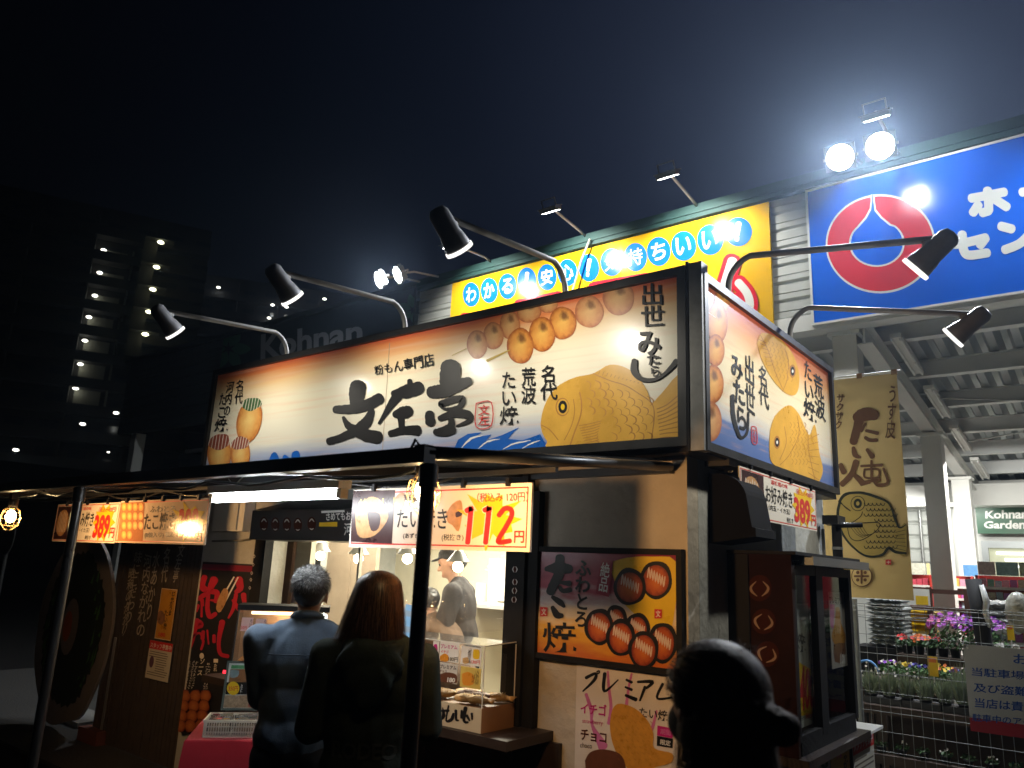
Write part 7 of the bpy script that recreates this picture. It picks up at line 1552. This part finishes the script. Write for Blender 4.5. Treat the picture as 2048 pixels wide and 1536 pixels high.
# --- plants
LEAF = [mat('leaf_dark', (.035, .085, .025), .6, var=.4, scale=30), mat('leaf_mid', (.06, .14, .035), .6, var=.4, scale=30), mat('leaf_grey', (.26, .31, .21), .7, var=.3, scale=30)]
FLW = {'purple': mat('petal_purple', (.20, .03, .42), .6, var=.3, scale=50), 'violet': mat('petal_violet', (.45, .10, .55), .6, var=.3, scale=50), 'red': mat('petal_red', (.60, .03, .03), .6, var=.2), 'orange': mat('petal_orange', (.70, .16, .03), .6, var=.2), 'white': mat('petal_white', (.65, .62, .58), .6, var=.1), 'yellow': mat('petal_yellow', (.70, .50, .05), .6, var=.15), 'blue': mat('petal_blue', (.06, .05, .35), .6, var=.3, scale=50), 'pink': mat('petal_pink', (.62, .12, .30), .6, var=.2)}
POTM = mat('black_pot', (.02, .02, .022), .5); POTB = mat('brown_pot', (.16, .07, .04), .7)
def plant(name, label, base, w, h, lm, fl=None, nl=220, nf=14, pot=POTM, leaf=.022, spiky=False, group=None, pr=.05, ph=.08, fs=.016):
    base = Vector(base); t = T(name, label, 'plant', tuple(base), group)
    MB().lathe(base, [(0, 0), (pr * .75, 0), (pr, ph), (pr * 1.06, ph), (pr * 1.06, ph - .01), (pr * .9, ph - .01), (0, ph - .012)], n=12).build('pot', pot, t)
    b = MB()
    for i in range(nl):
        a = random.uniform(0, 6.283); r = math.sqrt(random.random()) * w; f = random.random()
        if spiky:
            p0 = base + Vector((math.cos(a) * r * .4, math.sin(a) * r * .4, ph)); p1 = base + Vector((math.cos(a) * r, math.sin(a) * r, ph + h * random.uniform(.5, 1) * (1 - .3 * (r / w) ** 2))); d = (p1 - p0); sd = d.cross(Vector((random.random() - .5, random.random() - .5, .1))).normalized() * leaf * .14
            m_ = (p0 + p1) / 2 + Vector((random.uniform(-.01, .01), random.uniform(-.01, .01), .01)); b.add([p0 - sd, p0 + sd, m_ + sd, p1, m_ - sd], [(0, 1, 2, 4), (4, 2, 3)])
        else:
            zz = ph + h * f * (1 - .55 * (r / w) ** 2) * random.uniform(.6, 1); p = base + Vector((math.cos(a) * r, math.sin(a) * r, zz)); n = Vector((random.gauss(0, 1), random.gauss(0, 1), random.gauss(.7, .8))).normalized(); u = n.orthogonal().normalized() * leaf * random.uniform(.6, 1.2); v = n.cross(u) * .55
            b.add([p - u, p + v * .9, p + u, p - v * .9], [(0, 1, 2, 3)])
    b.build('foliage', lm, t, kind='stuff')
    if fl:
        q = MB()
        for i in range(nf):
            a = random.uniform(0, 6.283); r = math.sqrt(random.random()) * w * .95; p = base + Vector((math.cos(a) * r, math.sin(a) * r, ph + h * (1 - .35 * (r / w) ** 2) * random.uniform(.85, 1.12))); m_ = FLW[random.choice(fl)]
            n = Vector((random.gauss(0, .5), -1 + random.gauss(0, .4), random.gauss(.5, .4))).normalized(); u = n.orthogonal().normalized(); v = n.cross(u)
            for k in range(5): t0 = k * 1.2566; c1 = u * math.cos(t0) + v * math.sin(t0); c2 = u * math.cos(t0 + .62) + v * math.sin(t0 + .62); c3 = u * math.cos(t0 - .62) + v * math.sin(t0 - .62); q.add([p, p + c3 * fs * .8 + n * .003, p + c1 * fs * 1.1, p + c2 * fs * .8 + n * .003], [(0, 1, 2, 3)], m_)
        q.build('flowers', None, t, kind='stuff')
    return t
def bench(label, x0, x1, y0, y1, z, m=BLK, legs=True):
    s = T('plant_bench', label, 'plant bench', ((x0 + x1) / 2, (y0 + y1) / 2, 0))
    k = 0; y = y0
    while y < y1 - .05: bx('slat', (x0, y, z - .02), (x1, y + .07, z), m, s); y += .09
    bx('front_rail', (x0, y0 - .022, z - .07), (x1, y0 - .002, z - .002), m, s)
    for x in (x0 + .05, x1 - .09, (x0 + x1) / 2):
        for yy in (y0 + .01, y1 - .06): bx('leg', (x, yy, .03), (x + .04, yy + .04, z - .021), m, s)
BR = mat('dark_bench_timber', (.05, .03, .02), .7, var=.4, scale=5)
bench('front plant bench just behind the mesh fence', -1.85, 1.6, 7.05, 7.5, .70, BR)
o = MB().box((-1.85, 7.53, .05), (1.6, 7.56, .70)).build('added_dark_board', BR); tag(o, 'dark board added to put shade under the front plant bench', 'board')  # added board, darkens the bright floor gap below the bench
bench('lower plant bench with seedling trays at the foot of the fence', -1.8, 1.7, 6.92, 7.02, .36, BR)
bench('raised middle plant bench with pansies', -2.1, 1.5, 7.75, 8.3, .80, BR)
bench('back plant bench with purple flowers in front of the black post', -1.9, 1.6, 8.6, 9.1, .99, BR)
k = 0
ordn = ['first', 'second', 'third', 'fourth', 'fifth', 'sixth', 'seventh', 'eighth', 'ninth', 'tenth', 'eleventh', 'twelfth', 'thirteenth', 'fourteenth']
for i in range(11):
    x = -1.80 + i * .135; big = 5 <= i <= 8
    plant('silver_plant', '%s silver leaved herb from the left in the row behind the fence' % ordn[i], (x, 7.18, .70), .095 if not big else .125, .22 if not big else .34, LEAF[2], ['white'] if i < 3 else None, 260, 8, spiky=True, group='silver herbs behind the fence', leaf=.03, pr=.045, ph=.07, fs=.01)
for i in range(10):
    x = -1.80 + i * .115; plant('pansy_plant', '%s pansy from the left on the middle bench' % ordn[i], (x, 7.88, .80), .10, .10, LEAF[1], [['purple', 'white'], ['yellow', 'white'], ['blue'], ['yellow'], ['orange', 'yellow'], ['purple', 'blue'], ['white'], ['violet', 'white'], ['yellow'], ['blue', 'purple']][i], 140, 10, group='pansies on the middle bench', fs=.017)
for i in range(9):
    x = -1.83 + i * .105; c_ = [['red'], ['orange'], ['red', 'pink'], ['pink', 'violet'], ['violet'], ['violet', 'purple'], ['purple'], ['violet', 'purple'], ['white']][i]; tall = 3 <= i <= 7
    plant('bedding_plant', '%s flowering bedding plant from the left on the back bench' % ordn[i], (x, 8.75, .99), .13 if tall else .11, .30 if tall else .09, LEAF[i % 2], c_, 190, 30 if tall else 12, group='bedding plants on the back bench', fs=.021)
for i in range(5):
    x = -.55 + i * .19; plant('white_flower_plant', '%s white flowering plant from the left above the notice banner' % ordn[i], (x, 7.25, 1.12), .10, .13, LEAF[1], ['white'], 170, 12, group='white flowers above the notice banner', fs=.012)
bx('plant_riser', (-.68, 7.1, .705), (.5, 7.4, 1.118), BR); tag(bpy.data.objects['plant_riser'], 'dark riser box under the white flowers behind the notice banner', 'riser')
for i in range(12):
    x = -1.7 + i * .15; plant('seedling', '%s seedling from the left in the lowest tray row' % ordn[i], (x, 6.97, .36), .05, .05, LEAF[0], ['white'] if i % 2 else None, 50, 4, group='seedlings on the lowest bench', leaf=.016, pr=.035, ph=.05, fs=.008)
for i in range(8):
    x0 = -1.84 + i * .29; o = MB().box((x0, 7.09, .702), (x0 + .27, 7.27, .75)).build('plant_tray', POTM); tag(o, '%s black plastic tray from the left under the silver herbs' % ordn[i], 'tray', 'black trays behind the fence')
# price tags
for k, (x, y, Y, w, h, m_, lb) in enumerate(((1866, 1333, 7.6, .075, .16, YEL, 'yellow price tag with orange top standing among the pansies'), (2021, 1265, 7.0, .045, .11, YEL, 'narrow yellow price tag above the notice banner'))):
    p = PY(x, y, Y); s = T('price_tag', lb, 'price tag', tuple(p)); bx('card', (p.x - w / 2, Y, p.z - h / 2), (p.x + w / 2, Y + .003, p.z + h / 2), m_, s); bx('print', (p.x - w / 2 + .005, Y - .002, p.z + h * .2), (p.x + w / 2 - .01, Y - .0005, p.z + h * .42), mat('tag_orange', (.75, .2, .03), .4), s); bx('stick', (p.x - .004, Y + .0035, p.z - h / 2 - .15), (p.x + .004, Y + .008, p.z - h * .3), WHI, s)
# soil sacks
SACK = mat('grey_sack_film', (.30, .33, .33), .35, var=.35, scale=9)
def sack(x, y, z, w, d, h, m, label, group, rz=0):
    b = MB(); vs = []; NX, NY = 12, 6; M = Matrix.Translation((x, y, z)) @ Matrix.Rotation(rz, 4, 'Z'); ph = random.random() * 9
    def P3(u, v, sg):
        pu = max(0, 1 - abs(u) ** 3.2); pv = max(0, 1 - abs(v) ** 2.6); th = h / 2 * (pu * pv) ** .5
        return M @ Vector((u * w / 2 * (1 - .05 * v * v), v * d / 2 * (1 - .04 * math.sin(u * 9 + ph)), h / 2 + sg * th * (1 + .10 * math.sin(u * 7 + v * 5 + ph)) + .006 * math.sin(u * 11 + ph)))
    for sg in (1, -1):
        for i in range(NX + 1):
            for j in range(NY + 1): vs.append(P3(-1 + 2 * i / NX, -1 + 2 * j / NY, sg))
    K = (NX + 1) * (NY + 1); fs = []
    for i in range(NX):
        for j in range(NY): a = i * (NY + 1) + j; fs.append((a, a + NY + 1, a + NY + 2, a + 1)); fs.append((K + a, K + a + 1, K + a + NY + 2, K + a + NY + 1))
    b.add(vs, fs, smooth=True); o = b.build('soil_sack', m); tag(o, label, 'sack', group)
for st, (px, Y, w, nm) in enumerate(((1768, 9.3, .30, 'left'), (1801, 9.2, .12, 'right'))):
    zb_, zt4 = 1.0, 1.50; n = 11; xx = PY(px, 1250, Y).x
    for k in range(n): sack(xx + random.uniform(-.012, .012), Y + .1, zb_ + k * (zt4 - zb_) / n, w, .46, .060, SACK, '%s grey soil sack counted from the bottom of the %s stack' % (ordn[k], nm), 'grey soil sacks in the %s stack' % nm, random.uniform(-.04, .04))
bx('sack_pallet', (-2.45, 9.1, .04), (-1.60, 9.6, .995), BLK); tag(bpy.data.objects['sack_pallet'], 'dark box stand carrying the grey soil sacks', 'stand')
YS_ = mat('yellow_sack_film', (.80, .50, .01), .35, var=.1)
pp_ = PY(1842, 1262, 10.8)
for k in range(4): sack(pp_.x, 10.9, pp_.z - .04 + k * .075, .46 - .04 * (3 - k), .34, .085, YS_, '%s plump yellow sack from the bottom of the yellow pile' % ordn[k], 'yellow sacks piled on the rack')
# brown rack and racks of seed packets
RK = mat('red_rack_paint', (.42, .03, .025), .45, var=.15); RKB = mat('dark_brown_rack', (.09, .035, .025), .5, var=.2)
def seed_rack(label, Y, x0, x1, z0, z1, rows, m, heads=None):
    s = T('seed_rack', label, 'display rack', ((x0 + x1) / 2, Y, 0))
    bx('back_panel', (x0, Y + .16, .05), (x1, Y + .18, z1), m, s)
    for x in (x0, x1 - .03): bx('upright', (x, Y - .02, .05), (x + .03, Y + .155, z1), m, s)
    h = (z1 - z0) / rows; cols = [mat('packet_%d' % q, c_, .4, var=.5, scale=60) for q, c_ in enumerate(((.10, .35, .10), (.55, .08, .12), (.65, .55, .40), (.60, .30, .40), (.15, .40, .30), (.62, .45, .10), (.35, .45, .55), (.45, .12, .40)))]
    for r in range(rows):
        z = z0 + r * h; bx('shelf', (x0 + .032, Y - .02, z), (x1 - .032, Y + .155, z + .02), m, s); bx('price_strip', (x0 + .032, Y - .026, z - .01), (x1 - .032, Y - .021, z + .03), mat('price_strip', (.62, .58, .55), .4, var=.3, scale=60), s)
        b = MB(); x = x0 + .05
        while x < x1 - .12: b.box((x, Y + .02 + random.uniform(0, .03), z + .021), (x + .085, Y + .06, z + h * random.uniform(.62, .82)), random.choice(cols)); x += .095
        b.build('seed_packets', None, s, kind='stuff')
    if heads: 
        for k, (a, c_, m2) in enumerate(heads): bx('header_card', (a, Y + .05, z1 + .005), (c_, Y + .06, z1 + .20), m2, s)
def xz(px, py, Y): p = PY(px, py, Y); return p.x, p.z
Y1 = 15.5
x0_, zt5 = xz(1806, 1148, Y1); x1_ = xz(1862, 1150, Y1)[0]
seed_rack('red seed packet rack seen just right of the mustard flag', Y1, x0_ - .6, x1_, .6, zt5, 6, RK, [(x0_, x0_ + .36, mat('header_cream', (.6, .6, .5), .4, var=.4, scale=30)), (x0_ + .38, x1_ - .02, mat('header_yellow', (.7, .62, .3), .4, var=.4, scale=40))])
x0_, zt5 = xz(1864, 1150, Y1 + .5); x1_ = xz(1945, 1150, Y1 + .5)[0]
seed_rack('red rack of green packets half hidden by the white columns', Y1 + .5, x0_, x1_, .6, zt5, 6, RK, [(x0_ + .02, x0_ + .2, mat('header_orange', (.7, .3, .05), .4, var=.4, scale=30)), (x0_ + .5, x0_ + .72, mat('header_blue', (.1, .25, .5), .4, var=.4, scale=30))])
x0_, zt5 = xz(1950, 1150, 13.5); x1_ = xz(2100, 1150, 13.5)[0]
seed_rack('red seed packet rack with pastel header cards below the shop window', 13.5, x0_, x1_, .7, zt5, 6, RK, [(x0_ + .04, x0_ + .26, mat('header_pink', (.55, .42, .40), .4, var=.4, scale=30)), (x0_ + .27, x0_ + .55, mat('header_teal', (.25, .42, .42), .4, var=.4, scale=30)), (x0_ + .56, x0_ + .86, mat('header_sage', (.45, .5, .32), .4, var=.4, scale=30))])
s = T('brown_display_frame', 'brown timber display frame with a white price poster behind the fence', 'display frame', (-1.5, 10.4, 0))
xa, za = xz(1806, 1172, 10.4); xb, zb6 = xz(1938, 1178, 10.4)
for z in (za - .02, za - .22, .9): bx('rail', (xa + .06, 10.38, z - .05), (xb - .06, 10.42, z), RKB, s)
for x in (xa, (xa + xb) / 2 - .1, xb - .058): bx('post', (x, 10.37, .04), (x + .058, 10.43, za), RKB, s)
for k in range(3): bx('shelf', (xa + .062, 10.44, .7 + k * .28), (xb - .062, 10.7, .72 + k * .28), RKB, s)
x_, z_ = xz(1835, 1195, 10.3); s = T('price_poster', 'white price poster with a yellow block on the brown timber frame', 'poster', (x_, 10.3, z_)); bx('sheet', (x_ - .13, 10.3, z_ - .09), (x_ + .13, 10.304, z_ + .10), WHI, s); bx('yellow_block', (x_ - .02, 10.296, z_ - .08), (x_ + .11, 10.299, z_ + .02), YEL, s); bx('photo_block', (x_ - .11, 10.296, z_ + .03), (x_ - .06, 10.299, z_ + .085), RKB, s)
# black wrapped post and plastic bundles
x_, z_ = xz(1946, 1158, 8.5); s = T('black_wrapped_post', 'tall black wrapped post standing between the flowers and the seed racks', 'post', (x_, 8.5, 0))
MB().tube([(x_ + .10, 8.5, .04), (x_ + .055, 8.5, z_ - .8), (x_ + .03, 8.5, z_ - .35), (x_, 8.5, z_)], [.075, .075, .07, .07], n=14).build('wrap', mat('matt_black_wrap', (.008, .008, .01), .8), s); MB().tube([(x_ + .07, 8.44, z_ - .05), (x_ + .10, 8.44, z_ - .2), (x_ + .08, 8.43, z_ - .3), (x_ + .12, 8.44, z_ - .42)], [.02, .03, .022, .03], n=8).build('plastic_strip', mat('white_film', (.55, .56, .55), .3, var=.2), s)
for k in range(8):
    x_, z_ = xz(1990 + (k % 2) * 34, 1262 - (k // 2) * 17, 10.2); sack(x_, 10.3, z_ - .03, .26, .4, .085, mat('pale_sack', (.42, .43, .42), .35, var=.4, scale=12), '%s pale sack of the %s column right of the black post' % (ordn[k // 2], ('left', 'right')[k % 2]), 'pale sacks right of the black post')
x_, z_ = xz(2036, 1210, 8.0); o = MB(); o.sph((x_, 8.0, z_ - .06), (.10, .08, .17), None, 14, 10); o = o.build('clear_bagged_bundle', mat('cloudy_film', (.36, .36, .32), .22, var=.5, scale=14, bump=.8, bscale=12)); tag(o, 'cloudy plastic wrapped bundle at the right edge behind the fence', 'bundle')
# blue hose and tube lamp
p = PY(1735, 1345, 7.5); b = MB(); b.tube([p + Vector((math.cos(k * .4) * .09, 0, math.sin(k * .4) * .10)) for k in range(9)], .010, n=8); o = b.build('blue_hose', mat('blue_hose_rubber', (.08, .25, .55), .4)); tag(o, 'loop of light blue hose behind the fence beside the bay window', 'hose')
a_ = PY(1700, 1001, 13.0); c_ = PY(1808, 1000, 13.0); s = T('yard_tube_lamp', 'lit white tube lamp in the yard, its end showing beside the mustard flag', 'tube lamp', tuple(c_)); MB().cyl((c_.x, 13.0, c_.z), (a_.x - .2, 13.0, c_.z), .028, n=10).build('tube', glow('yard_tube', (1, 1, .98), 6), s); bx('batten', (a_.x - .25, 12.95, c_.z + .03), (c_.x + .03, 13.05, c_.z + .08), PWHITE, s)
for x in (a_.x - .2, c_.x): MB().cyl((x, 13, c_.z + .08), (x, 13, zr(13) + .0), .006, n=6).build('hanger', STEEL, s)

# ------------------------------------------------------------------ thin haze volume added for a halo round the floodlights
hz_ = mat('halo_haze', (.8, .85, .9), var=0); n = hz_.node_tree; n.nodes.clear(); o_ = n.nodes.new('ShaderNodeOutputMaterial'); v_ = n.nodes.new('ShaderNodeVolumePrincipled'); v_.inputs['Color'].default_value = (.55, .72, 1, 1); v_.inputs['Density'].default_value = HAZE; v_.inputs['Anisotropy'].default_value = .84
n.links.new(v_.outputs[0], o_.inputs['Volume'])
if HAZE: bx('haze', (-200, -45, -1.6), (125, 265, 60), hz_, kind='stuff')
